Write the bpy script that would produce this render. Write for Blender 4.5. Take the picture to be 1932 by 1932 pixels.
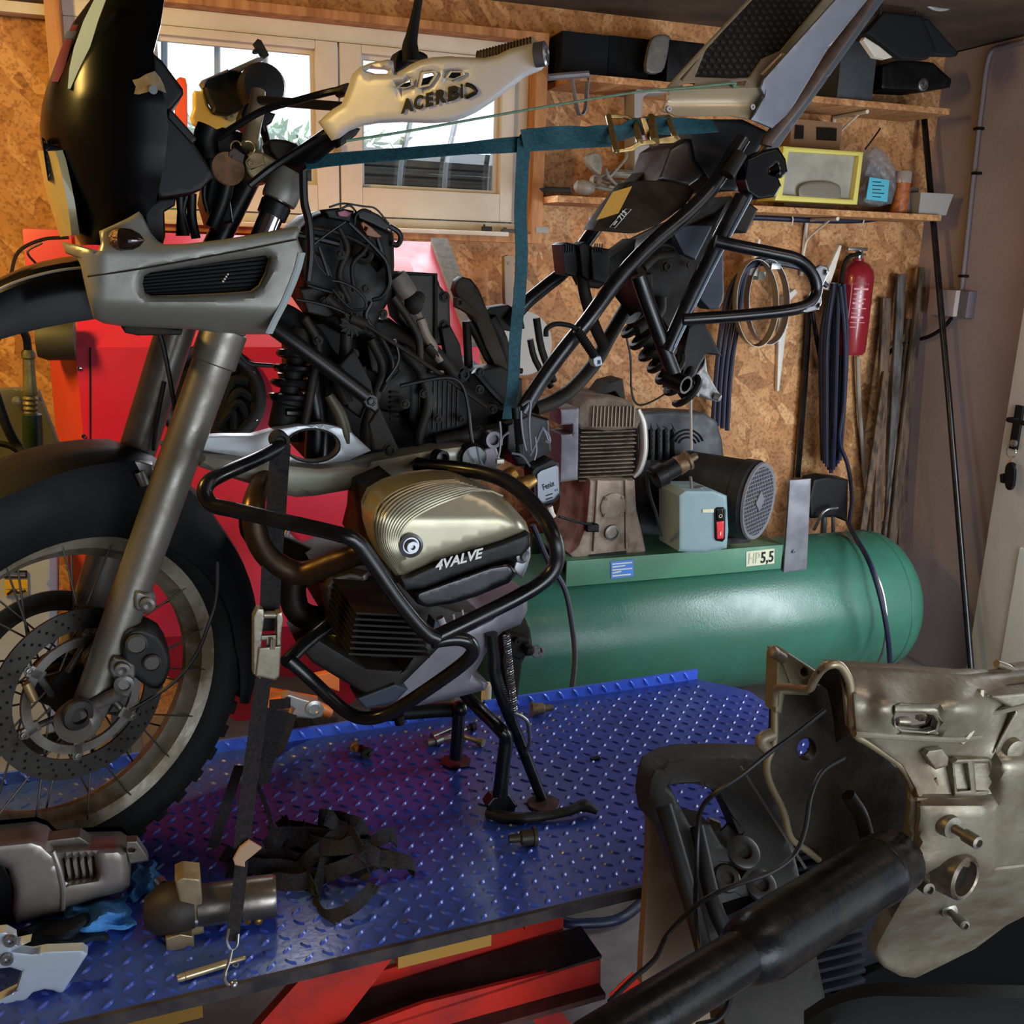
import bpy, bmesh, math, random
import numpy as np
from mathutils import Vector, Matrix, geometry
random.seed(7)
for o in list(bpy.data.objects): bpy.data.objects.remove(o)
SC = bpy.context.scene; COL = SC.collection
R_ = math.radians
def A(*v): return np.array(v, float)
def nrm(v): return v/(np.linalg.norm(v)+1e-12)
# ---------------------------------------------------------------- camera
FPX = 1850.0; PC = 966.0; CAMP = A(0, 0, 1.62)
_p, _y, _r = R_(14.7), R_(19.3), R_(1.76)
FWD = A(math.sin(_y)*math.cos(_p), math.cos(_y)*math.cos(_p), -math.sin(_p))
_r0 = A(math.cos(_y), -math.sin(_y), 0); _u0 = np.cross(_r0, FWD)
RGT = _r0*math.cos(_r)+_u0*math.sin(_r); UPV = -_r0*math.sin(_r)+_u0*math.cos(_r)
cd = bpy.data.cameras.new('camera'); cam = bpy.data.objects.new('camera', cd); COL.objects.link(cam)
cd.sensor_width = 36; cd.lens = FPX/1932*36; cd.clip_start = .02; cd.clip_end = 200
cam.matrix_world = Matrix([[RGT[i], UPV[i], -FWD[i], CAMP[i]] for i in range(3)]+[[0, 0, 0, 1]])
SC.camera = cam
# ---------------------------------------------------------------- world, light, exposure
def lin(h):
    h = h.lstrip('#'); c = [int(h[i:i+2], 16)/255 for i in (0, 2, 4)]
    return tuple((x/12.92 if x <= .04045 else ((x+.055)/1.055)**2.4) for x in c)+(1,)
w = bpy.data.worlds.new('world'); SC.world = w; w.use_nodes = True
bg = w.node_tree.nodes['Background']; bg.inputs[0].default_value = (.80, .90, 1.0, 1); bg.inputs[1].default_value = 2.2
def area(name, loc, target, sx, sy, power, col, spread=180):
    l = bpy.data.lights.new(name, 'AREA'); l.shape = 'RECTANGLE'; l.size = sx; l.size_y = sy; l.energy = power; l.color = col; l.spread = R_(spread)
    o = bpy.data.objects.new(name, l); COL.objects.link(o); o.location = loc
    o.rotation_euler = (Vector(target)-Vector(loc)).to_track_quat('-Z', 'Y').to_euler(); return o
area('daylight_from_garage_door', (1.7, -1.9, 1.25), (1.3, 2.2, .8), 2.3, 1.6, 108, (.80, .89, 1.0))
area('daylight_window', (.62, 3.22, 1.98), (.62, 1.5, 1.2), .95, .4, 13, (.86, .93, 1.0))
area('added_door_light', (2.80, 1.72, 1.0), (1.8, 2.6, .5), .55, 1.3, 40, (.84, .93, 1.0))  # lamp added at the door to put a highlight on the tank
area('warm_ceiling_lamp', (-1.0, 1.75, 2.3), (-.55, 2.9, 1.1), .16, .6, 50, (1.0, .64, .16))
area('ceiling_tube_lamp', (1.55, .6, 2.28), (1.6, 1.8, 0), .9, .12, 5, (1.0, .78, .66))
SC.view_settings.view_transform = 'Standard'; SC.view_settings.look = 'None'
SC.view_settings.exposure = -0.08; SC.view_settings.gamma = 1; SC.view_settings.use_curve_mapping = False
# ---------------------------------------------------------------- survey: where a sight line meets a real plane of the place
th = R_(3.2); UB = A(math.cos(th), math.sin(th), 0); VB = A(-math.sin(th), math.cos(th), 0); ZB = A(0, 0, 1)
ORG = A(.581, 1.822, .5); DECK = .5
def ray(x, y): return FWD+RGT*(x-PC)/FPX-UPV*(y-PC)/FPX
def W(x, y, Y): r = ray(x, y); return CAMP+r*(Y/r[1])                         # plane parallel to the back wall
def B(x, y, v): r = ray(x, y); return CAMP+r*((ORG@VB+v-CAMP@VB)/(r@VB))      # plane parallel to the motorcycle
def Zp(x, y, z=DECK): r = ray(x, y); return CAMP+r*((z-CAMP[2])/r[2])         # horizontal plane
def X_(x, y, X): r = ray(x, y); return CAMP+r*(X/r[0])                        # plane parallel to the right wall
def vof(p): return float((p-ORG)@VB)
B.n = VB; W.n = A(0, 1, 0); X_.n = A(1, 0, 0); Zp.n = A(0, 0, -1)
def Bs(pts): return [B(*p) for p in pts]
def Ws(pts): return [W(*p) for p in pts]
def Zs(pts): return [Zp(*p) for p in pts]
# ---------------------------------------------------------------- materials
MATS = {}
def mat(name, c, rough=.5, metal=0., c2=None, var=.5, vs=6., bump=0., bs=60., det=4., emit=0., alpha=1., trans=0., spec=None, coat=0., stretch=None):
    if name in MATS: return MATS[name]
    if spec is None: spec = .25 if max(lin(c)[:3]) < .02 else .45
    m = bpy.data.materials.new(name); m.use_nodes = True; nt = m.node_tree; N = nt.nodes; L = nt.links
    b = N['Principled BSDF']; b.inputs['Base Color'].default_value = lin(c); b.inputs['Roughness'].default_value = rough
    b.inputs['Metallic'].default_value = metal; b.inputs['Specular IOR Level'].default_value = spec; b.inputs['Coat Weight'].default_value = coat
    b.inputs['Alpha'].default_value = alpha; b.inputs['Transmission Weight'].default_value = trans
    if emit: b.inputs['Emission Color'].default_value = lin(c); b.inputs['Emission Strength'].default_value = emit
    tc = N.new('ShaderNodeTexCoord'); mp = N.new('ShaderNodeMapping'); L.new(tc.outputs['Object'], mp.inputs[0])
    if stretch: mp.inputs['Scale'].default_value = stretch
    if c2:
        n = N.new('ShaderNodeTexNoise'); n.inputs['Scale'].default_value = vs; n.inputs['Detail'].default_value = det; n.inputs['Roughness'].default_value = .65
        L.new(mp.outputs[0], n.inputs['Vector'])
        r = N.new('ShaderNodeValToRGB'); r.color_ramp.elements[0].position = .5-.5*var*.5; r.color_ramp.elements[1].position = .5+.5*var*.5
        r.color_ramp.elements[0].color = lin(c); r.color_ramp.elements[1].color = lin(c2); L.new(n.outputs[0], r.inputs[0]); L.new(r.outputs[0], b.inputs['Base Color'])
        if rough < .6:
            mr = N.new('ShaderNodeMapRange'); mr.inputs['From Min'].default_value = .35; mr.inputs['From Max'].default_value = .7
            mr.inputs['To Min'].default_value = rough*.8; mr.inputs['To Max'].default_value = min(1, rough*1.5); L.new(n.outputs[0], mr.inputs[0]); L.new(mr.outputs[0], b.inputs['Roughness'])
    if bump:
        n2 = N.new('ShaderNodeTexNoise'); n2.inputs['Scale'].default_value = bs; n2.inputs['Detail'].default_value = 3; L.new(mp.outputs[0], n2.inputs['Vector'])
        bp = N.new('ShaderNodeBump'); bp.inputs['Strength'].default_value = bump; bp.inputs['Distance'].default_value = .004; L.new(n2.outputs[0], bp.inputs['Height']); L.new(bp.outputs[0], b.inputs['Normal'])
    MATS[name] = m; return m
def osb(name, cols, dark):
    m = bpy.data.materials.new(name); m.use_nodes = True; nt = m.node_tree; N = nt.nodes; L = nt.links; b = N['Principled BSDF']
    b.inputs['Roughness'].default_value = .75; tc = N.new('ShaderNodeTexCoord')
    def vor(rot, sc, seed):
        mp0 = N.new('ShaderNodeMapping'); mp0.inputs['Rotation'].default_value = rot; L.new(tc.outputs['Object'], mp0.inputs[0])
        mp = N.new('ShaderNodeMapping'); mp.inputs['Scale'].default_value = sc; mp.inputs['Location'].default_value = (seed, seed*.7, seed*.3); L.new(mp0.outputs[0], mp.inputs[0])
        nz = N.new('ShaderNodeTexNoise'); nz.inputs['Scale'].default_value = 1.6; L.new(mp.outputs[0], nz.inputs[0])
        ad = N.new('ShaderNodeMix'); ad.data_type = 'RGBA'; ad.inputs[0].default_value = .18; L.new(mp.outputs[0], ad.inputs[6]); L.new(nz.outputs['Color'], ad.inputs[7])
        v = N.new('ShaderNodeTexVoronoi'); v.inputs['Scale'].default_value = 1; L.new(ad.outputs[2], v.inputs['Vector'])
        s = N.new('ShaderNodeSeparateColor'); L.new(v.outputs['Color'], s.inputs[0])
        return s.outputs[0], s.outputs[1]
    a = [vor((0, R_(18), 0), (9, 3, 30), 1.3), vor((0, R_(75), 0), (8, 3, 27), 5.1), vor((0, R_(-40), 0), (9, 3, 26), 9.7), vor((0, R_(130), 0), (12, 3, 40), 3.9)]
    cur = a[0][0]
    for k, th_ in ((1, .62), (2, .62), (3, .66)):
        g = N.new('ShaderNodeMath'); g.operation = 'GREATER_THAN'; g.inputs[1].default_value = th_; L.new(a[k][1], g.inputs[0])
        mx = N.new('ShaderNodeMix'); mx.data_type = 'FLOAT'; L.new(g.outputs[0], mx.inputs[0]); L.new(cur, mx.inputs[2]); L.new(a[k][0], mx.inputs[3]); cur = mx.outputs[0]
    r = N.new('ShaderNodeValToRGB'); e = r.color_ramp.elements; e[0].color = lin(cols[0]); e[1].color = lin(cols[-1])
    for i, c in enumerate(cols[1:-1]): q = e.new((i+1)/(len(cols)-1)); q.color = lin(c)
    L.new(cur, r.inputs[0])
    n = N.new('ShaderNodeTexNoise'); n.inputs['Scale'].default_value = 90; n.inputs['Detail'].default_value = 3; L.new(tc.outputs['Object'], n.inputs[0])
    rr = N.new('ShaderNodeValToRGB'); rr.color_ramp.elements[0].position = .36; rr.color_ramp.elements[1].position = .52; rr.color_ramp.elements[0].color = lin(dark); rr.color_ramp.elements[1].color = (1, 1, 1, 1); L.new(n.outputs[0], rr.inputs[0])
    mm = N.new('ShaderNodeMix'); mm.data_type = 'RGBA'; mm.blend_type = 'MULTIPLY'; mm.inputs[0].default_value = .5; L.new(r.outputs[0], mm.inputs[6]); L.new(rr.outputs[0], mm.inputs[7]); L.new(mm.outputs[2], b.inputs['Base Color'])
    bp = N.new('ShaderNodeBump'); bp.inputs['Strength'].default_value = .35; bp.inputs['Distance'].default_value = .003; L.new(cur, bp.inputs['Height']); L.new(bp.outputs[0], b.inputs['Normal'])
    return m
# ---------------------------------------------------------------- mesh building
class M:
    def __init__(s): s.v = []; s.f = []
    def add(s, v, f):
        k = len(s.v); s.v += [tuple(map(float, p)) for p in v]; s.f += [tuple(i+k for i in q) for q in f]; return s
    def bm(s, b):
        b.verts.index_update(); return s.add([p.co for p in b.verts], [[q.index for q in f.verts] for f in b.faces])
    def box(s, c, size, ax=None, bev=0.):
        """box centred at c; ax = (x,y,z) unit axes"""
        b = bmesh.new(); bmesh.ops.create_cube(b, size=1)
        bmesh.ops.scale(b, vec=size, verts=b.verts)
        if bev: bmesh.ops.bevel(b, geom=list(b.edges), offset=min(bev, min(size)*.45), segments=2, affect='EDGES', profile=.7)
        ax = ax or (A(1, 0, 0), A(0, 1, 0), A(0, 0, 1)); c = np.array(c, float)
        vs = [c+ax[0]*p.co.x+ax[1]*p.co.y+ax[2]*p.co.z for p in b.verts]; b.verts.index_update(); s.add(vs, [[q.index for q in f.verts] for f in b.faces]); b.free(); return s
    def tube(s, pts, r, n=10, sm=5, closed=False, caps=True):
        P = [np.array(p, float) for p in pts]; Rr = list(r) if hasattr(r, '__len__') else [r]*len(P)
        if sm > 1 and len(P) > 2:
            Q = []; RR = []; m = len(P); rng = range(m) if closed else range(m-1)
            for i in rng:
                p0 = P[(i-1) % m] if (closed or i > 0) else 2*P[0]-P[1]; p1 = P[i]; p2 = P[(i+1) % m]; p3 = P[(i+2) % m] if (closed or i < m-2) else 2*P[-1]-P[-2]
                for k in range(sm):
                    t = k/sm; Q.append(.5*((2*p1)+(-p0+p2)*t+(2*p0-5*p1+4*p2-p3)*t*t+(-p0+3*p1-3*p2+p3)*t**3)); RR.append(Rr[i]*(1-t)+Rr[(i+1) % m]*t)
            if not closed: Q.append(P[-1]); RR.append(Rr[-1])
            P, Rr = Q, RR
        m = len(P); T = []
        for i in range(m):
            a = P[(i-1) % m] if (closed or i) else P[0]; b = P[(i+1) % m] if (closed or i < m-1) else P[-1]; T.append(nrm(b-a))
        u = nrm(np.cross(T[0], A(.31, .2, .93))); vs = []
        for i in range(m):
            u = nrm(u-T[i]*(u@T[i])); w_ = np.cross(T[i], u)
            vs += [P[i]+(u*math.cos(2*math.pi*k/n)+w_*math.sin(2*math.pi*k/n))*Rr[i] for k in range(n)]
        f = []; mm = m if closed else m-1
        for i in range(mm):
            for k in range(n): a, b = i*n+k, i*n+(k+1) % n; c, d = ((i+1) % m)*n+(k+1) % n, ((i+1) % m)*n+k; f.append((a, b, c, d))
        if caps and not closed: f += [tuple(range(n))[::-1], tuple((m-1)*n+k for k in range(n))]
        return s.add(vs, f)
    def cyl(s, a, b, r, r2=None, n=20): return s.tube([a, b], [r, r if r2 is None else r2], n=n, sm=1)
    def lathe(s, o, ax, prof, n=32, closed=False, ref=None):
        """prof: (radius, height along ax); closed profile makes a ring"""
        ax = nrm(np.array(ax, float)); u = nrm(np.cross(ax, A(.31, .2, .93) if ref is None else ref)); w_ = np.cross(ax, u); o = np.array(o, float); m = len(prof)
        vs = [o+ax*h+(u*math.cos(2*math.pi*k/n)+w_*math.sin(2*math.pi*k/n))*max(r, 1e-5) for r, h in prof for k in range(n)]; f = []
        for i in range(m if closed else m-1):
            for k in range(n): f.append((i*n+k, i*n+(k+1) % n, ((i+1) % m)*n+(k+1) % n, ((i+1) % m)*n+k))
        if not closed: f += [tuple(range(n))[::-1], tuple((m-1)*n+k for k in range(n))]
        return s.add(vs, f)
    def prism(s, pts, d):
        P = [np.array(p, float) for p in pts]; n = len(P); d = np.array(d, float)
        return s.add(P+[p+d for p in P], [tuple(range(n)), tuple(range(n, 2*n))[::-1]]+[(i, (i+1) % n, n+(i+1) % n, n+i)[::-1] for i in range(n)])
    def loft(s, secs, caps=True, closed=True):
        n = len(secs[0]); vs = [p for q in secs for p in q]; f = []
        for i in range(len(secs)-1):
            for k in range(n if closed else n-1): f.append((i*n+k, i*n+(k+1) % n, (i+1)*n+(k+1) % n, (i+1)*n+k))
        if caps and closed: f += [tuple(range(n))[::-1], tuple((len(secs)-1)*n+k for k in range(n))]
        return s.add(vs, f)
    def shell(s, grid, t):
        """thick open surface from a grid of points"""
        g = np.array(grid, float); a, b, _ = g.shape
        du = np.gradient(g, axis=0); dv = np.gradient(g, axis=1); nn = np.cross(du, dv); nn /= (np.linalg.norm(nn, axis=2, keepdims=True)+1e-12); h = g+nn*t
        vs = list(g.reshape(-1, 3))+list(h.reshape(-1, 3)); K = a*b; f = []
        I = lambda i, j: i*b+j
        for i in range(a-1):
            for j in range(b-1): q = (I(i, j), I(i+1, j), I(i+1, j+1), I(i, j+1)); f.append(q); f.append(tuple(x+K for x in q[::-1]))
        rim = [I(i, 0) for i in range(a)]+[I(a-1, j) for j in range(1, b)]+[I(i, b-1) for i in range(a-2, -1, -1)]+[I(0, j) for j in range(b-2, 0, -1)]
        for i in range(len(rim)): p, q = rim[i], rim[(i+1) % len(rim)]; f.append((q, p, p+K, q+K))
        return s.add(vs, f)
    def ribbon(s, pts, wid, wd, t=.0018, sm=6):
        """flat strap: wd = width direction, one vector or one for each point"""
        P = [np.array(p, float) for p in pts]; D = wd if isinstance(wd, list) else [wd]*len(P); m = len(P); Q = []; E = []
        for i in range(m-1):
            p0 = P[i-1] if i else 2*P[0]-P[1]; p1, p2 = P[i], P[i+1]; p3 = P[i+2] if i < m-2 else 2*P[-1]-P[-2]
            for k in range(sm):
                q = k/sm; Q.append(.5*((2*p1)+(-p0+p2)*q+(2*p0-5*p1+4*p2-p3)*q*q+(-p0+3*p1-3*p2+p3)*q**3)); E.append(nrm(D[i]*(1-q)+D[i+1]*q))
        Q.append(P[-1]); E.append(nrm(D[-1])); secs = []
        for i, p in enumerate(Q):
            tg = nrm(Q[min(i+1, len(Q)-1)]-Q[max(i-1, 0)]); e = nrm(E[i]-tg*(E[i]@tg)); k = np.cross(tg, e)*t/2; e = e*wid/2; secs.append([p-e-k, p+e-k, p+e+k, p-e+k])
        return s.loft(secs)
    def ball(s, c, r, sc=(1, 1, 1), ax=None, n=14):
        ax = ax or (A(1, 0, 0), A(0, 1, 0), A(0, 0, 1)); vs = []; h = n//2; c = np.array(c, float)
        for i in range(1, h):
            a = math.pi*i/h
            for k in range(n): b = 2*math.pi*k/n; vs.append(c+ax[0]*math.sin(a)*math.cos(b)*r*sc[0]+ax[1]*math.sin(a)*math.sin(b)*r*sc[1]+ax[2]*math.cos(a)*r*sc[2])
        f = [(i*n+k, i*n+(k+1) % n, (i+1)*n+(k+1) % n, (i+1)*n+k) for i in range(h-2) for k in range(n)]; top = len(vs); vs += [c+ax[2]*r*sc[2], c-ax[2]*r*sc[2]]
        f += [(top, (k+1) % n, k) for k in range(n)]+[(top+1, (h-2)*n+k, (h-2)*n+(k+1) % n) for k in range(n)]
        return s.add(vs, f)
    def bolt(s, p, ax, r, h=None):
        """hexagon bolt with washer; ax points away from the surface"""
        h = h or r*.8; ax = nrm(ax); s.lathe(p, ax, [(r*1.35, 0), (r*1.35, h*.3), (r*1.0, h*.32)], n=16); s.lathe(p+ax*h*.3, ax, [(r, 0), (r, h*.9), (r*.75, h), (r*.55, h), (r*.5, h*.5)], n=6); return s
    def helix(s, a, b, R, r, turns, n=7, R2=None):
        a = np.array(a, float); b = np.array(b, float); ax = nrm(b-a); u = nrm(np.cross(ax, A(.1, .9, .2))); w_ = np.cross(ax, u); k = int(turns*16); R2 = R2 or R
        return s.tube([a+(b-a)*i/k+(u*math.cos(2*math.pi*i/16)+w_*math.sin(2*math.pi*i/16))*(R+(R2-R)*i/k) for i in range(k+1)], r, n=n, sm=1)
    def patch(s, out, w_, depth, fr=B, rnd=6., rm=None, holes=(), wf=None, step=None, shell=False, sm=0):
        """solid with the given side outline lying on plane fr=w_, rounded front edges, real depth behind"""
        out = [tuple(map(float, p)) for p in out]
        if sm:
            P = [np.array(p) for p in out]; m = len(P); Q = []
            for i in range(m):
                p0, p1, p2, p3 = P[i-1], P[i], P[(i+1) % m], P[(i+2) % m]
                for k in range(sm): t = k/sm; Q.append(tuple(.5*((2*p1)+(-p0+p2)*t+(2*p0-5*p1+4*p2-p3)*t*t+(-p0+3*p1-3*p2+p3)*t**3)))
            out = Q
        loops = [out]+[[tuple(map(float, p)) for p in h] for h in holes]
        xs = [p[0] for p in out]; ys = [p[1] for p in out]; span = max(max(xs)-min(xs), max(ys)-min(ys)); step = step or max(span/26, 2.)
        dense = []
        for lp in loops:
            q = []
            for i in range(len(lp)):
                a = np.array(lp[i]); b = np.array(lp[(i+1) % len(lp)]); k = max(1, int(np.linalg.norm(b-a)/step)); q += [a+(b-a)*j/k for j in range(k)]
            dense.append(np.array(q))
        def inside(lp, x, y):
            a = lp; b = np.roll(lp, -1, 0); c = ((a[:, 1] > y) != (b[:, 1] > y)); 
            with np.errstate(divide='ignore', invalid='ignore'): xi = (b[:, 0]-a[:, 0])*(y-a[:, 1])/(b[:, 1]-a[:, 1])+a[:, 0]
            return (np.sum(c & (x < xi)) % 2) == 1
        segA = np.vstack(dense); segB = np.vstack([np.roll(d, -1, 0) for d in dense]); dd = segB-segA; L2 = (dd**2).sum(1)+1e-9
        def dist(x, y):
            p = np.array([x, y]); t = np.clip(((p-segA)*dd).sum(1)/L2, 0, 1); return math.sqrt((((segA+dd*t[:, None])-p)**2).sum(1).min())
        pts = [Vector(p) for d in dense for p in d]; edges = []; k = 0
        for d in dense: edges += [(k+i, k+(i+1) % len(d)) for i in range(len(d))]; k += len(d)
        def ok(x, y): return inside(dense[0], x, y) and not any(inside(h, x, y) for h in dense[1:])
        rings = ([rnd*.3, rnd*.68, rnd] if rnd > step*.9 else [rnd*.45, rnd]) if rnd else []
        gmin = max(step*.45, rnd*1.25 if rnd else 0)
        yy = min(ys)+step/2; row = 0
        while yy < max(ys):
            xx = min(xs)+(step/2 if row % 2 else step)
            while xx < max(xs):
                if ok(xx, yy) and dist(xx, yy) > gmin: pts.append(Vector((xx, yy)))
                xx += step
            yy += step*.87; row += 1
        for off in rings:               # rings that follow the outline keep the rounding even
            for d in dense:
                m = len(d)
                for i in range(m):
                    t = d[(i+1) % m]-d[i-1]; nn = np.array([t[1], -t[0]]); nn /= (np.linalg.norm(nn)+1e-9)
                    for sg in (1, -1):
                        q = d[i]+nn*sg*off
                        if ok(*q) and dist(*q) > off*.86: pts.append(Vector(q)); break
        v, e, f, *_ = geometry.delaunay_2d_cdt(pts, edges, [], 0, 1e-4)
        v = [(p.x, p.y) for p in v]
        f = [t for t in f if ok(sum(v[i][0] for i in t)/3, sum(v[i][1] for i in t)/3)]
        f = [t if ((v[t[1]][0]-v[t[0]][0])*(v[t[2]][1]-v[t[0]][1])-(v[t[1]][1]-v[t[0]][1])*(v[t[2]][0]-v[t[0]][0])) < 0 else t[::-1] for t in f]
        used = sorted({i for t in f for i in t}); re = {i: j for j, i in enumerate(used)}; v = [v[i] for i in used]; f = [tuple(re[i] for i in t) for t in f]
        rm = rnd*.0009 if rm is None else rm; F_ = []; dw = []
        def sf(x, y):
            d = min(dist(x, y)/rnd, 1.) if rnd else 1.; return w_+(rm*(1-math.sqrt(max(0, 1-(1-d)**2))) if rnd else 0)+(wf(x, y) if wf else 0)
        s.sf = sf
        for x, y in v:
            o_ = 0.
            if rnd:
                d = min(dist(x, y)/rnd, 1.); o_ = rm*(1-math.sqrt(max(0, 1-(1-d)**2)))
            F_.append(fr(x, y, w_+o_+(wf(x, y) if wf else 0))); dw.append(o_)
        sgn = 1.
        nb = fr.n
        Bk = [p+nb*(depth if shell else depth-q) for p, q in zip(F_, dw)]
        K = len(F_); cnt = {}
        for t in f:
            for i in range(3): a, b = t[i], t[(i+1) % 3]; cnt[(a, b)] = cnt.get((a, b), 0)+1
        ff = list(f)+[tuple(i+K for i in t[::-1]) for t in f]
        for (a, b) in cnt:
            if (b, a) not in cnt: ff.append((b, a, a+K, b+K))
        return s.add(F_+Bk, ff)
def smoothed(mesh, ang=38):
    for p in mesh.polygons: p.use_smooth = True
    mesh.set_sharp_from_angle(angle=R_(ang))
SPLIT = set('calliper_mount brake_pump brake_hose sump_guard_tab carrier_arm cover_bolt guard_mount cover_tab seat_peg guard_screw rack_screw case_bolt relay linkage_tab cast_boss brake_line control_cable spark_plug_lead engine_cover instrument_pod plug_housing frame_gusset front_frame_tube exhaust_pipe boot_grommet cast_rib seam_rib tray_leg fitting brake_disc_bolt relay_bracket webbing throttle_body hose motor_foot mount_flange solenoid far_switch rib swingarm_bracket exhaust_crossover fork_bridge'.split())
def clusters(m):
    n = len(m.v); par = list(range(n))
    def find(i):
        while par[i] != i: par[i] = par[par[i]]; i = par[i]
        return i
    for f in m.f:
        a = find(f[0])
        for i in f[1:]: par[find(i)] = a
    v = np.array(m.v); g = {}
    for i in range(n): g.setdefault(find(i), []).append(i)
    gs = [[set(ix), v[ix].min(0)-.001, v[ix].max(0)+.001] for ix in g.values()]; ch = True
    while ch:
        ch = False
        for i in range(len(gs)):
            for j in range(i+1, len(gs)):
                if (gs[i][1] <= gs[j][2]).all() and (gs[j][1] <= gs[i][2]).all(): gs[i] = [gs[i][0] | gs[j][0], np.minimum(gs[i][1], gs[j][1]), np.maximum(gs[i][2], gs[j][2])]; del gs[j]; ch = True; break
            if ch: break
    out = []
    for s_, _, _ in sorted(gs, key=lambda q: -len(q[0])):
        ix = sorted(s_); re = {k: i for i, k in enumerate(ix)}; q = M(); q.v = [m.v[k] for k in ix]; q.f = [tuple(re[k] for k in f) for f in m.f if f[0] in s_]; out.append(q)
    return out
def P_(name, m, mt, parent=None, label=None, ang=38, fix=True):
    if parent is not None and name in SPLIT:
        qs = clusters(m)
        if 1 < len(qs) < 9: return [P0(name, q, mt, parent, label if k == 0 else None, ang, fix) for k, q in enumerate(qs)][0]
    return P0(name, m, mt, parent, label, ang, fix)
def P0(name, m, mt, parent=None, label=None, ang=38, fix=True):
    """link one mesh object; vertices are given in place and stored relative to the object's base"""
    v = np.array(m.v)
    if parent is not None: org = np.array(parent['_o'])
    else: org = A((v[:, 0].min()+v[:, 0].max())/2, (v[:, 1].min()+v[:, 1].max())/2, v[:, 2].min())
    me = bpy.data.meshes.new(name); me.from_pydata([tuple(p) for p in (v-org)], [], m.f); me.update()
    if fix:
        b = bmesh.new(); b.from_mesh(me); bmesh.ops.recalc_face_normals(b, faces=b.faces); b.to_mesh(me); b.free()
    smoothed(me, ang); me.materials.append(mt); o = bpy.data.objects.new(name, me); COL.objects.link(o)
    if parent is not None: o.parent = parent
    else: o.location = org
    o['_o'] = list(org) if parent is None or True else 0
    if label: o['label'] = label
    return o
def tag(o, label, cat, group=None):
    o['label'] = label; o['category'] = cat
    if group: o['group'] = group
    return o
def thing(name, label, cat, loc, group=None):
    o = bpy.data.objects.new(name, None); COL.objects.link(o); o.location = tuple(loc); o['_o'] = list(map(float, loc)); o.empty_display_size = .05; return tag(o, label, cat, group)
def solo(name, m, mt, label, cat, group=None, **k): return tag(P_(name, m, mt, **k), label, cat, group)
def struct(name, m, mt, **k): o = P_(name, m, mt, **k); o['kind'] = 'structure'; return o
def dup(root, shift, label=None, group=None):
    r = root.copy(); COL.objects.link(r); r.location = Vector(root.location)+Vector(shift)
    if label: r['label'] = label
    if group: r['group'] = group
    for ch in list(root.children):
        c = ch.copy(); COL.objects.link(c); c.parent = r
        for g in ch.children: d = g.copy(); COL.objects.link(d); d.parent = c
    return r
_fc = {}
def text(s, txt, p0, p1, up, h=None, ext=.0006, bold=.0, shear=0.):
    """raised lettering running from p0 to p1 (baseline), h = letter height"""
    cu = bpy.data.curves.new('t', 'FONT'); cu.body = txt; cu.size = 1; cu.offset = bold; cu.shear = shear; cu.extrude = 0.; cu.resolution_u = 3
    o = bpy.data.objects.new('t', cu); me = bpy.data.meshes.new_from_object(o)
    v = np.array([p.co[:] for p in me.vertices]); f = [tuple(p.vertices) for p in me.polygons]; bpy.data.objects.remove(o); bpy.data.curves.remove(cu)
    w_ = v[:, 0].max()-v[:, 0].min(); v[:, 0] -= v[:, 0].min(); xd = (p1-p0)/w_; L_ = np.linalg.norm(xd); up = nrm(up-nrm(xd)*(up@nrm(xd))); hh = v[:, 1].max(); sy = (h/hh) if h else L_
    nz = nrm(np.cross(xd, up)); bt = [p0+xd*q[0]+up*q[1]*sy for q in v]; tp = [p+nz*ext for p in bt]; K = len(v); cnt = set()
    for t in f:
        for i in range(len(t)): cnt.add((t[i], t[(i+1) % len(t)]))
    ff = [t for t in [tuple(i+K for i in t) for t in f]]+[t[::-1] for t in f]+[(a, b, b+K, a+K) for a, b in cnt if (b, a) not in cnt]
    bpy.data.meshes.remove(me); return s.add(tp[:0]+bt+tp, ff)
# ================================================================ palette
OSB = osb('osb_board', ['#8f6038', '#ab7748', '#c08e5c', '#a87446', '#cc9c6a', '#97653c', '#b6824f'], '#8a6444')
mWHITE = mat('white_paint', '#ccc6ba', .5, c2='#b8ae9f', var=.8, vs=3, bump=.1)
mPINE = mat('bare_pine', '#b58252', .7, c2='#8d5c34', vs=3, stretch=(8, 8, 1))
mWALLR = mat('mauve_plaster', '#a59594', .85, c2='#928484', var=.9, vs=2.5, bump=.25, bs=45)
mCONC = mat('concrete_floor', '#7d7270', .8, c2='#5d5350', vs=4, bump=.3, bs=30)
mCEIL = mat('ceiling_board', '#5b4a3c', .85, c2='#3b2f26', vs=3)
mBLK = mat('black_plastic', '#09090a', .42, c2='#101012', vs=9, spec=.22)
mBLKG = mat('gloss_black', '#040405', .25, spec=.2)
mBLKM = mat('black_painted_steel', '#08080a', .26, c2='#101013', vs=14, spec=.4)
mDUST = mat('dusty_black', '#100e0b', .62, c2='#231e17', vs=11, bump=.2, spec=.2)
mRUB = mat('black_rubber', '#070707', .75, c2='#100f0b', vs=20, bump=.3, spec=.2)
mCABLE = mat('black_cable', '#0a0909', .45, spec=.3)
mALU = mat('cast_aluminium', '#8f8b82', .42, .75, c2='#6a6257', vs=9, bump=.15, bs=120)
mSILV = mat('silver_paint', '#7f7e76', .38, .4, c2='#74736b', vs=5, bump=.04, bs=200)
mSTEEL = mat('steel', '#8e8f92', .3, .9)
mCHROME = mat('chrome', '#c8c8cc', .1, 1.)
mZINC = mat('yellow_zinc', '#a08858', .38, .8, c2='#7c6740', vs=20)
mFORK = mat('fork_grey', '#77736a', .36, .55, c2='#686258', vs=14, bump=.05, bs=250)
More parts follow.
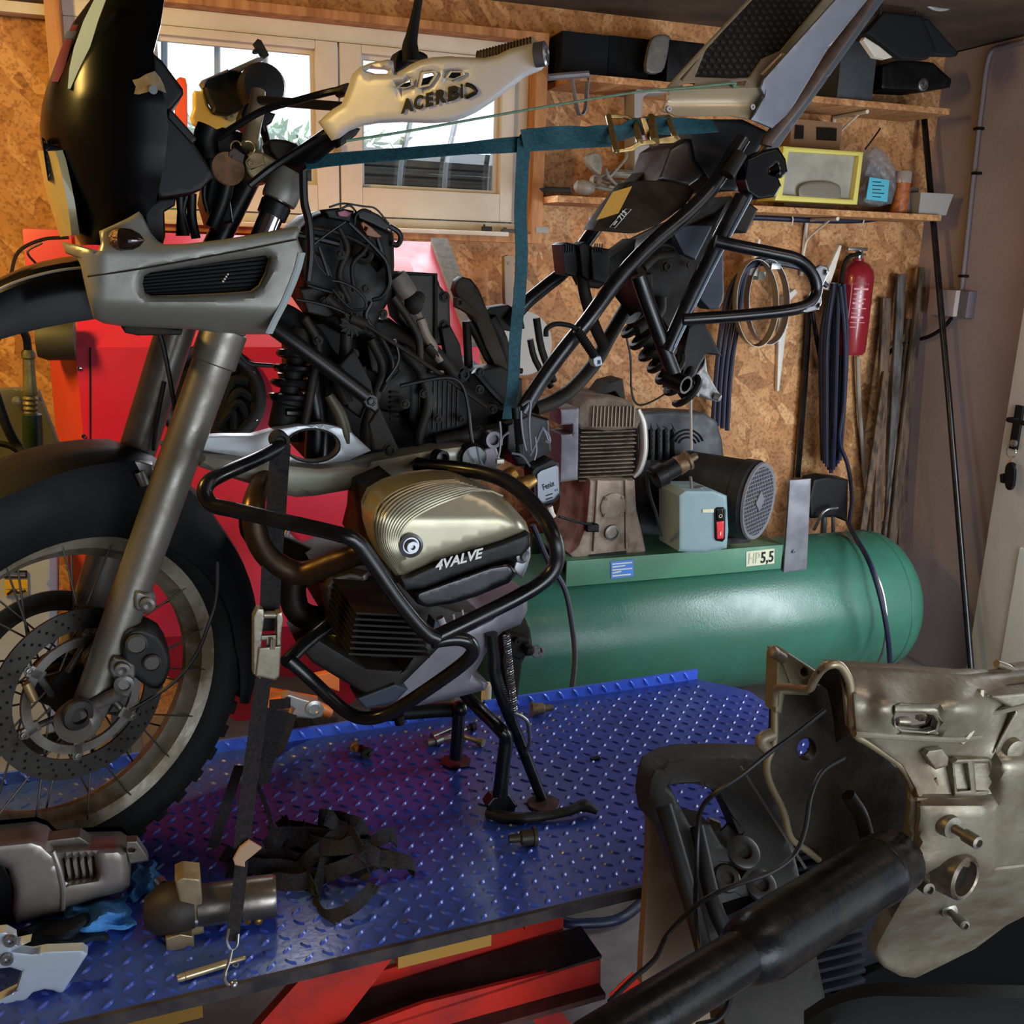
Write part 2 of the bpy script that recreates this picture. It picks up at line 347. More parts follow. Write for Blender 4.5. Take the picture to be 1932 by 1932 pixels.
mRED = mat('red_sheet_metal', '#c81f40', .4, c2='#bc1b39', vs=4)
mREDL = mat('red_lift_paint', '#b3261a', .42, c2='#8c1a14', vs=7, bump=.1)
mBLUE = mat('blue_deck_paint', '#2f489f', .27, c2='#263c89', vs=5, bump=.12, bs=90, spec=.6)
mBLUEH = mat('worn_blue_edge', '#4066dc', .3, c2='#3556c8', vs=20)
mGREEN = mat('green_tank_paint', '#2e6150', .27, c2='#285746', vs=5, bump=.14, bs=160, spec=.6)
mGREENL = mat('green_beam_paint', '#47795f', .4, c2='#3f6c55', vs=8)
mTEAL = mat('teal_webbing', '#0b4a56', .7, c2='#07353f', vs=160, bump=.5, bs=400)
mWEB = mat('black_webbing', '#121011', .75, c2='#242022', vs=180, bump=.6, bs=450, spec=.25)
mCREAM = mat('cream_plastic', '#c9c8c8', .28, c2='#bebcba', vs=4)
mWPLAST = mat('white_plastic', '#cfc9bd', .32, c2='#b9b2a6', vs=5)
mYEL = mat('pale_yellow_plastic', '#cbbf62', .5)
mCARD = mat('brown_cardboard', '#7b5c41', .85)
mBRN = mat('brown_leather', '#6d4b2a', .7, c2='#4d331c', vs=40, bump=.3)
mGREY = mat('grey_plate', '#6b6a70', .5, .2, c2='#5b5a60', vs=12)
mHOSE = mat('blue_hose', '#0f1530', .45, c2='#0b1026', vs=8)
mOCH = mat('ochre_paint', '#96702c', .5)
mGOLD = mat('brass', '#a8823e', .35, .8, c2='#7d5d2a', vs=15)
mSLATE = mat('slate_plastic', '#2b333f', .5, spec=.3)
mPIPE = mat('heat_stained_steel', '#5a4226', .35, .8, c2='#2e2318', vs=9)
mDIRT = mat('dirty_casting', '#2b241d', .6, .3, c2='#181410', vs=12, bump=.25)
mTXT = mat('dark_print', '#131315', .6)
mTXW = mat('pale_print', '#c9c9c4', .6)
YW = 3.40; XW = 2.93
# ================================================================ the room
m = M(); m.box((.6, 1.4, -.03), (5.4, 5.2, .06)); struct('floor', m, mCONC)
m = M(); m.box((.6, 1.4, 2.46), (5.4, 5.2, .06)); struct('ceiling', m, mCEIL)
wl, wr, wb, wt = -.245, 1.19, 1.69, 2.30
m = M()
for x0, x1, z0, z1 in ((-2.1, wl, 0, 2.43), (wr, XW+.05, 0, 2.43), (wl, wr, 0, wb), (wl, wr, wt, 2.43)): m.box(((x0+x1)/2, YW+.04, (z0+z1)/2), (x1-x0, .08, z1-z0))
struct('wall_back', m, OSB)
m = M(); m.box((XW+.05, 1.9, 1.21), (.1, 3.1, 2.43)); struct('wall_right', m, mWALLR)
m = M(); m.box((-2.05, 1.4, 1.21), (.1, 5.2, 2.43)); struct('wall_left', m, OSB)
m = M(); m.box((-1.2, -1.15, 1.21), (1.7, .1, 2.43)); m.box((1.9, -1.15, 2.0), (4.6, .1, .86)); struct('wall_front', m, mWALLR)  # unseen lintel hung low to keep daylight off the upper back wall
# window
win = thing('window_1', 'w', 'w', ((wl+wr)/2, YW, wb)); win['kind'] = 'structure'
for k in ('label', 'category'): del win[k]
fr = .05; m = M(); yc = YW-.005
for x0, x1, z0, z1 in ((wl, wr, wt-fr, wt), (wl, wr, wb, wb+fr*.7), (wl, wl+fr, wb+fr*.7, wt-fr), (wr-fr, wr, wb+fr*.7, wt-fr)): m.box(((x0+x1)/2, yc, (z0+z1)/2), (x1-x0, .07, z1-z0), bev=.006)
P_('window_frame', m, mWHITE, win)
G = [(W(290, 100, YW)[0], W(592, 200, YW)[0]), (W(677, 200, YW)[0], W(938, 200, YW)[0])]
gz0, gz1 = W(940, 368, YW)[2]+.0, W(675, 106, YW)[2]
xm = (G[0][1]+G[1][0])/2; S_ = [(wl+fr+.003, xm-.003), (xm+.003, wr-fr-.003)]
for (a, b), (p, q) in zip(S_, G):
    m = M(); zb, zt = wb+fr*.7+.003, wt-fr-.003
    for x0, x1, z0, z1 in ((a, p, zb, zt), (q, b, zb, zt), (p, q, zb, gz0), (p, q, gz1, zt)): m.box(((x0+x1)/2, YW-.03, (z0+z1)/2), (x1-x0, .05, z1-z0), bev=.004)
    for x0, x1, z0, z1 in ((p, p+.012, gz0, gz1), (q-.012, q, gz0, gz1), (p+.012, q-.012, gz0, gz0+.012), (p+.012, q-.012, gz1-.012, gz1)): m.box(((x0+x1)/2, YW-.012, (z0+z1)/2), (x1-x0, .02, z1-z0))
    s_ = P_('sash', m, mWHITE, win)
    m = M(); m.box(((p+q)/2, YW-.005, (gz0+gz1)/2), (q-p, .004, gz1-gz0)); g = P_('glass_pane', m, mat('window_glass', '#ffffff', .02, trans=1., alpha=.25), win)
m = M(); m.box(W(637, 285, YW-.07), (.022, .02, .05), bev=.004); m.box(W(637, 293, YW-.085), (.018, .018, .03), bev=.004); P_('sash_handle', m, mat('handle_beige', '#8d7b60', .5), win)
m = M()
for x0, x1, z0, z1 in ((wr, wr+.04, wb-.0, wt+.0), (wl-.04, wl, wb, wt), (wl-.04, wr+.04, wb-.03, wb), (wl-.04, wr+.04, wt, wt+.025)): m.box(((x0+x1)/2, YW-.056, (z0+z1)/2), (x1-x0, .11, z1-z0))
struct('trim_1', m, mPINE)
m = M(); m.box((-1.0, YW-.05, wt-.005), (1.45, .1, .035), bev=.004); m.box((-1.0, YW-.06, wt-.05), (1.45, .06, .03), bev=.004); struct('trim_2', m, mWHITE)
m = M(); m.box((.45, YW-.09, wb-.004), (1.3, .1, .014), bev=.003); struct('trim_3', m, mWHITE)
# outside the window: wrought bars, plank stack, hedge
m = M()
for px in (760, 845, 930): m.tube([W(px+14, 60, 3.5), W(px+20, 160, 3.5), W(px+14, 230, 3.5), W(px-3, 310, 3.5), W(px-8, 400, 3.5), W(px-8, 460, 3.5)], .009, n=6)
for px in (310, 410, 500): m.tube([W(px, 20, 3.5), W(px, 460, 3.5)], .01, n=6)
for z in (1.64, 2.36): m.box((.5, 3.5, z), (1.6, .02, .02))
solo('window_grille', m, mat('grille_haze_blue', '#8fa5bd', .6), 'wavy grey iron bars outside the two window panes', 'grille')  # bluish haze put into the colour of the bars
m = M()
for i in range(55): m.box((.95, 4.3+.02*(i % 2), .014+i*.037), (1.7, .2, .028), bev=.004)
solo('plank_stack', m, mat('weathered_plank', '#6f7c8c', .9, c2='#58677a', vs=12), 'stack of weathered planks outside behind the right window pane', 'planks')
m = M(); rr = random.Random(3)
for i in range(2600):
    c = A(-.5+rr.random()*1.7, 5.2+rr.random()*.8, .1+rr.random()**.6*2.1); d = nrm(A(rr.gauss(0, 1), rr.gauss(0, 1), rr.gauss(0, 1))); e = nrm(np.cross(d, A(rr.random(), .3, .8))); s_ = .06
    m.add([c, c+d*s_+e*s_*.4, c+d*s_*2, c+d*s_-e*s_*.4], [(0, 1, 2, 3)])
o = solo('hedge', m, mat('leaf_green', '#5f9c4c', .7), 'sunlit green hedge outside the left window pane', 'hedge', fix=False); o['kind'] = 'stuff'
m = M(); m.box((1, 7, -.05), (16, 7, .1)); struct('ground_outside', m, mat('outside_grass', '#8a9a72', .9))
# right wall: door, conduit, junction box
_X = lambda x, y, d=0: X_(x, y, XW-d)
m = M(); q = [_X(1934, 628, .02), _X(1838, 1272, .02)]; y0 = (q[0][1]+q[1][1])/2
dr = thing('door_1', 'w', 'w', (XW-.03, y0-.45, 0)); dr['kind'] = 'structure'
for k in ('label', 'category'): del dr[k]
m.box((XW-.03, y0-.45, 1.02), (.05, .9, 2.04), bev=.004); P_('door_leaf', m, mWHITE, dr)
m = M(); m.box((XW-.058, y0-.5, .40), (.012, .68, .5), bev=.005); P_('door_panel', m, mat('white_door_panel', '#d8d2c6', .45), dr)
m = M(); m.box((XW-.06, y0-.52, 1.2), (.01, .6, 1.05)); P_('glass_pane', m, mat('added_door_glass', '#dfe8f0', .1), dr)  # glazing added to the door to go with the tank highlight lamp
m = M(); p = _X(1921, 791, .06); m.box(p+A(0, .0, -.03), (.012, .035, .16), bev=.004); m.tube([p, p+A(-.045, 0, 0), p+A(-.05, -.03, 0), p+A(-.05, -.12, 0)], .009, sm=3); P_('door_handle', m, mBLK, dr)
kc = thing('key_bunch', 'bunch of keys with black fob hanging in the white door lock', 'keys', _X(1903, 930, .09))
m = M(); p = _X(1915, 836, .07); m.lathe(p, A(-1, 0, 0), [(.013, 0), (.013, .012), (.004, .012)], n=16); P_('key_head', m, mSTEEL, kc)
m = M(); m.tube([_X(1908+9*math.cos(a), 852+12*math.sin(a), .085) for a in np.linspace(0, 6.28, 13)[:-1]], .0015, n=5, sm=2, closed=True); P_('key_ring', m, mCHROME, kc)
m = M(); m.patch([(1897, 880), (1908, 872), (1914, 885), (1912, 915), (1904, 925), (1896, 915)], XW-.1, .012, fr=X_, rnd=3, sm=3); m.patch([(1886, 895), (1893, 893), (1893, 912), (1887, 910)], XW-.1, .01, fr=X_, rnd=2); P_('key_fob', m, mBLK, kc)
for i, pp in enumerate([[(1910, 862), (1903, 880)], [(1912, 868), (1918, 900)], [(1906, 866), (1899, 890)]]):
    m = M(); m.box((_X(*pp[0], .09)+_X(*pp[1], .09))/2, (.003, .008, .045)); P_('key', m, mCHROME, kc)
cn = thing('cable_conduit', 'thin grey surface conduit with clips climbing the mauve wall', 'conduit', _X(1817, 520, .0))
m = M(); m.tube([_X(1934, 78, .012), _X(1895, 88, .012), _X(1866, 105, .012), _X(1852, 200, .012), _X(1838, 320, .012), _X(1817, 520, .012), _X(1813, 550, .012)], .009, n=10, sm=4); P_('conduit_pipe', m, mat('grey_pvc', '#6f686c', .6), cn)
for p in ((1847, 243), (1843, 327), (1818, 521)): m = M(); m.box(_X(*p, .012), (.028, .03, .01), bev=.002); P_('clip', m, mBLK, cn)
jb = thing('junction_box', 'grey square junction box on the mauve wall below the conduit', 'junction box', _X(1805, 600, .02))
m = M(); a = _X(1776, 545, .0); b = _X(1822, 598, .0); m.box(A(XW-.03, (a[1]+b[1])/2, (a[2]+b[2])/2), (.06, abs(a[1]-b[1])*.95, abs(a[2]-b[2])), bev=.006); P_('box_cover', m, mWALLR, jb)
m = M(); a = _X(1820, 548, .0); b = _X(1835, 600, .0); m.box(A(XW-.02, (a[1]+b[1])/2, (a[2]+b[2])/2), (.04, abs(a[1]-b[1])+.01, abs(a[2]-b[2])), bev=.005); P_('box_body', m, mat('box_grey', '#5f595e', .7), jb)
m = M(); m.tube([_X(1795, 600, .03), _X(1780, 618, .03), _X(1755, 634, .04), W(1728, 642, YW-.1), W(1690, 655, YW-.06), W(1672, 672, YW-.02)], .008, n=8); solo('wall_cable', m, mCABLE, 'black cable running from the junction box to the corner behind the slats', 'cable')
# ================================================================ shelves and what stands on them
def shelf(px0, px1, py, lab, Yf=YW-.24, th=.022):
    a = W(px0, py, Yf); b = W(px1, py, Yf); z = a[2]; t = thing('wall_shelf', lab, 'shelf', ((a[0]+b[0])/2, YW-.12, z-th), 'wall shelves')
    m = M(); m.box(((a[0]+b[0])/2, YW-.121, z-th/2), (b[0]-a[0], .238, th), bev=.003); P_('board', m, OSB, t); return t, z, Yf
s1, z1_, _ = shelf(1082, 1802, 137, 'upper chipboard wall shelf carrying black boxes under the ceiling')
s2, z2_, _ = shelf(1052, 1782, 368, 'lower chipboard wall shelf carrying cable coil and yellow framed box')
def bracket(t, x, z, L_=.2, H_=.22, mt=mWPLAST):
    m = M(); y = YW-.005
    m.tube([A(x, y-L_, z-.008), A(x, y-.03, z-.008), A(x, y-.008, z-.03), A(x, y-.008, z-H_)], .0075, n=8, sm=4); m.tube([A(x, y-L_*.75, z-.012), A(x, y-.03, z-H_*.35), A(x, y-.01, z-H_*.6)], .005, n=6, sm=4); P_('bracket', m, mt, t)
for px in (1575,): bracket(s1, W(px, 180, YW)[0], z1_-.022)
for px in (1520,): bracket(s2, W(px, 400, YW)[0], z2_-.022)
m = M(); m.tube([W(1034, 146, YW-.26), W(1068, 143, YW-.26), W(1110, 140, YW-.26)], .011, n=8, sm=2); m.ribbon([W(1078, 142, YW-.26), W(1086, 190, YW-.24), W(1093, 216, YW-.2), W(1104, 206, YW-.2), W(1109, 145, YW-.24)], .016, A(.3, -1, 0), t=.004); solo('metal_shelf_bracket', m, mGREY, 'grey bent metal bracket at the left end of the upper shelf', 'bracket')
def onshelf(px0, px1, pyt, zs, Y, dp, lab, cat, mt, name, bev=.004, group=None):
    a = W(px0, pyt, Y); b = W(px1, pyt, Y); zt = (a[2]+b[2])/2; m = M(); m.box(((a[0]+b[0])/2, Y+dp/2, (zs+.001+zt)/2), (b[0]-a[0], dp, zt-zs-.001), bev=bev); return m
Yf = YW-.22
m = onshelf(1062, 1150, 62, z1_, YW-.16, .12, '', '', mBLK, ''); solo('storage_crate', m, mat('shaded_navy_crate', '#0f1115', .7, spec=.15), 'crate in dark shelf shade at the left end of the upper shelf', 'crate')  # shelf shadow put into the crate's colour
m = onshelf(1150, 1228, 70, z1_, YW-.13, .1, '', '', mBLK, ''); solo('storage_crate', m, mat('shaded_charcoal_crate', '#0c0d0f', .7, spec=.15), 'crate in dark shelf shade beside the upright pale paddle on the upper shelf', 'crate')  # also darkened in colour for the shadow on the shelf
m = M(); m.patch([(1219, 134), (1224, 90), (1233, 70), (1247, 65), (1261, 67), (1265, 76), (1259, 105), (1248, 136)], Yf, .02, fr=W, rnd=5, sm=3); solo('plastic_paddle', m, mat('paddle_grey', '#62605c', .5, c2='#4c4a46', vs=20), 'upright grey rounded paddle standing on the upper shelf', 'paddle')
m = onshelf(1262, 1330, 78, z1_, Yf, .14, '', '', mBLK, ''); solo('tool_case', m, mBLK, 'black tool case on the upper shelf behind the silver rack', 'case')
# right group on the upper shelf
m = onshelf(1590, 1658, 78, z1_, Yf, .15, '', '', mGREY, ''); solo('metal_tin', m, mat('dull_tin', '#4a4e52', .45, .3, c2='#383c40', vs=10), 'dull grey box on the upper shelf right of the rack tube', 'box')
pr = thing('angle_grinder', 'black power tool with round silver cap at the right end of the upper shelf', 'power tool', W(1740, 165, Yf))
m = M(); m.patch([(1662, 168), (1664, 122), (1700, 112), (1760, 118), (1795, 150), (1792, 165), (1740, 172)], Yf, .12, fr=W, rnd=7); P_('tool_body', m, mBLK, pr)
m = M(); c = W(1741, 160, Yf-.003); m.lathe(c, A(0, -1, 0), [(.022, -.01), (.022, .004), (.016, .006), (.014, .002), (.006, .003), (.005, .008)], n=24); P_('end_cap', m, mSTEEL, pr)
for k, (pts, dy, lab, mt) in enumerate((([(1634, 62), (1668, 22), (1740, 30), (1768, 98), (1748, 112), (1700, 112)], .55, 'dark grey flood light body slung under the ceiling', mat('lamp_grey', '#131417', .55)), ([(1700, 32), (1752, 36), (1808, 100), (1804, 106), (1752, 104)], .5, 'dark tilted lamp shutter beside the slung flood light', mat('shutter_grey', '#1b1d20', .5)))):
    m = M(); m.patch(pts, YW-dy, .03, fr=W, rnd=4); m.tube([W(pts[0][0]+30, pts[0][1]-5, YW-dy+.01), W(pts[0][0]+25, -20, YW-dy+.01)], .005, sm=1); solo('flood_light' if k == 0 else 'lamp_shutter', m, mt, lab, 'lamp')
m = M(); m.patch([(1632, 70), (1660, 88), (1684, 108), (1670, 112), (1650, 108), (1628, 76)], YW-.56, .02, fr=W, rnd=2); solo('white_strip', m, mWPLAST, 'short white strip leaning below the slung flood light', 'strip')
hc = thing('hose_reel', 'dark coiled hose with pale rim hanging at the ceiling top right', 'hose', W(1760, -20, YW-.55))
m = M(); m.tube([W(1775+38*math.cos(a), -18+36*math.sin(a), YW-.55) for a in np.linspace(0, 6.28, 17)[:-1]], .006, n=8, sm=2, closed=True); P_('rim', m, mat('pale_rim', '#8f9296', .4), hc)
m = M(); [m.tube([W(1765+r_*math.cos(a), -22+r_*.8*math.sin(a), YW-.5+.02*k) for a in np.linspace(0, 6.28, 17)[:-1]], .012, n=8, sm=2, closed=True) for k, r_ in enumerate((26, 30, 22))]; P_('hose_coil', m, mRUB, hc)
# lower shelf: cable with plug, bracket block, cardboard box, yellow box, bag, jars
pc = thing('extension_cable', 'pale coiled cable with two plugs on the lower shelf beside the window', 'cable', W(1150, 360, Yf))
m = M(); cb = mat('grey_cord', '#7d7568', .55, c2='#655d51', vs=30)
for k in range(4): m.tube([W(1165+(48-5*k)*math.cos(a)+3*k, 345-4*k+(13-k)*math.sin(a), Yf+.03+.02*math.sin(a*2+k)) for a in np.linspace(0, 6.28, 15)[:-1]], .006, n=8, sm=3, closed=True)
m.tube([W(1150, 352, Yf-.02), W(1180, 358, Yf-.03), W(1230, 356, Yf-.01)], .006); m.tube([W(1142, 318, Yf), W(1150, 335, Yf), W(1172, 352, Yf), W(1215, 346, Yf)], .006); m.tube([W(1150, 335, Yf), W(1180, 300, Yf), W(1182, 285, Yf+.01)], .005); P_('cord', m, cb, pc)
m = M(); m.patch([(1107, 295), (1120, 288), (1130, 290), (1136, 305), (1134, 328), (1126, 326), (1112, 312)], Yf-.03, .03, fr=W, rnd=4, sm=3); m.cyl(W(1111, 296, Yf-.015), W(1105, 284, Yf-.015), .0022, n=8); m.cyl(W(1121, 292, Yf-.015), W(1118, 283, Yf-.015), .0022, n=8); P_('plug', m, cb, pc)
m = M(); m.lathe(W(1088, 352, Yf-.03), A(1, -.3, -.1), [(.006, -.01), (.02, 0), (.024, .015), (.022, .04), (.01, .06)], n=18); P_('plug', m, cb, pc)
m = M(); c = W(1120, 342, Yf-.03); m.lathe(c, A(.3, -1, 0), [(.018, 0), (.022, .01), (.018, .02), (.014, .01)], n=20, closed=True); P_('cable_ring', m, cb, pc)
m = M(); m.patch([(1022, 355), (1030, 352), (1075, 354), (1078, 364), (1030, 363)], YW-.27, .03, fr=W, rnd=3); solo('pliers', m, mDUST, 'dark flat tool lying over the left end of the lower shelf', 'tool')
m = M(); m.patch([(1196, 240), (1196, 175), (1204, 163), (1235, 163), (1262, 166), (1262, 175), (1222, 177), (1214, 182), (1209, 240)], YW-.18, .08, fr=W, rnd=4); m.patch([(1196, 240), (1262, 240), (1262, 360), (1196, 360)], YW-.15, .08, fr=W, rnd=4); solo('white_pump_housing', m, mat('grey_white_plastic', '#8c8684', .5), 'pale grey housing on the lower shelf behind the ratchet buckle', 'housing')
cbx = thing('cardboard_box', 'brown cardboard box with dark window on the lower shelf behind the yellow box', 'box', W(1550, 285, YW-.12))
m = M(); a = W(1496, 223, YW-.12); b = W(1592, 225, YW-.12); m.box(((a[0]+b[0])/2, YW-.065, (z2_+a[2])/2), (b[0]-a[0], .1, a[2]-z2_-.002)); P_('carton', m, mCARD, cbx)
for pts in ([(1542, 240), (1579, 242), (1578, 266), (1542, 264)], [(1502, 236), (1517, 237), (1516, 262), (1500, 262)]): m = M(); m.patch(pts, YW-.122, .003, fr=W, rnd=0); P_('carton_window', m, mat('dark_film', '#17130f', .3), cbx)
ybx = thing('yellow_display_box', 'pale yellow framed box with clear front on the lower shelf', 'box', W(1545, 383, Yf))
m = M(); m.patch([(1478, 276), (1629, 287), (1617, 386), (1462, 378)], Yf, .12, fr=W, rnd=3, holes=[[(1488, 286), (1620, 294), (1609, 377), (1476, 368)]]); P_('frame', m, mYEL, ybx)
m = M(); m.patch([(1485, 284), (1622, 292), (1612, 380), (1472, 372)], Yf+.022, .09, fr=W, rnd=0); P_('front_pane', m, mat('milky_pane', '#99958a', .35, c2='#7f7b70', vs=9), ybx)
m = M(); m.patch([(1508, 352), (1520, 345), (1545, 342), (1570, 344), (1585, 352), (1586, 372), (1575, 379), (1515, 374), (1506, 366)], Yf+.004, .02, fr=W, rnd=6, sm=3); P_('handle_scoop', m, mat('scoop', '#6e685c', .4), ybx)
bgx = thing('clear_bag', 'clear plastic bag with a pale blue label beside the yellow box', 'bag', W(1655, 380, Yf+.02))
m = M(); m.patch([(1632, 382), (1632, 330), (1640, 292), (1652, 278), (1668, 285), (1690, 320), (1682, 384)], Yf+.03, .06, fr=W, rnd=10, sm=2, wf=lambda x, y: .006*math.sin(x*.3)*math.cos(y*.25)); P_('bag_film', m, mat('bag_film', '#8b9299', .15, alpha=.35, bump=.6, bs=60), bgx)
m = M(); m.patch([(1641, 334), (1678, 340), (1674, 381), (1634, 376)], Yf+.012, .004, fr=W, rnd=0); lb = P_('label_card', m, mat('blue_label', '#4ba6bd', .5), bgx)
m = M()
for k in range(5): a = W(1646, 343+k*7, Yf+.011); b = W(1646+(22 if k % 2 else 16), 344+k*7, Yf+.011); m.box((a+b)/2, (b[0]-a[0], .001, .003))
P_('label_print', m, mTXT, lb)
m = M(); m.tube([W(1632, 282, Yf+.03), W(1650, 258, Yf+.02), W(1661, 242, Yf+.03)], .003, n=6); solo('wire_piece', m, mCABLE, 'short black wire sticking up beside the yellow box', 'wire')
j = thing('screw_jar', 'orange filled clear jar on the lower shelf beside the blue label', 'jar', W(1697, 383, Yf+.02))
c = W(1697, 383, Yf+.05); hz = W(1697, 345, Yf+.05)[2]-z2_; c[2] = z2_
m = M(); m.lathe(c, ZB, [(.03, .001), (.032, .01), (.032, hz)], n=20); P_('jar_body', m, mat('orange_contents', '#a45a26', .5, c2='#7d4018', vs=60), j)
m = M(); m.lathe(c+A(0, 0, hz), ZB, [(.033, .0), (.033, .035), (.03, .042), (.0, .042)], n=20); P_('jar_top', m, mat('clear_jar', '#8e7f78', .2), j)
m = onshelf(1714, 1735, 353, z2_, Yf+.05, .06, '', '', mGREY, ''); solo('small_carton', m, mat('grey_carton', '#665a52', .8), 'small grey brown carton between the jar and the white tub', 'box')
m = M(); a = W(1735, 387, Yf); 
m.loft([[A(x, y, z) for x, y in ((a[0]+i*.0-e, Yf-e), (a[0]+.13+e, Yf-e), (a[0]+.13+e, Yf+.12+e), (a[0]-e, Yf+.12+e))] for i, (z, e) in enumerate(((z2_+.001, 0), (z2_+.045, .006), (z2_+.078, .012)))]); solo('white_tub', m, mat('white_tub', '#8d8a86', .45), 'pale open tub at the right end of the lower shelf', 'tub')
# under the lower shelf
ch = thing('hose_run', 'dark blue hose clipped to the wall under the lower shelf', 'hose', W(1540, 415, YW-.03))
m = M(); m.tube([W(1370, 408, YW-.03), W(1450, 411, YW-.03), W(1560, 416, YW-.03), W(1640, 414, YW-.03), W(1678, 404, YW-.03)], .012, n=12); P_('hose', m, mHOSE, ch)
for px in (1493, 1627): m = M(); m.tube([W(px, 404, YW-.045), W(px+3, 414, YW-.05), W(px, 424, YW-.045)], .003, n=6); P_('clip', m, mWPLAST, ch)
# things hung on the wall at right
def wbar(pts, lab, Y, w0=6, w1=4, k=0):
    (x0, y0), (x1, y1) = pts; d = nrm(A(x1-x0, y1-y0)); n = A(-d[1], d[0])
    out = [(x0-n[0]*w0*.4, y0-n[1]*w0*.4), (x0+n[0]*w0*.4, y0+n[1]*w0*.4), (x0+(x1-x0)*.5+n[0]*w0, y0+(y1-y0)*.5+n[1]*w0), (x1+n[0]*w1, y1+n[1]*w1), (x1-n[0]*w1, y1-n[1]*w1), (x0+(x1-x0)*.5-n[0]*w0, y0+(y1-y0)*.5-n[1]*w0)]
    m = M(); m.patch(out, Y, .018, fr=W, rnd=2); return m
hb = 'white wall brackets for hoses'
m = wbar(((1433, 452), (1421, 520)), '', YW-.12, 5, 8); m.box(W(1424, 520, YW-.05), (.03, .1, .03)); solo('wall_bracket', m, mWPLAST, 'white bracket rising behind the left side of the round hose clamp', 'bracket', hb)
m = wbar(((1586, 463), (1556, 545)), '', YW-.12, 6, 7); m.box(W(1560, 540, YW-.05), (.03, .1, .03)); solo('wall_bracket', m, mWPLAST, 'white bracket pointing up right, left of the fire extinguisher', 'bracket', hb)
m = wbar(((1468, 738), (1478, 600)), '', YW-.02, 5, 8); m.patch([(1472, 620), (1480, 560), (1500, 545), (1505, 552), (1488, 570), (1486, 620)], YW-.03, .028, fr=W, rnd=2); solo('wall_bracket', m, mWPLAST, 'long white bracket arm pointing down below the hose clamps', 'bracket', hb)
rg = thing('hose_clamp_ring', 'large round metal band clamp hanging on the wall behind the pannier loop', 'clamp', W(1440, 650, YW-.15))
for k, (cx, cy, rx, ry, Y, mt) in enumerate(((1430, 572, 39, 82, YW-.2, mat('dull_band', '#8b887c', .45, .5)), (1452, 570, 38, 80, YW-.14, mat('grey_band', '#777c84', .4, .6)))):
    m = M(); g = []
    for a in np.linspace(0, 2*math.pi, 49):
        p = W(cx+rx*math.cos(a), cy+ry*math.sin(a), Y); g.append([p, p+A(.03, .085, 0)])
    m.shell(g, .002); P_('band', m, mt, rg)
m = M(); m.box(W(1462, 502, YW-.2), (.04, .02, .022), bev=.002); P_('band_lock', m, mSTEEL, rg)
# blue hose bundle
hs = thing('air_hose_bundle', 'thick hanging bundle of dark blue air hose loops on the wall', 'hose', W(1560, 900, YW-.1))
m = M()
for k in range(9):
    x = 1548+k*5.2; yb = 892-abs(k-4)*6; Y = YW-.08-.03*(k % 3); q = -10+k*3
    m.tube([W(1568+k*3, 535, Y), W(x+q*.3+4, 640, Y), W(x+q*.1+2, 760, Y), W(1552+k*4, yb, Y)], .0085, n=8)
m.tube([W(1585, 540, YW-.15), W(1594, 640, YW-.15), W(1592, 760, YW-.15), W(1584, 830, YW-.15), W(1600, 880, YW-.15), W(1607, 940, YW-.15), W(1602, 985, YW-.15)], .008, n=8)
P_('hose_loops', m, mHOSE, hs)
m = M()
for k in range(4): m.tube([W(1345+k*9, 800+k*4, YW-.1), W(1352+k*9, 700, YW-.1), W(1364+k*10, 600, YW-.11), W(1385+k*8, 530-k*6, YW-.12), W(1430+k*5, 498-k*4, YW-.12), W(1510, 506-k*4, YW-.12), W(1560, 540, YW-.12)], .0095, n=8)
solo('air_hose_bundle', m, mHOSE, 'dark blue hoses draped behind the pannier loop down to the motor', 'hose')
fl = thing('air_filter_regulator', 'dark air filter regulator below the hanging blue hose bundle', 'regulator', W(1570, 990, YW-.15))
m = M(); m.patch([(1535, 905), (1560, 900), (1600, 905), (1598, 985), (1575, 975), (1530, 978), (1527, 940)], YW-.18, .08, fr=W, rnd=5); P_('regulator_body', m, mat('regulator_black', '#121416', .5), fl)
m = M(); m.cyl(W(1555, 975, YW-.2), W(1553, 1010, YW-.2), .012); m.cyl(W(1572, 975, YW-.2), W(1572, 1005, YW-.2), .008); m.tube([W(1535, 1000, YW-.2), W(1555, 965, YW-.22), W(1580, 958, YW-.22)], .007); P_('fitting', m, mSTEEL, fl)
m = M(); m.tube([W(1528, 560, YW-.03), W(1520, 700, YW-.03), W(1505, 900, YW-.03)], .012, n=8, sm=2); solo('black_pole', m, mBLKM, 'thin black pole standing against the chipboard left of the hose bundle', 'pole')
m = M(); m.tube([W(1532, 590, YW-.06), W(1552, 700, YW-.06)], .009, n=8, sm=1); solo('black_rod', m, mBLKM, 'short black rod crossing behind the blue hose bundle', 'rod')
fe = thing('fire_extinguisher', 'small red fire extinguisher hung on the chipboard wall', 'fire extinguisher', W(1607, 670, YW-.09))
c = W(1607, 668, YW-.09); tp = W(1607, 492, YW-.09); h = tp[2]-c[2]; r = .068
m = M(); m.lathe(A(tp[0]*.5+c[0]*.5+.004, c[1], c[2]), ZB, [(.0, 0), (r*.85, 0), (r, .015), (r, h*.82), (r*.93, h*.9), (r*.65, h*.97), (.022, h), (.022, h+.01)], n=36); P_('cylinder', m, mat('extinguisher_red', '#7d1622', .3, coat=.4), fe)
m = M(); c2 = A(tp[0]*.5+c[0]*.5+.004, c[1], c[2]+h); m.cyl(c2, c2+A(0, 0, .04), .014); m.box(c2+A(-.02, -.01, .045), (.09, .02, .012), bev=.003); m.box(c2+A(-.02, -.01, .025), (.08, .018, .008), bev=.003); P_('valve', m, mSTEEL, fe)
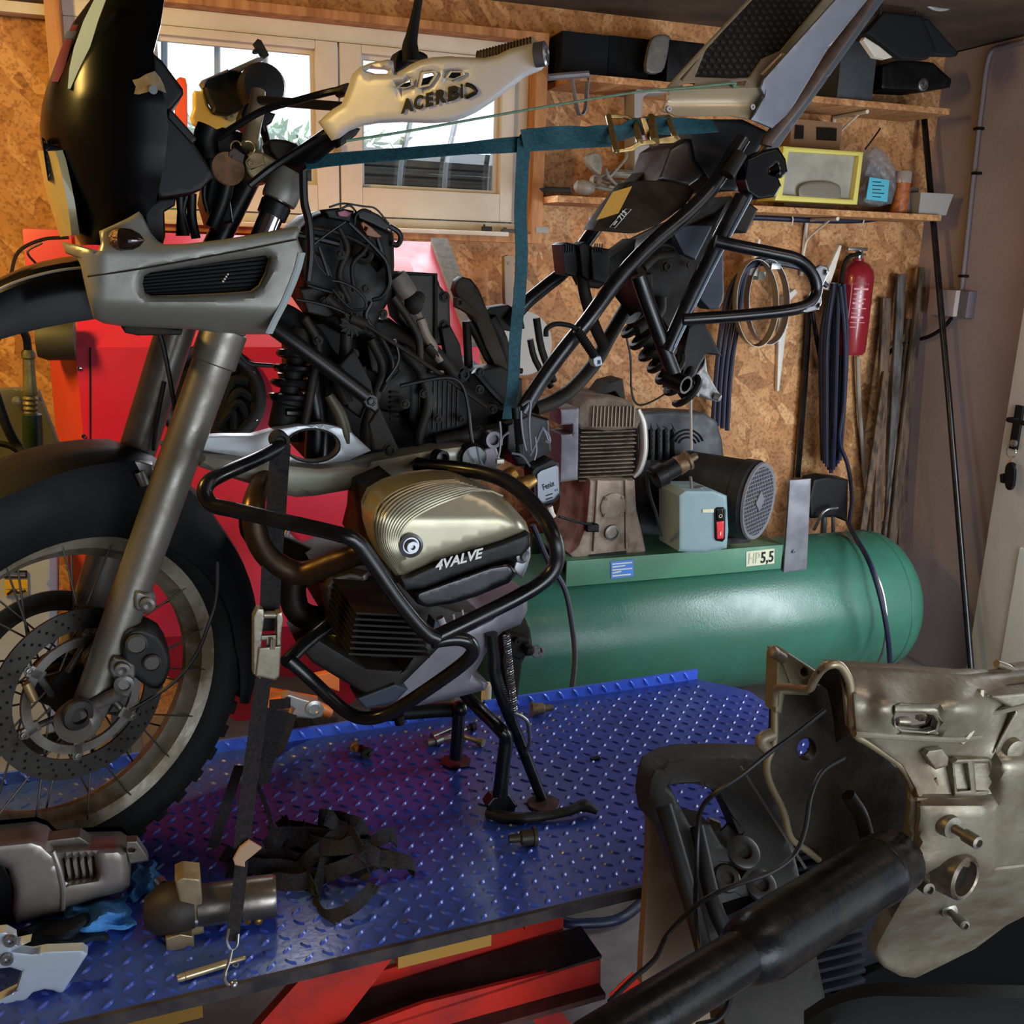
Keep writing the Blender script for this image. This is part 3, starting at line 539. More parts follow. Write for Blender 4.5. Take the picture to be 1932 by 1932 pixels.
m = M(); m.tube([c2+A(-.01, -.02, .03), c2+A(-.08, -.03, 0), c2+A(-.09, -.03, -.12), c2+A(-.085, -.02, -.3)], .008); P_('hose', m, mRUB, fe)
m = M(); q0 = A(c2[0]-.005, c[1]-r-.001, 0)
lbl = c[2]+h*.2
xe = tp[0]*.5+c[0]*.5+.004; cyp = lambda a, z: A(xe+(r+.0012)*math.sin(R_(a-42)), c[1]-(r+.0012)*math.cos(R_(a-42)), z)
k0 = len(m.v); text(m, 'EXTINCTEUR', A(0, 0, 0), A(52, 0, 0), ZB, .009, ext=0)
m.v[k0:] = [tuple(cyp(v[0], lbl+h*.55+v[2])) for v in m.v[k0:]]
def cband(a0, a1, z, t): m.shell([[cyp(a0+(a1-a0)*i/8, z), cyp(a0+(a1-a0)*i/8, z+t)] for i in range(9)], .0006)
for k in range(9): cband(2, (50, 34, 44, 38, 50, 30, 44, 50, 22)[k], lbl+h*.5-.018*k, .003 if k % 3 else .007)
cband(-6, -4, lbl-.01, h*.6); P_('label_print', m, mat('label_pink', '#c98b90', .6), fe)
m = M(); m.tube([W(1618, 672, YW-.03), W(1622, 780, YW-.03), W(1634, 920, YW-.03), W(1640, 1000, YW-.03)], .009, n=8, sm=2); solo('white_rod', m, mat('rod_white', '#8e8578', .6), 'pale thin rod leaning below the fire extinguisher', 'rod')
# slats in the corner
sl = [((1672, 560), (1650, 1100), .022, '#6b5442', 'dark brown slat leaning in the corner right of the extinguisher'), ((1700, 515), (1668, 1150), .02, '#575250', 'grey slat with dark top leaning in the corner'), ((1722, 600), (1655, 1180), .024, '#7b6c62', 'wide grey wooden slat leaning across the corner'), ((1742, 502), (1660, 1220), .02, '#6a5747', 'long brown slat with rounded top leaning against the mauve wall'), ((1712, 760), (1690, 1230), .018, '#5c4436', 'reddish narrow slat standing low in the corner'), ((1672, 700), (1628, 1000), .014, '#63503c', 'pale narrow slat behind the blue hose loops')]
for i, (p, q, r, c, lab) in enumerate(sl):
    a = W(*p, YW-.05-.03*i); b = W(*q, YW-.2-.025*i); a = W(*p, YW-.04-.012*i); d = nrm(b-a); y = nrm(np.cross(d, A(1, 0, 0))); L_ = np.linalg.norm(b-a)
    if b[2] > 0: b = a+d*(a[2]/-d[2]) if d[2] < 0 else b; L_ = np.linalg.norm(b-a)
    m = M(); m.box((a+b)/2, (r*2, r*.8, L_-.01), ax=(nrm(np.cross(y, d)), y, d), bev=.005); solo('timber_batten', m, mat('slat%d' % i, c, .8, c2='#2b221b', vs=5, stretch=(6, 6, 1)), lab, 'slat', 'wooden slats in the corner')
m = M(); a = _X(1745, 215, .03); b = Zp(1833, 1275, 0.0); m.tube([W(1742, 205, YW-.03), X_(1790, 750, XW-.10), X_(1832, 1262, XW-.16)], .012, n=10, sm=1); solo('black_pole', m, mBLKM, 'long black pole leaning on the mauve wall beside the door', 'pole')
m = M(); m.tube([W(1665, 985, YW-.12), W(1688, 1010, YW-.12), W(1685, 1035, YW-.12), W(1664, 1045, YW-.12)], .006, n=8); solo('wire_hook', m, mCABLE, 'black curved wire hook among the slats in the corner', 'hook')
# ================================================================ compressor
cp = thing('air_compressor', 'green tank workshop air compressor with finned pump and electric motor', 'compressor', (1.85, 2.95, 0))
TY, TZ, TR = 2.95, .365, .27
m = M(); xr = 2.64; prof = [(0, xr)]+[(TR*math.cos(a), xr-.14+.14*math.sin(a)) for a in np.linspace(R_(78), 0, 9)]+[(TR, .95)]+[(TR*math.cos(a), .95-.14*math.sin(a)) for a in np.linspace(0, R_(85), 8)]
m.lathe(A(0, TY, TZ), A(1, 0, 0), prof, n=72); P_('tank', m, mGREEN, cp)
m = M(); m.lathe(A(xr-.15, TY, TZ), A(1, 0, 0), [(TR+.001, -.003), (TR+.003, 0), (TR+.001, .003)], n=64); P_('weld_seam', m, mGREEN, cp)
for x in (1.25, 2.35): m = M(); m.box((x, TY-.13, .06), (.06, .05, .12), bev=.005); m.box((x, TY+.13, .06), (.06, .05, .12), bev=.005); P_('foot', m, mGREEN, cp)
bz0, bz1 = .585, .672; x0, x1 = W(1068, 1100, 2.78)[0], W(1476, 1050, 2.78)[0]
m = M(); m.box(((x0+x1)/2, 2.785, (bz0+bz1)/2), (x1-x0, .008, bz1-bz0), bev=.002); m.box(((x0+x1)/2, 2.95, bz1-.004), (x1-x0, .33, .008)); m.box(((x0+x1)/2, 3.11, (bz0+bz1)/2), (x1-x0, .008, bz1-bz0)); P_('base_beam', m, mGREENL, cp)
m = M(); m.patch([(1490, 906), (1530, 903), (1522, 1075), (1478, 1080)], 2.775, .006, fr=W, rnd=2); m.bolt(W(1497, 1040, 2.774), A(0, -1, 0), .006); P_('upright_plate', m, mGREY, cp)
m = M(); m.patch([(1152, 1060), (1195, 1055), (1195, 1087), (1153, 1092)], 2.779, .002, fr=W, rnd=0); st = P_('rating_sticker', m, mat('sticker_blue', '#3f79c4', .5), cp)
m = M()
for k in range(5): a = W(1155, 1064.5+k*5.6, 2.778); b = W((1193, 1180, 1193, 1172, 1190)[k], 1061+k*5.6, 2.778); m.box((a+b)/2, (b[0]-a[0], .001, .0045), ax=(nrm(b-a), A(0, 1, 0), ZB))
P_('sticker_print', m, mTXW, st)
m = M(); m.patch([(1408, 1041), (1461, 1035), (1461, 1063), (1408, 1069)], 2.779, .002, fr=W, rnd=0); st = P_('power_sticker', m, mat('sticker_cream', '#c0bda2', .5), cp)
m = M(); text(m, '5,5', W(1435, 1062, 2.778), W(1459, 1059, 2.778), ZB, W(1459, 1038, 2.778)[2]-W(1459, 1058, 2.778)[2], bold=.02); P_('sticker_print', m, mTXT, st)
m = M(); text(m, 'HP', W(1412, 1064, 2.778), W(1433, 1062, 2.778), ZB, W(1459, 1039, 2.778)[2]-W(1459, 1059, 2.778)[2]); P_('sticker_print', m, mat('faded_print', '#a9a78f', .6), st)
# pump
PD = mat('dusty_casting', '#6d5d4d', .75, .2, c2='#40352b', vs=14, bump=.3)
PB = mat('brown_cast_block', '#a39281', .7, .2, c2='#6f5e4e', vs=11, bump=.3)
m = M(); m.patch([(1085, 1062), (1075, 1045), (1090, 1030), (1105, 990), (1113, 905), (1197, 905), (1200, 960), (1212, 1010), (1218, 1040), (1225, 1050)], 2.82, .24, fr=W, rnd=7); P_('crankcase', m, PB, cp)
m = M(); m.patch([(1112, 1047), (1182, 1040), (1182, 1049), (1112, 1056)], 2.815, .02, fr=W, rnd=0); P_('slot', m, mTXT, cp)
c = W(1156, 955, 2.82); m = M(); m.lathe(c, A(0, -1, 0), [(.045, -.01), (.045, .006), (.036, .01), (0, .01)], n=28); 
for a in range(4): m.bolt(c+A(math.cos(R_(45+90*a))*.04, -.006, math.sin(R_(45+90*a))*.04), A(0, -1, 0), .006)
P_('bearing_cover', m, mat('pale_cover', '#a19481', .6, .3, c2='#877966', vs=18), cp)
c = W(1153, 1004, 2.82); m = M(); m.lathe(c, A(0, -1, 0), [(.026, -.01), (.026, .012), (.019, .014), (.019, .008), (0, .008)], n=24); P_('sight_glass', m, mALU, cp)
m = M(); m.tube([W(1128, 905, 2.815), W(1120, 1040, 2.815)], .004, sm=1); m.tube([W(1180, 905, 2.815), W(1182, 1035, 2.815)], .004, sm=1); P_('rib', m, PB, cp)
m = M(); m.patch([(1108, 990), (1130, 990), (1130, 1004), (1108, 1004)], 2.79, .03, fr=W, rnd=3); m.tube([W(1115, 990, 2.79), W(1090, 985, 2.76), W(1055, 975, 2.74)], .004); P_('sensor', m, mBLK, cp)
cx0, cx1 = W(1098, 850, 2.84)[0], W(1198, 850, 2.84)[0]
m = M(); n_ = 15
zt, zb = W(1150, 800, 2.84)[2], W(1150, 906, 2.84)[2]
for k in range(n_):
    z = zb+(zt-zb)*k/(n_-1); q = .012*(1 if k % 2 else .3); m.box(((cx0+cx1)/2, 2.95, z), (cx1-cx0+q, .20+q, .0045), bev=.002)
P_('cylinder_fins', m, mat('fin_brown', '#7b6a58', .7, .3, c2='#4b3f34', vs=20), cp)
m = M(); m.box(((cx0+cx1)/2, 2.95, (zt+zb)/2), (cx1-cx0-.05, .15, zt-zb+.03), bev=.02); P_('cylinder', m, mDIRT, cp)
m = M(); m.patch([(1093, 808), (1093, 765), (1110, 752), (1150, 748), (1185, 755), (1200, 772), (1202, 808)], 2.83, .23, fr=W, rnd=8, sm=2); hd = P_('cylinder_head', m, PD, cp)
m = M()
for k in range(12): x = 1118+k*7; m.box((W(x, 768, 2.828)+W(x, 803, 2.828))/2, (.003, .012, .066))
P_('head_fins', m, mat('fin_edge', '#8b7d6c', .6, .3), hd)
m = M(); m.patch([(1125, 752), (1148, 722), (1175, 715), (1180, 755), (1170, 752), (1160, 738), (1130, 748)], 2.9, .1, fr=W, rnd=3); P_('air_filter', m, mDUST, cp)
m = M(); m.patch([(1057, 772), (1092, 770), (1090, 905), (1056, 910), (1058, 820), (1080, 818), (1080, 800), (1058, 802)], 2.8, .1, fr=W, rnd=4); P_('pressure_duct', m, mGREY, cp)
m = M(); m.tube([W(1203, 772, 2.86), W(1212, 800, 2.86), W(1214, 850, 2.86), W(1206, 885, 2.86), W(1195, 900, 2.86)], [.01, .016, .016, .013, .008]); P_('discharge_pipe', m, mat('pale_pipe', '#9a938a', .4, .5), cp)
# belt guard, motor
BG = mat('guard_grey', '#35373a', .55, c2='#27292b', vs=9)
vents = [[(1222+k*14, 812), (1227+k*14, 808), (1228+k*14, 868), (1221+k*14, 868)] for k in range(4)]
m = M(); m.patch([(1205, 1010), (1200, 780), (1260, 776), (1330, 780), (1352, 795), (1362, 830), (1368, 900), (1366, 1000), (1300, 1020)], 3.0, .09, fr=W, rnd=7, holes=vents); P_('belt_guard', m, BG, cp)
m = M()
for r_ in (14, 21, 28):
    for a0 in (195, 0): m.tube([W(1297+(r_+3)*math.cos(R_(a)), 842+(r_+3)*math.sin(R_(a)), 2.998) for a in range(200, 341, 20)], .0035, n=6)
P_('guard_slot', m, mTXT, cp)
c0 = W(1428, 945, 2.72); ax = nrm(A(-.55, .83, .0)); mm = .135
m = M(); prof = [(.0, -.004), (mm*.93, 0), (mm, .012), (mm, .05), (mm*.96, .055), (mm*.96, .27), (mm*.8, .3), (0, .3)]; m.lathe(c0, ax, prof, n=44); mo = P_('motor', m, mat('motor_black', '#191a1c', .5, c2='#100f0f', vs=8), cp)
m = M(); u_ = nrm(np.cross(ax, ZB)); 
for i in range(-8, 9):
    q = i*.0135; L_ = math.sqrt(max(0, (mm*.88)**2-q*q))
    m.box(c0-ax*.006+u_*q, (.0035, .004, 2*L_), ax=(u_, ax, ZB)); m.box(c0-ax*.006+ZB*q, (2*L_, .004, .0035), ax=(u_, ax, ZB))
m.lathe(c0-ax*.008, ax, [(mm*.86, 0), (mm*.95, -.002), (mm*.97, .006), (mm*.86, .006)], n=44, closed=True); m.box(c0-ax*.01, (.05, .006, .05), ax=(nrm(u_+ZB), ax, nrm(ZB-u_)), bev=.002); P_('fan_grille', m, mat('grille_grey', '#626266', .5), mo)
m = M(); m.box(c0+ax*.16+A(0, 0, -.145), (.2, .2, .02)); P_('motor_foot', m, mBLKM, mo)
# switch box
m = M(); m.patch([(1280, 1040), (1280, 935), (1292, 925), (1345, 925), (1371, 935), (1374, 1000), (1371, 1034), (1330, 1042), (1300, 1042)], 2.66, .14, fr=W, rnd=7); sb = P_('pressure_switch', m, mat('switch_grey_blue', '#748b91', .4, c2='#6a8187', vs=6), cp)
m = M(); m.patch([(1348, 962), (1354, 957), (1366, 957), (1369, 962), (1368, 1017), (1363, 1022), (1351, 1020), (1349, 1015)], 2.655, .01, fr=W, rnd=2); P_('switch_plate', m, mBLKG, sb)
m = M(); m.patch([(1352, 985), (1366, 983), (1365, 1016), (1353, 1017)], 2.65, .01, fr=W, rnd=2); P_('red_rocker', m, mat('rocker_red', '#c0222c', .3), sb)
m = M(); m.patch([(1353, 960), (1365, 960), (1365, 981), (1353, 982)], 2.65, .01, fr=W, rnd=2); P_('black_rocker', m, mBLKG, sb)
m = M(); text(m, 'O', W(1356, 977, 2.649), W(1362, 977, 2.649), ZB, .012); text(m, 'I', W(1358, 1010, 2.649), W(1360, 1010, 2.649), ZB, .012); m.patch([(1326, 961), (1347, 960), (1347, 967), (1326, 967)], 2.657, .002, fr=W, rnd=0); P_('switch_print', m, mat('cream_print', '#bcb69a', .6), sb)
m = M(); m.cyl(W(1318, 928, 2.7), W(1318, 918, 2.7), .016); m.cyl(W(1305, 930, 2.7), W(1303, 900, 2.68), .005); P_('cable_gland', m, mGREY, sb)
# hoses of the compressor
m = M(); m.tube([W(1005, 990, 2.6), W(1035, 1060, 2.6), W(1065, 1110, 2.58), W(1078, 1170, 2.55), W(1085, 1240, 2.5), W(1078, 1312, 2.45), W(1065, 1420, 2.42), W(1060, 1490, 2.5)], .0085, n=9); solo('air_hose', m, mHOSE, 'dark blue hose hanging in front of the left end of the green tank', 'hose')
m = M(); m.tube([W(1600, 985, 3.0), W(1612, 1010, 2.85), W(1640, 1060, 2.68), W(1662, 1130, 2.6), W(1675, 1200, 2.58), W(1680, 1262, 2.6)], .009, n=9); solo('air_hose', m, mHOSE, 'dark hose draped over the right end of the green tank', 'hose')
m = M(); m.tube([W(1590, 1005, 2.95), W(1630, 1040, 2.8), W(1660, 1100, 2.68), W(1672, 1160, 2.64), W(1668, 1220, 2.63), W(1652, 1262, 2.66)], .005, n=8); solo('steel_pipe', m, mSTEEL, 'thin pale pipe following the dome of the green tank', 'pipe')
# plug connector hanging on a cord
hg = thing('hanging_connector', 'round black and brass plug connector hanging on a cord over the switch box', 'connector', W(1275, 910, 2.45))
a, b = W(1252, 893, 2.5), W(1318, 858, 2.5); d = nrm(b-a); m = M(); m.lathe(a-d*.03, d, [(.0, 0), (.035, 0), (.037, .03), (.033, .034), (.028, .036), (.028, .075)], n=26); P_('plug_body', m, mBLK, hg)
m = M(); m.lathe(a+d*.045, d, [(.028, 0), (.03, .004), (.026, .03), (.03, .034), (.03, .042), (.012, .046), (.01, .07)], n=26); P_('brass_collar', m, mat('brown_metal', '#6a563f', .45, .5, c2='#4a3a28', vs=25), hg)
m = M(); m.tube([W(1302, 600, 2.42), W(1303, 740, 2.45), W(1304, 848, 2.5)], .0045, n=8, sm=2); P_('cord', m, mat('grey_cord2', '#8d8a84', .6), hg)
m = M(); m.tube([a-d*.03, W(1222, 890, 2.5), W(1225, 930, 2.55), W(1238, 970, 2.6), W(1248, 1010, 2.7)], .005, n=7); P_('lead', m, mCABLE, hg)
# ================================================================ blast cabinet (red)
bc = thing('blast_cabinet', 'red sheet metal blasting cabinet with round glove port behind the motorcycle', 'cabinet', (.33, 2.7, 0)); bY = 2.48
xl = W(143, 655, bY)[0]; xr2 = W(905, 660, bY)[0]; zt_ = W(300, 655, bY)[2]; zl = W(450, 1190, bY)[2]; zk = zt_+.265; yb = 3.12
m = M(); side = [A(0, bY, zl), A(0, bY, zt_), A(0, bY+.42, zk), A(0, yb, zk), A(0, yb, zl)]
m.prism([p+A(xl, 0, 0) for p in side], A(xr2-xl, 0, 0)); P_('housing', m, mRED, bc)
m = M(); m.prism([A(xr2-.03, bY-.006, zt_+.01), A(xr2-.03, bY+.41, zk+.012), A(xr2-.03, bY+.41, zk-.03), A(xr2-.03, bY+.02, zt_-.02)], A(.05, 0, 0)); P_('lid_seal', m, mat('grey_foam', '#7f7f80', .9, c2='#6a6a6b', vs=60), bc)
dz = nrm(A(0, .42, .265)); m = M(); m.box(A((xl+xr2)/2+.1, bY+.21, zt_+.1325)+nrm(A(0, -.265, .42))*.004, (.55, .3, .008), ax=(A(1, 0, 0), dz, np.cross(A(1, 0, 0), dz)), bev=.003); P_('lid', m, mat('red_lid_lit', '#d86a78', .4), bc)  # paler than the housing: window light put into the lid's colour
m = M(); m.prism([A(xl-.0, bY+.01, zl-.0), A(xl, bY+.01, zt_-.03), A(xl-.07, bY+.12, zt_+.05), A(xl-.07, bY+.12, zl)], A(0, .3, 0)); P_('side_door', m, mat('red_side_lit', '#b5392a', .45), bc)  # orange cast of the light put into the side's red
for cx, cy in ((400, 748), (845, 760)):
    c = W(cx, cy, bY); m = M(); m.lathe(c, A(0, -1, 0), [(.092, -.02), (.118, -.002), (.128, .006), (.128, .012), (.104, .014), (.092, .008)], n=48, closed=True); gp = P_('glove_port', m, mBLKM, bc)
    m = M(); m.lathe(c, A(0, 1, 0), [(.1, -.006), (.098, .01), (.07, .012), (.03, .013), (0, .013)], n=40); P_('glove', m, mRUB, gp)
    m = M()
    for k in range(5): a = R_(-60+k*28); m.tube([c+A(.09*math.cos(a), -.002, .09*math.sin(a)), c+A(.055*math.cos(a+.3), -.02, .05*math.sin(a+.3)), c+A(.01, -.012, -.07)], .012, n=8)
    P_('glove_fold', m, mRUB, gp)
    for k in range(6):
        a = R_(30+60*k); m = M(); m.lathe(c+A(.117*math.cos(a), -.012, .117*math.sin(a)), A(0, -1, 0), [(.005, 0), (.004, .003), (0, .004)], n=10); P_('screw', m, mCHROME, gp)
for p in ((150, 695), (158, 823)): m = M(); m.lathe(W(*p, bY), A(0, -1, 0), [(.006, 0), (.005, .003), (0, .004)], n=12); P_('screw', m, mCHROME, bc)
m = M(); m.prism([W(168, 655, bY-.001), W(172, 655, bY-.001), W(172, 830, bY-.001), W(169, 830, bY-.001)], A(0, .001, 0)); P_('panel_seam', m, mTXT, bc)
m = M(); xa, xb = xl+.12, xr2-.12
m.loft([[A(xl+.02, bY+.03, zl), A(xr2-.02, bY+.03, zl), A(xr2-.02, yb-.03, zl), A(xl+.02, yb-.03, zl)], [A(xl+.33, bY+.25, zl-.38), A(xr2-.33, bY+.25, zl-.38), A(xr2-.33, bY+.4, zl-.38), A(xl+.33, bY+.4, zl-.38)]]); P_('hopper', m, mat('red_hopper', '#b81c32', .45), bc)
for x in (xl+.03, xr2-.03):
    for y in (bY+.03, yb-.03): m = M(); m.box((x, y, zl/2), (.04, .04, zl)); P_('leg', m, mat('grey_leg', '#6a6f74', .5, .3), bc)
m = M(); m.tube([W(470, 1010, 2.40), W(515, 1050, 2.42), W(550, 985, 2.44)], .008, sm=4); m.box(W(541, 1010, 2.45), (.02, .02, .1), ax=(nrm(A(1, 0, .8)), A(0, 1, 0), nrm(A(-.8, 0, 1)))); P_('latch', m, mSTEEL, bc)
m = M(); c = W(88, 640, bY); m.lathe(c, A(-1, 0, 0), [(.0, -.06), (.048, -.06), (.048, .0), (.04, .02), (.0, .02)], n=24); P_('blower_cap', m, mat('olive_black', '#2a281a', .6), bc)
m = M(); m.box(A(W(90, 455, 2.95)[0], 3.0, zk-.06), (.12, .1, .12), bev=.01); P_('red_lamp_box', m, mat('pale_red', '#c8434a', .5), bc)
# things at the left edge
m = M(); m.patch([(-20, 735), (46, 733), (72, 738), (118, 860), (118, 1000), (-20, 1000)], 2.2, .03, fr=W, rnd=3); solo('grey_board', m, mat('green_lit_board', '#4f4b36', .6, c2='#3f3c2c', vs=9), 'green lit grey sheet metal board standing left of the red cabinet', 'board')  # grey board, green light put into its colour
ac = thing('airline_connector', 'ribbed airline connector with green sleeve hanging from a black hose', 'connector', W(58, 850, 2.12))
m = M(); m.lathe(W(53, 660, 2.12), W(62, 860, 2.12)-W(53, 660, 2.12), [(.01, 0), (.013, .006), (.013, .015), (.0105, .018), (.0125, .075)]+sum([[(.014, .085+.01*k), (.0115, .09+.01*k)] for k in range(5)], [])+[(.01, .14), (.01, .17)], n=20); P_('ribbed_grip', m, mat('olive_metal', '#6b6038', .5, .4, c2='#4d4526', vs=30), ac)
m = M(); a, b = W(60, 778, 2.12), W(63, 852, 2.12); m.lathe(a, b-a, [(.013, 0), (.018, .004), (.019, .05), (.018, .1), (.0, .1)], n=20); P_('green_sleeve', m, mat('dark_green', '#12230f', .5), ac)
m = M(); m.tube([W(-20, 650, 2.1), W(10, 625, 2.1), W(35, 618, 2.1), W(49, 635, 2.11), W(53, 662, 2.12)], .0075, n=8); P_('hose', m, mRUB, ac)
m = M(); m.lathe(W(32, 757, 2.19), A(0, -1, 0), [(.01, 0), (.008, .01), (0, .012)], n=14); solo('wing_screw', m, mALU, 'small pale screw knob on the green lit grey board', 'screw')
m = M(); m.tube([W(-10, 740, 2.05), W(15, 810, 2.05), W(40, 850, 2.05), W(75, 880, 2.0)], .009, n=8); m.tube([W(-10, 835, 2.05), W(20, 842, 2.05), W(50, 862, 2.05)], .006, n=8); solo('rubber_hose', m, mRUB, 'black hose looping in front of the green lit grey board', 'hose')
m = M(); m.tube([W(20, 520, 2.6), W(35, 475, 2.6), W(80, 452, 2.6), W(130, 448, 2.6)], .004, n=6); m.tube([W(70, 500, 2.6), W(52, 475, 2.6), W(80, 458, 2.6)], .003, n=6); solo('loose_cable', m, mCABLE, 'thin black cable arching against the yellow lit chipboard', 'cable')
cz = thing('white_canister', 'white canister with yellow warning label seen through the wheel spokes', 'canister', W(50, 1230, 2.35))
m = M(); m.patch([(-30, 1470), (-30, 1040), (90, 1035), (96, 1060), (96, 1400), (170, 1410), (172, 1470)], 2.35, .2, fr=W, rnd=6); P_('canister_body', m, mat('canister_white', '#9da1a6', .4), cz)
m = M(); m.patch([(9, 1094), (52, 1094), (52, 1110), (9, 1112)], 2.345, .003, fr=W, rnd=0); m.patch([(9, 1114), (52, 1111), (52, 1122), (9, 1124)], 2.345, .003, fr=W, rnd=0); P_('warning_label', m, mat('label_yellow', '#c69a22', .5), cz)
m = M(); m.patch([(6, 1077), (51, 1077), (51, 1091), (6, 1091)], 2.345, .003, fr=W, rnd=0, holes=[[(9, 1080), (48, 1080), (48, 1088), (9, 1088)]]); m.tube([W(14, 1122, 2.343), W(26, 1113, 2.343), W(34, 1118, 2.343), W(48, 1114, 2.343)], .003, n=5); P_('label_print', m, mTXT, cz)
m = M(); m.patch([(330, 165), (333, 150), (340, 145), (350, 148), (353, 160), (354, 240), (358, 300), (410, 325), (412, 345), (330, 335)], YW-.16, .06, fr=W, rnd=5); solo('orange_cover', m, mat('orange_plastic', '#e2501a', .45), 'bright orange plastic cover on the window sill behind the black fairing', 'cover')
# sill clutter
sg = 'small parts on the window sill'; zs_ = W(900, 447, YW-.1)[2]
for k, (px, w_, h_, c, lab) in enumerate(((918, .03, .016, '#15110e', 'small black knob on the window sill'), (960, .05, .010, '#2a2420', 'flat dark bracket lying on the window sill'), (985, .02, .012, '#3a2f28', 'tiny brown piece beside the flat bracket on the sill'), (1020, .045, .022, '#8a8680', 'pale metal plate at the right end of the window sill'))):
    p = W(px, 445, YW-.1); m = M(); m.box((p[0], YW-.1, wb+.004+h_/2), (w_, .03, h_), bev=.003); m.cyl(A(p[0]-w_*.3, YW-.1, wb+.004+h_), A(p[0]-w_*.3, YW-.1, wb+.006+h_*1.3), w_*.12); solo('sill_part', m, mat('sillp%d' % k, c, .5), lab, 'part', sg)
# leaning things between the strap and the frame: extractor arm, pale disc
m = M(); m.patch([(951, 484), (960, 481), (970, 484), (968, 560), (960, 640), (952, 560)], 3.3, .03, fr=W, rnd=3); m.lathe(W(960, 497, 3.298), A(0, -1, 0), [(.006, 0), (.003, .003), (0, .003)], n=10); solo('wooden_lath', m, mat('grey_lath', '#8d8072', .7), 'pale pointed lath against the wall left of the teal strap', 'lath')
m = M(); c = W(985, 648, 2.9); m.lathe(c, A(.1, -1, .1), [(.0, 0), (.096, 0), (.1, .008), (.096, .016), (0, .012)], n=40); solo('white_disc', m, mat('disc_white', '#a09a90', .4), 'pale round disc behind the teal strap and frame tubes', 'disc')
m = M(); m.tube([W(1178, 618, 2.9), W(1185, 650, 2.9), W(1190, 680, 2.9), W(1192, 740, 2.9), W(1205, 764, 2.9), W(1235, 755, 2.9), W(1272, 730, 2.9), W(1274, 715, 2.9)], .0035, n=6); solo('thin_wire', m, mCABLE, 'thin black wire looping across the chipboard below the shock spring', 'wire')
# wall screws
for p in ((1264, 740), (1112, 413)): m = M(); m.lathe(W(*p, YW), A(0, -1, 0), [(.006, 0), (.005, .002), (0, .002)], n=10); solo('wall_screw', m, mSTEEL, 'bright screw head in the chipboard %s' % ('below the shock spring' if p[0] == 1264 else 'right of the window'), 'screw')
# ================================================================ scissor lift
def D(u, v, z=DECK): p = ORG+UB*u+VB*v; return A(p[0], p[1], z)
pF = Zp(1375, 1272); pN = Zp(900, 1745)
vF, vN = vof(pF), vof(pN); uE = float((Zp(1459, 1335)-ORG)@UB); uL = -1.35
lf = thing('scissor_lift', 'blue tread plate motorcycle lift on a red scissor frame', 'lift', D(0, (vF+vN)/2, 0))
cor = .11
m = M(); pl = [D(uL, vN), D(uE, vN), D(uE, vF-cor), D(uE-cor*.85, vF), D(uL, vF)]; m.prism([p-A(0, 0, .012) for p in pl], A(0, 0, .012)); 
# raised lens pattern, two directions
def lens(m, c, d, L_=.0125, w_=.0048, h=.0034):
    e = np.cross(ZB, d); vs = []; prof = ((-1, 0), (-.55, .8), (0, 1), (.55, .8), (1, 0), (.55, -.8), (0, -1), (-.55, -.8))
    vs = [c+d*a*L_+e*b*w_ for a, b in prof]+[c+d*a*L_*.6+e*b*w_*.35+ZB*h for a, b in prof]; m.add(vs, [(i, (i+1) % 8, 8+(i+1) % 8, 8+i) for i in range(8)]+[tuple(range(8, 16))])
pt = .0305; i = 0; u = uL+.02
da, db = nrm(UB+VB), nrm(UB-VB)
while u < uE-.015:
    j = 0; v = vN+.018
    while v < vF-.012:
        if not (u > uE-cor and v > vF-cor*1.0): lens(m, D(u, v), da if (i+j) % 2 else db)
        v += pt; j += 1
    u += pt; i += 1
P_('tread_deck', m, mBLUE, lf, fix=False)
m = M(); m.prism([D(uL, vF), D(uE-cor*.85, vF), D(uE-cor*.85, vF+.008), D(uL, vF+.008)], A(0, 0, .028)); u = uL+.02
while u < uE-cor-.02:
    c = D(u, vF-.0005, DECK+.014); dd = nrm(UB*.55-ZB*.8); e = nrm(np.cross(VB, dd)); h = .0022
    prof = ((-1, 0), (-.55, .8), (0, 1), (.55, .8), (1, 0), (.55, -.8), (0, -1), (-.55, -.8)); vs = [c+dd*a*.015+e*b*.0048 for a, b in prof]+[c+dd*a*.009+e*b*.002-VB*.003 for a, b in prof]; m.add(vs, [(k, (k+1) % 8, 8+(k+1) % 8, 8+k) for k in range(8)]+[tuple(range(8, 16))]); u += .042
P_('back_lip', m, mBLUEH, lf)
m = M(); m.prism([D(uL, vN-.006, DECK-.022), D(uE, vN-.006, DECK-.022), D(uE, vN+.002, DECK-.022), D(uL, vN+.002, DECK-.022)], A(0, 0, .0225)); m.prism([D(uE-.002, vN, DECK-.022), D(uE+.005, vN, DECK-.022), D(uE+.005, vF-cor, DECK-.022), D(uE-.002, vF-cor, DECK-.022)], A(0, 0, .02)); P_('edge_strip', m, mat('worn_edge', '#26242a', .5, .3, c2='#3a3430', vs=18), lf)
m = M(); u9 = float((B(906, 1725, vN+.06)-ORG)@UB); u7, u8 = [float((B(x, y, vN)-ORG)@UB) for x, y in ((380, 1862), (752, 1780))]
for ua, ub in ((uL, u7), (u8, u9)): m.prism([D(ua, vN+.003, DECK-.052), D(ub, vN+.003, DECK-.052), D(ub, vN+.04, DECK-.052), D(ua, vN+.04, DECK-.052)], A(0, 0, .035)); P_('ochre_rail', m, mOCH, lf)
m = M(); m.prism([D(uL, vF-.09, DECK-.07), D(.62, vF-.09, DECK-.07), D(.62, vF-.05, DECK-.07), D(uL, vF-.05, DECK-.07)], A(0, 0, .057)); P_('rear_rail', m, mOCH, lf)
vb = vN+.07
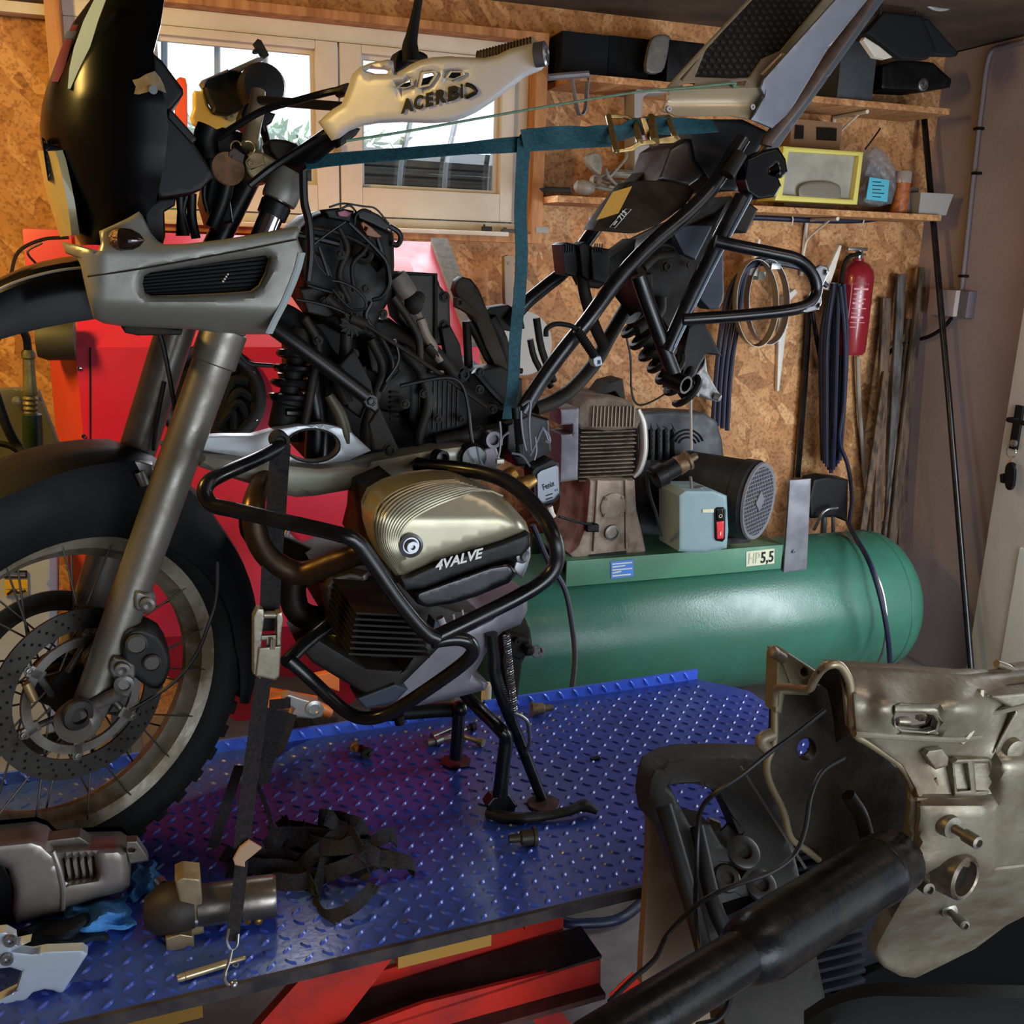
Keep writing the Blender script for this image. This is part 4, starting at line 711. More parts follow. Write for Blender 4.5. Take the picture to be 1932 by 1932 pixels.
m = M(); m.patch([(600, 1990), (440, 1990), (608, 1802), (771, 1764), (756, 1789)], vb-.015, .02, rnd=0); P_('scissor_arm', m, mREDL, lf)
m = M(); m.prism(Bs([(690, 1842, vb+.05), (805, 1805, vb+.05), (966, 1752, vb+.05), (1063, 1722, vb+.05), (1063, 1795, vb+.05), (805, 1875, vb+.05), (690, 1912, vb+.05)]), VB*.01)
m.prism(Bs([(805, 1797, vb+.05), (1055, 1714, vb+.05), (1063, 1722, vb+.05), (805, 1805, vb+.05)]), VB*.045); P_('upper_beam', m, mREDL, lf)
m = M(); m.box(B(1002, 1728, vb+.06), (.04, .04, .03), bev=.004); m.cyl(B(1000, 1728, vb+.03), B(1000, 1728, vb+.09), .008); P_('hinge_block', m, mREDL, lf)
vl = vb-.05
m = M(); m.prism(Bs([(300, 2080, vl), (800, 1893, vl), (1133, 1811, vl), (1133, 1873, vl), (800, 1970, vl), (300, 2160, vl)]), VB*.008)
a, b, c, d = Bs([(300, 2076, vl), (1135, 1808, vl), (1135, 1811, vl), (300, 2080, vl)]); P_('lower_beam', m, mREDL, lf); m = M(); m.prism([a, b, b+VB*.09+ZB*.0, a+VB*.09], ZB*.006); P_('beam_flange', m, mat('grimy_flange', '#3a3230', .6, .2, c2='#241d1b', vs=12), lf)
m = M(); a, b, c, d = Bs([(300, 2170, vl-.03), (800, 1972, vl-.03), (1143, 1875, vl-.03), (1150, 1880, vl-.03)]); m.prism([a, b, c, c-ZB*.012, b-ZB*.012, a-ZB*.012], VB*.06); P_('base_flange', m, mat('dark_red_flange', '#4f2520', .6, c2='#2e1b18', vs=12), lf)
m = M(); m.prism(Bs([(990, 1900, vl+.02), (1040, 1885, vl+.02), (1120, 1990, vl+.02), (1060, 2010, vl+.02)]), VB*.02); P_('foot_brace', m, mREDL, lf)
m = M(); m.prism([D(-.9, .1, .05), D(-.82, .1, .05), D(.42, .1, DECK-.07), D(.34, .1, DECK-.07)], VB*.03); P_('scissor_arm', m, mat('shade_dark_arm', '#1c1312', .7, c2='#2e1a17'), lf)  # red arm coloured near black for the shade under the deck
# bottom plate under the beams, hose and litter on the floor
m = M(); m.tube([Zp(1000, 1700, .02), Zp(1060, 1738, .02), Zp(1110, 1742, .02), Zp(1165, 1735, .02), Zp(1205, 1708, .02), Zp(1240, 1670, .02), Zp(1262, 1610, .02)], .013, n=12); solo('floor_hose', m, mHOSE, 'thick dark blue hose curving on the floor below the blue deck', 'hose')
m = M(); [m.tube([Zp(1083+10*math.cos(a+k)+k*4, 1788+5*math.sin(a)+k*2, .006) for a in np.linspace(0, 5.5, 9)], .0016, n=5) for k in range(3)]; solo('string_scrap', m, mat('pale_string', '#b39a84', .8), 'curled pale string scrap on the floor by the red beams', 'string')
# ================================================================ motorcycle
mc = thing('motorcycle', 'partly dismantled black and silver touring motorcycle strapped on the blue lift', 'motorcycle', D(-.1, 0, DECK))
def pt_(name, m, mt, label=None, par=None, **k): return P_(name, m, mt, par or mc, label, **k)
dl = R_(27); ND = UB*math.sin(dl)-VB*math.cos(dl); E1 = UB*math.cos(dl)+VB*math.sin(dl)
WC = B(140, 1300, -.03)-ND*.035; WC[2] = max(WC[2], DECK+.348)
# --- wheel
rr_ = .272
m = M(); prof = [(rr_-.022, -.03), (rr_-.018, -.02), (rr_-.032, -.008), (rr_-.034, .008), (rr_-.018, .02), (rr_-.014, .03), (rr_+.010, .037), (rr_+.012, .031), (rr_-.006, .026), (rr_-.02, .01), (rr_-.02, -.01), (rr_-.006, -.026), (rr_+.012, -.031), (rr_+.010, -.037)]
prof = [(rr_-.018, -.034), (rr_-.022, -.02), (rr_-.036, -.006), (rr_-.036, .006), (rr_-.022, .02), (rr_-.018, .034), (rr_+.012, .04), (rr_+.012, .034), (rr_-.008, .028), (rr_-.016, 0), (rr_-.008, -.028), (rr_+.012, -.034), (rr_+.012, -.04)]
m.lathe(WC, ND, prof, n=96, closed=True); fw = pt_('front_wheel', m, mat('dirty_rim', '#8d8474', .42, .55, c2='#54452f', vs=8, bump=.2), 'spoked alloy front wheel, dirty silver rim')
m = M(); prof = [(rr_+.006, .04), (rr_+.02, .052), (rr_+.045, .056), (rr_+.066, .045), (rr_+.075, .02), (rr_+.077, 0), (rr_+.075, -.02), (rr_+.066, -.045), (rr_+.045, -.056), (rr_+.02, -.052), (rr_+.006, -.04)]
m.lathe(WC, ND, prof, n=96, closed=True)
def WP(r, a, o): return WC+E1*math.cos(a)*r+ZB*math.sin(a)*r+ND*o
for k in range(44):
    a = 2*math.pi*k/44; tg = -E1*math.sin(a)+ZB*math.cos(a); rd = E1*math.cos(a)+ZB*math.sin(a)
    for o_, q in ((.036, 0), (-.036, .0), (.011, .5), (-.013, .5)):
        a2 = a+q*2*math.pi/44; tg = -E1*math.sin(a2)+ZB*math.cos(a2); rd = E1*math.cos(a2)+ZB*math.sin(a2); m.box(WP(rr_+(.068 if abs(o_) > .02 else .078), a2, o_), (.026, .02, .016), ax=(tg, ND, rd), bev=.003)
pt_('tyre', m, mRUB, par=fw)
m = M(); m.lathe(WC, ND, [(0, -.07), (.02, -.07), (.022, -.05), (.048, -.045), (.048, -.035), (.03, -.03), (.03, .03), (.048, .035), (.048, .045), (.03, .06), (.02, .075), (0, .075)], n=36); pt_('wheel_hub', m, mDIRT, par=fw)
for k in range(36):
    a = 2*math.pi*k/36; s_ = 1 if k % 2 else -1; off = .42*(1 if (k//2) % 2 else -1); m = M(); m.tube([WP(rr_+.006, a, s_*.034), WP(.045, a+off*2.2, s_*.036)], .0019, n=6, sm=1); pt_('spoke', m, mat('spoke_steel', '#55524c', .4, .8), par=fw)
mDISC = mat('brake_disc_steel', '#4b4844', .38, .8, c2='#2f2a25', vs=10)
for s_ in (1, -1):
    m = M(); m.lathe(WC+ND*s_*.062, ND, [(.118, -.0025), (.155, -.0025), (.155, .0025), (.118, .0025)], n=72, closed=True); dk = pt_('brake_disc', m, mDISC, 'slotted ring brake disc' if s_ > 0 else None, par=fw)
    if s_ > 0:
        m = M()
        for k in range(30):
            a = 2*math.pi*k/30
            for q, rq in ((0, .127), (.06, .137), (.12, .147)): m.lathe(WP(rq, a+q, .062+.0026), ND, [(.0028, 0), (.0026, .0005), (0, .0005)], n=8)
        pt_('disc_hole', m, mat('hole_black', '#060606', .9), par=fw)['kind'] = 'stuff'
m = M(); m.lathe(WC+ND*.066, ND, [(.09, -.003), (.106, -.003), (.106, .004), (.09, .004)], n=60, closed=True)
for k in range(6):
    a = R_(20+60*k); m.bolt(WP(.112, a, .066), ND, .006); m.box(WP(.098, a, .066), (.03, .02, .008), ax=(E1*math.cos(a)+ZB*math.sin(a), -E1*math.sin(a)+ZB*math.cos(a), ND), bev=.003)
    m.tube([WP(.045, a+.5, .05), WP(.096, a, .064)], .006, sm=1)
pt_('disc_carrier', m, mat('carrier_alloy', '#84807a', .38, .7, c2='#4b443b', vs=15), par=fw)
m = M(); m.tube([WP(.05, R_(75), .07), WP(.075, R_(85), .078), WP(.105, R_(70), .078)], .007); m.tube([WP(.11, R_(150), .075), WP(.09, R_(165), .08)], .008, sm=1); pt_('carrier_arm', m, mat('tan_metal', '#8f7750', .4, .5), par=fw)
# --- forks
def leg(b_, t_, r, nm='fork_leg'):
    m = M(); m.tube([b_, b_+(t_-b_)*.07, b_+(t_-b_)*.12, b_+(t_-b_)*.55, b_+(t_-b_)*.9, t_], [r*.8, r*.95, r*.92, r*.98, r*1.02, r*1.04], n=28, sm=3); return m
nb_, nt_ = B(158, 1368, -.12), B(432, 600, -.088)
m = leg(nb_, nt_, .0325); dnl = nrm(nt_-nb_); c = nb_+(nt_-nb_)*.93; m.lathe(c, dnl, [(.0345, -.03), (.0375, -.028), (.0375, .03), (.0345, .032)], n=30); c = B(152, 1352, -.15)
m.lathe(c, -ND*.3-VB*.7, [(0, -.005), (.034, -.0), (.036, .02), (.03, .035), (0, .035)][::-1], n=26); pt_('fork_leg', m, mFORK, 'near fork slider in grey paint')
fb_, ft_ = B(225, 960, .088), B(338, 600, .088); fb2 = fb_+(fb_-ft_)*1.0
m = leg(fb2, ft_, .0325); pt_('fork_leg', m, mFORK)
m = M(); m.lathe(B(145, 1348, -.19), nrm(ND), [(.022, -.01), (.026, .004), (.024, .008), (.014, .01), (.013, .0), (0, .0)], n=24); pt_('axle_nut', m, mDIRT)
for off, q in ((0, -.085),):
    a, b = nt_, B(536, 350, -.075); m = M(); m.cyl(a-(b-a)*.05, b, .0195, n=26); pt_('fork_tube', m, mCHROME, 'bright chrome fork tube')
    m = M(); dd = nrm(b-a); m.lathe(B(517, 396, -.075), dd, [(0, -.012), (.024, -.012), (.025, .010), (.022, .014), (0, .014)], n=26); pt_('dust_cap', m, mBLK)
    m = M(); m.lathe(B(526, 378, -.077), dd, [(0, -.002), (.0275, -.002), (.029, .004), (.029, .028), (.0275, .03), (.0275, .046), (.025, .05), (.0, .05)], n=34); pt_('fork_top_cap', m, mSILV, 'silver cylindrical fork cap')
a, b = ft_, B(470, 335, .12); m = M(); m.cyl(a, b, .0215, n=20); pt_('fork_tube', m, mBLKM)
# triple clamp and riser
m = M(); m.patch([(462, 302), (480, 285), (505, 292), (530, 308), (548, 318), (540, 332), (505, 345), (480, 340), (465, 325)], -.05, .12, rnd=6, sm=2); pt_('top_yoke', m, mat('beige_yoke', '#8b7a55', .45, .4, c2='#6b5c3d', vs=14))
m = M(); m.patch([(466, 300), (470, 285), (496, 288), (500, 310), (480, 318)], -.09, .05, rnd=3); m.bolt(B(473, 308, -.09), -VB, .006); pt_('yoke_clamp', m, mat('tan_clamp', '#857049', .5, .3))
m = M(); m.tube([B(470, 275, -.02), B(478, 235, -.0), B(484, 205, .0), B(487, 172, .01)], [.014, .0135, .0135, .012], n=16); pt_('riser_tube', m, mat('beige_tube', '#8a7759', .45, .3))
m = M(); m.patch([(395, 330), (382, 280), (392, 250), (420, 240), (455, 250), (475, 262), (470, 300), (430, 345), (440, 420), (400, 430), (385, 380)], .03, .14, rnd=8); pt_('steering_head', m, mBLK)
m = M(); m.patch([(505, 270), (520, 262), (560, 272), (572, 300), (560, 320), (520, 300)], -.03, .07, rnd=6, sm=2); pt_('bar_clamp', m, mDUST)
# keys and leather tag
m = M(); c = B(430, 318, -.10); m.lathe(c, nrm(-VB+ZB*.2+UB*.1), [(0, -.003), (.025, -.003), (.0265, 0), (.025, .003), (0, .003)], n=36); kt = pt_('key_tag', m, mBRN, 'round brown leather key tag')
m = M(); m.patch([(432, 285), (442, 278), (462, 292), (458, 308), (440, 300), (430, 295)], -.10, .008, rnd=2); m.lathe(B(441, 297, -.101), -VB, [(.003, 0), (.003, .002), (0, .002)], n=10); pt_('tag_strap', m, mat('dark_leather', '#3a2418', .6), par=kt)
m = M(); m.tube([B(467+13*math.cos(R_(a)), 279+13*math.sin(R_(a)), -.1) for a in range(-110, 100, 20)], .0014, n=6); m.tube([B(445+10*math.cos(R_(a)), 277+11*math.sin(R_(a)), -.095) for a in range(150, 370, 20)], .0013, n=6); pt_('key_ring', m, mat('brass_ring', '#b89c66', .3, .8), par=kt)
# --- handlebar, controls, hand guards
m = M(); m.tube([B(545, 318, -.02), B(580, 292, -.07), B(625, 258, -.14), B(665, 225, -.2), B(715, 190, -.26), B(800, 165, -.32), B(915, 135, -.39), B(1020, 103, -.445)], [.016, .019, .0165, .013, .012, .012, .012, .012], n=16); hb_ = pt_('handlebar', m, mBLKM)
m = M(); a, b = B(905, 122, -.385), B(1000, 97, -.43); m.lathe(a, b-a, sum([[(.0165, .0045*k), (.0185, .0045*k+.0015)] for k in range(19)], []), n=20); pt_('grip', m, mat('tan_grip', '#6a5638', .7), par=hb_)
m = M(); a, b = B(500, 190, -.02), B(655, 202, -.13); m.tube([B(487, 190, .0), a, b], .0075, n=12, sm=1); pt_('cross_bar', m, mat('brown_bar', '#4d3f31', .5, .3), par=hb_)
gv = lambda x: -.215-.305*(max(0, x-600)/430)
GW = lambda x, y: gv(x)+.02*((x-820)/220)**2
out = [(601, 229), (629, 205), (646, 195), (657, 166), (666, 139), (680, 126), (700, 118), (732, 112), (742, 115), (744, 138), (760, 131), (775, 121), (793, 113), (815, 108), (848, 106), (880, 108), (914, 109), (940, 103), (962, 92), (990, 85), (1015, 79), (1027, 85), (1033, 105), (1032, 120), (1022, 132), (990, 146), (964, 166), (930, 192), (897, 213), (875, 223), (850, 230), (815, 232), (760, 230), (715, 232), (685, 237), (659, 247), (640, 261), (627, 265)]
hl = [[(753, 164), (775, 150), (777, 160), (768, 164)], [(795, 161), (800, 139), (818, 137), (821, 142), (810, 158)], [(846, 146), (853, 136), (871, 136), (872, 141), (856, 148)], [(691, 134), (698, 129), (729, 131), (734, 134), (731, 139), (708, 139)]]
m = M(); m.patch(out, 0, .005, rnd=13, rm=.016, holes=hl, wf=GW, shell=True, step=9); hgd = pt_('hand_guard', m, mCREAM, 'white plastic hand guard with dark lettering')
m = M()
for h in hl[:3]:
    cx = sum(p[0] for p in h)/len(h); cy = sum(p[1] for p in h)/len(h); o_ = [(cx+(x-cx)*1.4, cy+(y-cy)*1.4) for x, y in h]; m.patch(o_, -.004, .008, rnd=2, rm=.002, holes=[[(cx+(x-cx)*1.02, cy+(y-cy)*1.02) for x, y in h]], wf=GW)
pt_('vent_rim', m, mWPLAST, par=hgd)
m = M(); segs = 'ACERBi'; 
def gp(x, y, d=-.0025): return B(x, y, GW(x, y)+d)
x = 757.; base = lambda x: 214-(x-757)*.262
wd = (26, 21, 19, 22, 25, 9)
for chh, w_ in zip(segs, wd):
    p0, p1 = gp(x, base(x)), gp(x+w_-2.5, base(x+w_-2.5)); text(m, chh, p0, p1, gp(x+4, base(x)-30)-gp(x, base(x)), .0175, bold=.04, shear=.15, ext=.0012); x += w_
x += 1; m.tube([gp(x, base(x)-22), gp(x+9, base(x)-20), gp(x+19, base(x)-10), gp(x+12, base(x)-4), gp(x, base(x)+2)], .0028, n=6, sm=2)
pt_('guard_lettering', m, mTXT, par=hgd)
m = M(); c = B(1024, 102, -.50); m.lathe(c, nrm(UB*.75-VB*.6+ZB*.1), [(.0, -.01), (.0155, -.01), (.0155, .004), (.012, .006), (.011, .002), (.007, .002), (.006, .006), (0, .006)], n=24); pt_('bar_end', m, mSTEEL, par=hb_)
m = M(); m.patch([(745, 118), (752, 96), (768, 92), (790, 96), (806, 104), (804, 116), (775, 121), (748, 140)], -.25, .04, rnd=5, sm=2); pt_('clutch_reservoir', m, mBLK, par=hb_)
m = M(); m.tube([B(776, 115, -.27), B(774, 88, -.27), B(777, 68, -.27), B(786, 20, -.27), B(793, -20, -.27)], [.013, .012, .009, .0065, .006], n=12); pt_('mirror_stem', m, mRUB, par=hb_)
m = M(); m.tube([B(410, 262, -.06), B(450, 235, -.08), B(500, 207, -.1), B(560, 190, -.13), B(620, 174, -.16), B(655, 168, -.2)], .0055, n=8); m.tube([B(640, 174, -.17), B(657, 168, -.2)], .009, sm=1); m.tube([B(470, 350, -.14), B(520, 312, -.14), B(600, 262, -.17), B(640, 245, -.2)], .006, n=8); pt_('control_cable', m, mCABLE)
m = M(); m.patch([(640, 262), (650, 246), (672, 240), (680, 243), (672, 255), (655, 268), (640, 278)], -.19, .03, rnd=3); pt_('switch_cluster', m, mBLK, par=hb_)
# far side controls
m = M(); c = B(492, 168, .22); m.lathe(c, -VB, [(0, -.05), (.036, -.05), (.042, -.02), (.042, .03), (.036, .045), (0, .048)], n=30); pt_('far_switch_drum', m, mBLK)
m = M(); m.patch([(384, 155), (392, 148), (432, 134), (450, 132), (463, 142), (472, 180), (462, 205), (430, 217), (402, 212), (404, 203), (392, 180)], .27, .05, rnd=4); pt_('navigation_box', m, mDUST)
m = M(); m.patch([(383, 157), (380, 152), (430, 130), (432, 136), (392, 150), (386, 162)], .26, .06, rnd=2); m.patch([(430, 133), (486, 108), (496, 108), (497, 113), (450, 136), (448, 134)], .25, .03, rnd=2); pt_('device_bracket', m, mGREY)
m = M(); m.patch([(478, 82), (486, 73), (493, 76), (508, 104), (500, 110), (494, 108)], .25, .015, rnd=2); m.tube([B(488, 98, .25), B(478, 99, .25), B(484, 92, .25)], .003, n=6); pt_('mirror_clamp', m, mDUST)
m = M(); m.patch([(365, 174), (367, 171), (380, 172), (382, 166), (388, 180), (394, 200), (404, 215), (425, 214), (447, 206), (456, 207), (456, 222), (442, 236), (425, 245), (420, 252), (398, 249), (378, 244), (364, 233), (360, 220), (365, 205)], .30, .03, rnd=6); g2 = pt_('hand_guard', m, mat('cream_guard_far', '#c3a55a', .4), 'cream far side hand guard')
m = M()
for p in ((427, 224), (438, 219), (432, 215)): m.lathe(B(*p, .299), -VB, [(.003, 0), (.003, .002), (0, .002)], n=8)
pt_('guard_screw', m, mSTEEL, par=g2)
m = M(); m.patch([(518, 145), (528, 146), (533, 165), (530, 170), (524, 172)], .25, .03, rnd=2); m.patch([(502, 122), (508, 125), (514, 130), (510, 133), (500, 130)], .25, .02, rnd=1); pt_('far_switch', m, mat('pink_grey', '#93838a', .4))
m = M(); m.patch([(455, 215), (462, 198), (475, 190), (505, 195), (517, 200), (510, 212), (520, 215), (512, 232), (498, 240), (470, 245), (455, 235)], .1, .08, rnd=5); m.tube([B(495, 236, .1), B(500, 255, .1), B(505, 275, .08)], .007); pt_('bar_control_body', m, mBLK)
m = M(); m.tube([B(395, 240, .03), B(388, 262, .03), B(392, 300, .03)], .02, n=14); m.tube([B(362, 350, .0), B(352, 370, 0), B(346, 400, .0), B(356, 440, .0)], .005); m.tube([B(388, 330, 0), B(385, 370, 0), B(392, 400, 0)], .004); m.tube([B(362, 365, 0), B(362, 410, .0), B(370, 450, 0)], .008); m.tube([B(340, 362, 0), B(341, 400, 0), B(345, 445, 0)], [.008, .006, .012]); m.tube([B(430, 340, .0), B(420, 380, .0), B(400, 430, .0)], .012); pt_('brake_line', m, mCABLE)
# --- front fairing
def fair(rows, hw, name, mt, par=None, t=.004, flat=.5, ym=None):
    g = []
    for (y, xf, xr) in rows:
        pf = B(xf, y, 0.); pr = B(xr, y, -hw(y)); L_ = (pr-pf)@UB; sec = []
        for s_ in np.linspace(-1, 1, 25):
            a = abs(s_); q = a**1.6; vv = hw(y)*(1-(1-a)**2.2)*(1 if s_ < 0 else -1); sec.append(pf+UB*L_*q+VB*(vv)+ZB*((pr-pf)[2]*a))
        g.append(sec)
    m = M(); m.shell(g, t); return pt_(name, m, mt, par=par)
rows = [(-60, 215, 312), (0, 178, 310), (50, 140, 303), (100, 118, 290), (140, 103, 292), (170, 92, 305), (200, 84, 314), (240, 80, 317), (270, 82, 315), (300, 92, 311), (340, 104, 303), (380, 118, 294), (410, 132, 270), (440, 146, 215), (462, 158, 190)]
hwf = lambda y: np.interp(y, [-60, 60, 170, 300, 462], [.10, .14, .17, .16, .11])
fa = fair(rows, hwf, 'front_fairing', mBLKG)
m = M(); g = []
for y, x0, x1 in [(0, 178, 200), (40, 158, 185), (90, 140, 170), (130, 131, 150), (168, 128, 133)]: g.append([B(x0+(x1-x0)*k/3, y, -.118) for k in range(4)])
m.shell(g, .006); pt_('reflection_stripe', m, mat('reflection_cream', '#e3d391', .35), par=fa)  # lamp reflection on the gloss fairing, laid on as a cream strip
m = M(); g = []
for y, x0, x1 in [(48, 137, 148), (70, 126, 138), (100, 112, 130), (130, 104, 122), (155, 98, 110)]: g.append([B(x0+(x1-x0)*k/3, y, -.082) for k in range(4)])
m.shell(g, .006); pt_('red_decal', m, mat('decal_red', '#c65a3a', .35), par=fa)
m = M(); g = []
for y, x0, x1 in [(60, 127, 146), (66, 124, 143), (74, 121, 140)]: g.append([B(x0+(x1-x0)*k/3, y, -.09) for k in range(4)])
m.shell(g, .006); pt_('grey_decal', m, mat('decal_grey', '#8d836a', .35), par=fa)
m = M(); g = []
for y, x0, x1 in [(283, 86, 118), (300, 90, 124), (340, 98, 133), (380, 108, 141), (420, 120, 147), (444, 128, 150)]: g.append([B(x0+(x1-x0)*k/5, y, -.03-.07*(k/5)**.6) for k in range(6)])
m.shell(g, .012); pt_('headlight_lens', m, mat('lens_glass', '#a29468', .08, c2='#8e8566', vs=6, coat=.8), 'clouded headlight lens')
m = M(); m.patch([(78, 258), (84, 262), (86, 270), (118, 276), (124, 290), (90, 284), (96, 330), (90, 340), (84, 300)], -.085, .03, rnd=2); pt_('headlight_trim', m, mBLKG)
m = M(); m.patch([(241, 166), (246, 152), (262, 148), (275, 140), (292, 134), (302, 146), (309, 160), (314, 176), (300, 170), (284, 172), (262, 178), (246, 177)], -.182, .003, rnd=0, shell=True, wf=lambda x, y: .02*((x-300)/60)**2); pt_('reflection_patch', m, mat('reflection_beige', '#8a7552', .6, c2='#141210', vs=16, var=.5), 'pale lamp reflection patch', par=fa)  # beige reflection of the lamp painted onto the fairing
m = M(); c = B(289, 170, -.19); m.lathe(c, -VB, [(.006, 0), (.006, .003), (.002, .003)], n=14); pt_('fairing_screw', m, mSTEEL)
# instrument pod behind the fairing
m = M(); m.patch([(286, 98), (306, 115), (345, 168), (346, 178), (325, 205), (312, 212), (290, 200)], -.10, .2, rnd=6); m.patch([(306, 200), (335, 222), (400, 325), (402, 335), (380, 358), (362, 365), (300, 375), (280, 330)], -.12, .24, rnd=6); pt_('instrument_pod', m, mat('pod_black', '#0a0b0d', .5))
m = M(); m.patch([(318, 205), (326, 210), (369, 258), (371, 264), (362, 272), (316, 222)], -.125, .1, rnd=3); pt_('instrument_screen_edge', m, mat('pod_edge', '#1c1b1a', .35))
m = M(); m.patch([(270, 395), (300, 375), (332, 372), (330, 388), (310, 400), (312, 445), (305, 470), (280, 470)], -.09, .18, rnd=5); pt_('fairing_stay', m, mBLK)
# --- upper beak
BK = [(-70, 560, 690), (0, 523, 640), (40, 505, 628), (80, 493, 618), (120, 485, 610), (165, 481, 603), (230, 500, 590)]
secs = []
for x, yt, yb_ in BK:
    a = B(x, yt, -.02); b = B(x, yb_, -.1); s_ = []
    for v, f in ((-.10, 1), (-.108, .6), (-.105, .25), (-.09, .08), (-.05, .02), (0, 0), (.05, .02), (.09, .08), (.105, .25), (.108, .6), (.10, 1), (.06, .9), (0, .85), (-.06, .9)): p = a+UB*0; z = a[2]*(1-f)+b[2]*f; q = ORG+UB*float((a-ORG)@UB)+VB*v; s_.append(A(q[0], q[1], z))
    secs.append(s_)
m = M(); m.loft(secs); bk = pt_('beak', m, mBLKG, 'gloss black upper front mudguard')
m = M(); m.tube([B(x, yt+(yb_-yt)*.19, -.109) for x, yt, yb_ in BK[:-1]], .0022, n=6); pt_('beak_crease', m, mat('crease_highlight', '#6a6458', .3), par=bk)  # grey stands for the highlight along the groove
# --- silver side panel with oil cooler mouth
out = [(116, 455), (150, 463), (185, 473), (190, 460), (187, 436), (212, 425), (240, 412), (262, 399), (268, 405), (285, 440), (297, 454), (310, 461), (350, 460), (420, 452), (500, 438), (562, 426), (568, 431), (561, 450), (571, 474), (566, 500), (556, 530), (535, 580), (520, 606), (510, 631), (470, 631), (420, 628), (364, 622), (300, 619), (232, 616), (195, 610), (176, 600), (172, 585), (166, 563), (158, 530), (152, 500), (145, 486), (124, 478)]
hole = [(269, 535), (272, 520), (285, 514), (340, 505), (420, 493), (500, 482), (508, 488), (500, 515), (488, 538), (472, 549), (420, 553), (340, 557), (285, 558), (273, 552)]
def SPW(x, y):
    bot = 616+(x-230)*.05; q = max(0., (y-(bot-55))/55); q2 = max(0., (160+40-x)/60); top = np.interp(x, [116, 300, 560], [470, 478, 440]); q3 = max(0, (top+6-y)/40)
    q3 = min(q3, .9)+max(0, min(q3-.9, 1))*.15; d = min(((x-a)**2+(y-b)**2)**.5 for a, b in DH); rec = .012*max(0, 1-d/14)
    return .05*q*q+.03*q2*q2+.025*q3*q3+rec
DH = []
for i in range(len(hole)):
    a, b = hole[i], hole[(i+1) % len(hole)]; k = max(1, int(math.dist(a, b)/8)); DH += [(a[0]+(b[0]-a[0])*j/k, a[1]+(b[1]-a[1])*j/k) for j in range(k)]
m = M(); m.patch(out, -.205, .004, rnd=7, rm=.008, holes=[hole], wf=SPW, shell=True, step=8); sp = pt_('side_panel', m, mSILV, 'silver side panel with black oil cooler opening')
m = M(); m.patch([(262, 508), (512, 476), (512, 560), (262, 565)], -.165, .02, rnd=0)
for k in range(9): m.tube([B(266, 512+k*6+2, -.168), B(508, 484+k*8, -.168)], .0022, n=5, sm=1)
pt_('oil_cooler', m, mat('cooler_black', '#0a0a0b', .6), par=sp)
m = M()
for k in range(4): m.ball(B(421+k*3, 531-k*4.5, -.186), .0016)
pt_('reflector_dot', m, mTXW, par=sp)
m = M(); m.tube([B(x, y, -.209+SPW(x, y+4)*.6) for x, y in ((165, 522), (250, 510), (320, 498), (400, 483), (480, 468), (560, 452))], .0012, n=5); pt_('panel_groove', m, mTXT, par=sp)
m = M(); 
g = [[B(x+o, y, -.207+.01*o/4) for o in (0, 3, 6, 9)] for x, y in ((563, 476), (556, 505), (545, 535), (530, 570), (512, 604), (501, 628))]; m.shell(g, .004); pt_('panel_edge', m, mat('panel_edge_pale', '#9fa8aa', .4), par=sp)
m = M(); m.patch([(228, 616), (240, 612), (345, 622), (342, 632), (260, 633), (236, 628)], -.15, .12, rnd=4); pt_('oil_cooler_bracket', m, mDUST)
# indicator
ti = B(236, 452, -.228); m = M(); m.lathe(ti, nrm(UB*.9-VB*.35), [(0, -.018), (.010, -.017), (.0145, -.010), (.016, .0), (.0145, .011), (.009, .021), (.0, .028)], n=26); tsg = pt_('turn_signal', m, mat('smoked_lens', '#1a100c', .1, coat=.8), 'smoked round turn signal')
m = M(); m.lathe(ti-nrm(UB*.9-VB*.35)*.004, nrm(UB*.9-VB*.35), [(0, -.0155), (.010, -.0155), (.0150, -.009), (.0165, -.001), (.0145, -.001)], n=22); pt_('signal_reflector', m, mat('amber_chrome', '#6d5446', .25, .8, bump=.8, bs=300), par=tsg)
# --- lower mudguard around the wheel
g = []
for a in np.linspace(R_(-22), R_(205), 44):
    d = math.degrees(a); R = np.interp(d, [-22, 10, 40, 62, 72, 100, 140, 205], [.372, .375, .385, .425, .44, .405, .39, .385]); low = np.interp(d, [-22, 0, 40, 60, 75, 110, 205], [.345, .31, .296, .29, .285, .285, .285]); hw_ = np.interp(d, [-22, 40, 75, 205], [.055, .075, .085, .085]); sec = []
    for o_, f in ((.98, 0), (1.05, .3), (1.05, .62), (.95, .86), (.7, .97), (.35, 1), (0, 1.0), (-.35, 1), (-.7, .97), (-.95, .86), (-1.05, .62), (-1.05, .3), (-.98, 0)): sec.append(WP(low+(R-low)*f, a, o_*hw_))
    g.append(sec)
m = M(); m.shell(g, -.003); fd = pt_('front_mudguard', m, mat('fender_black', '#070708', .5, c2='#0c0c0d', vs=4, spec=.15), 'matt black mudguard over the front wheel')
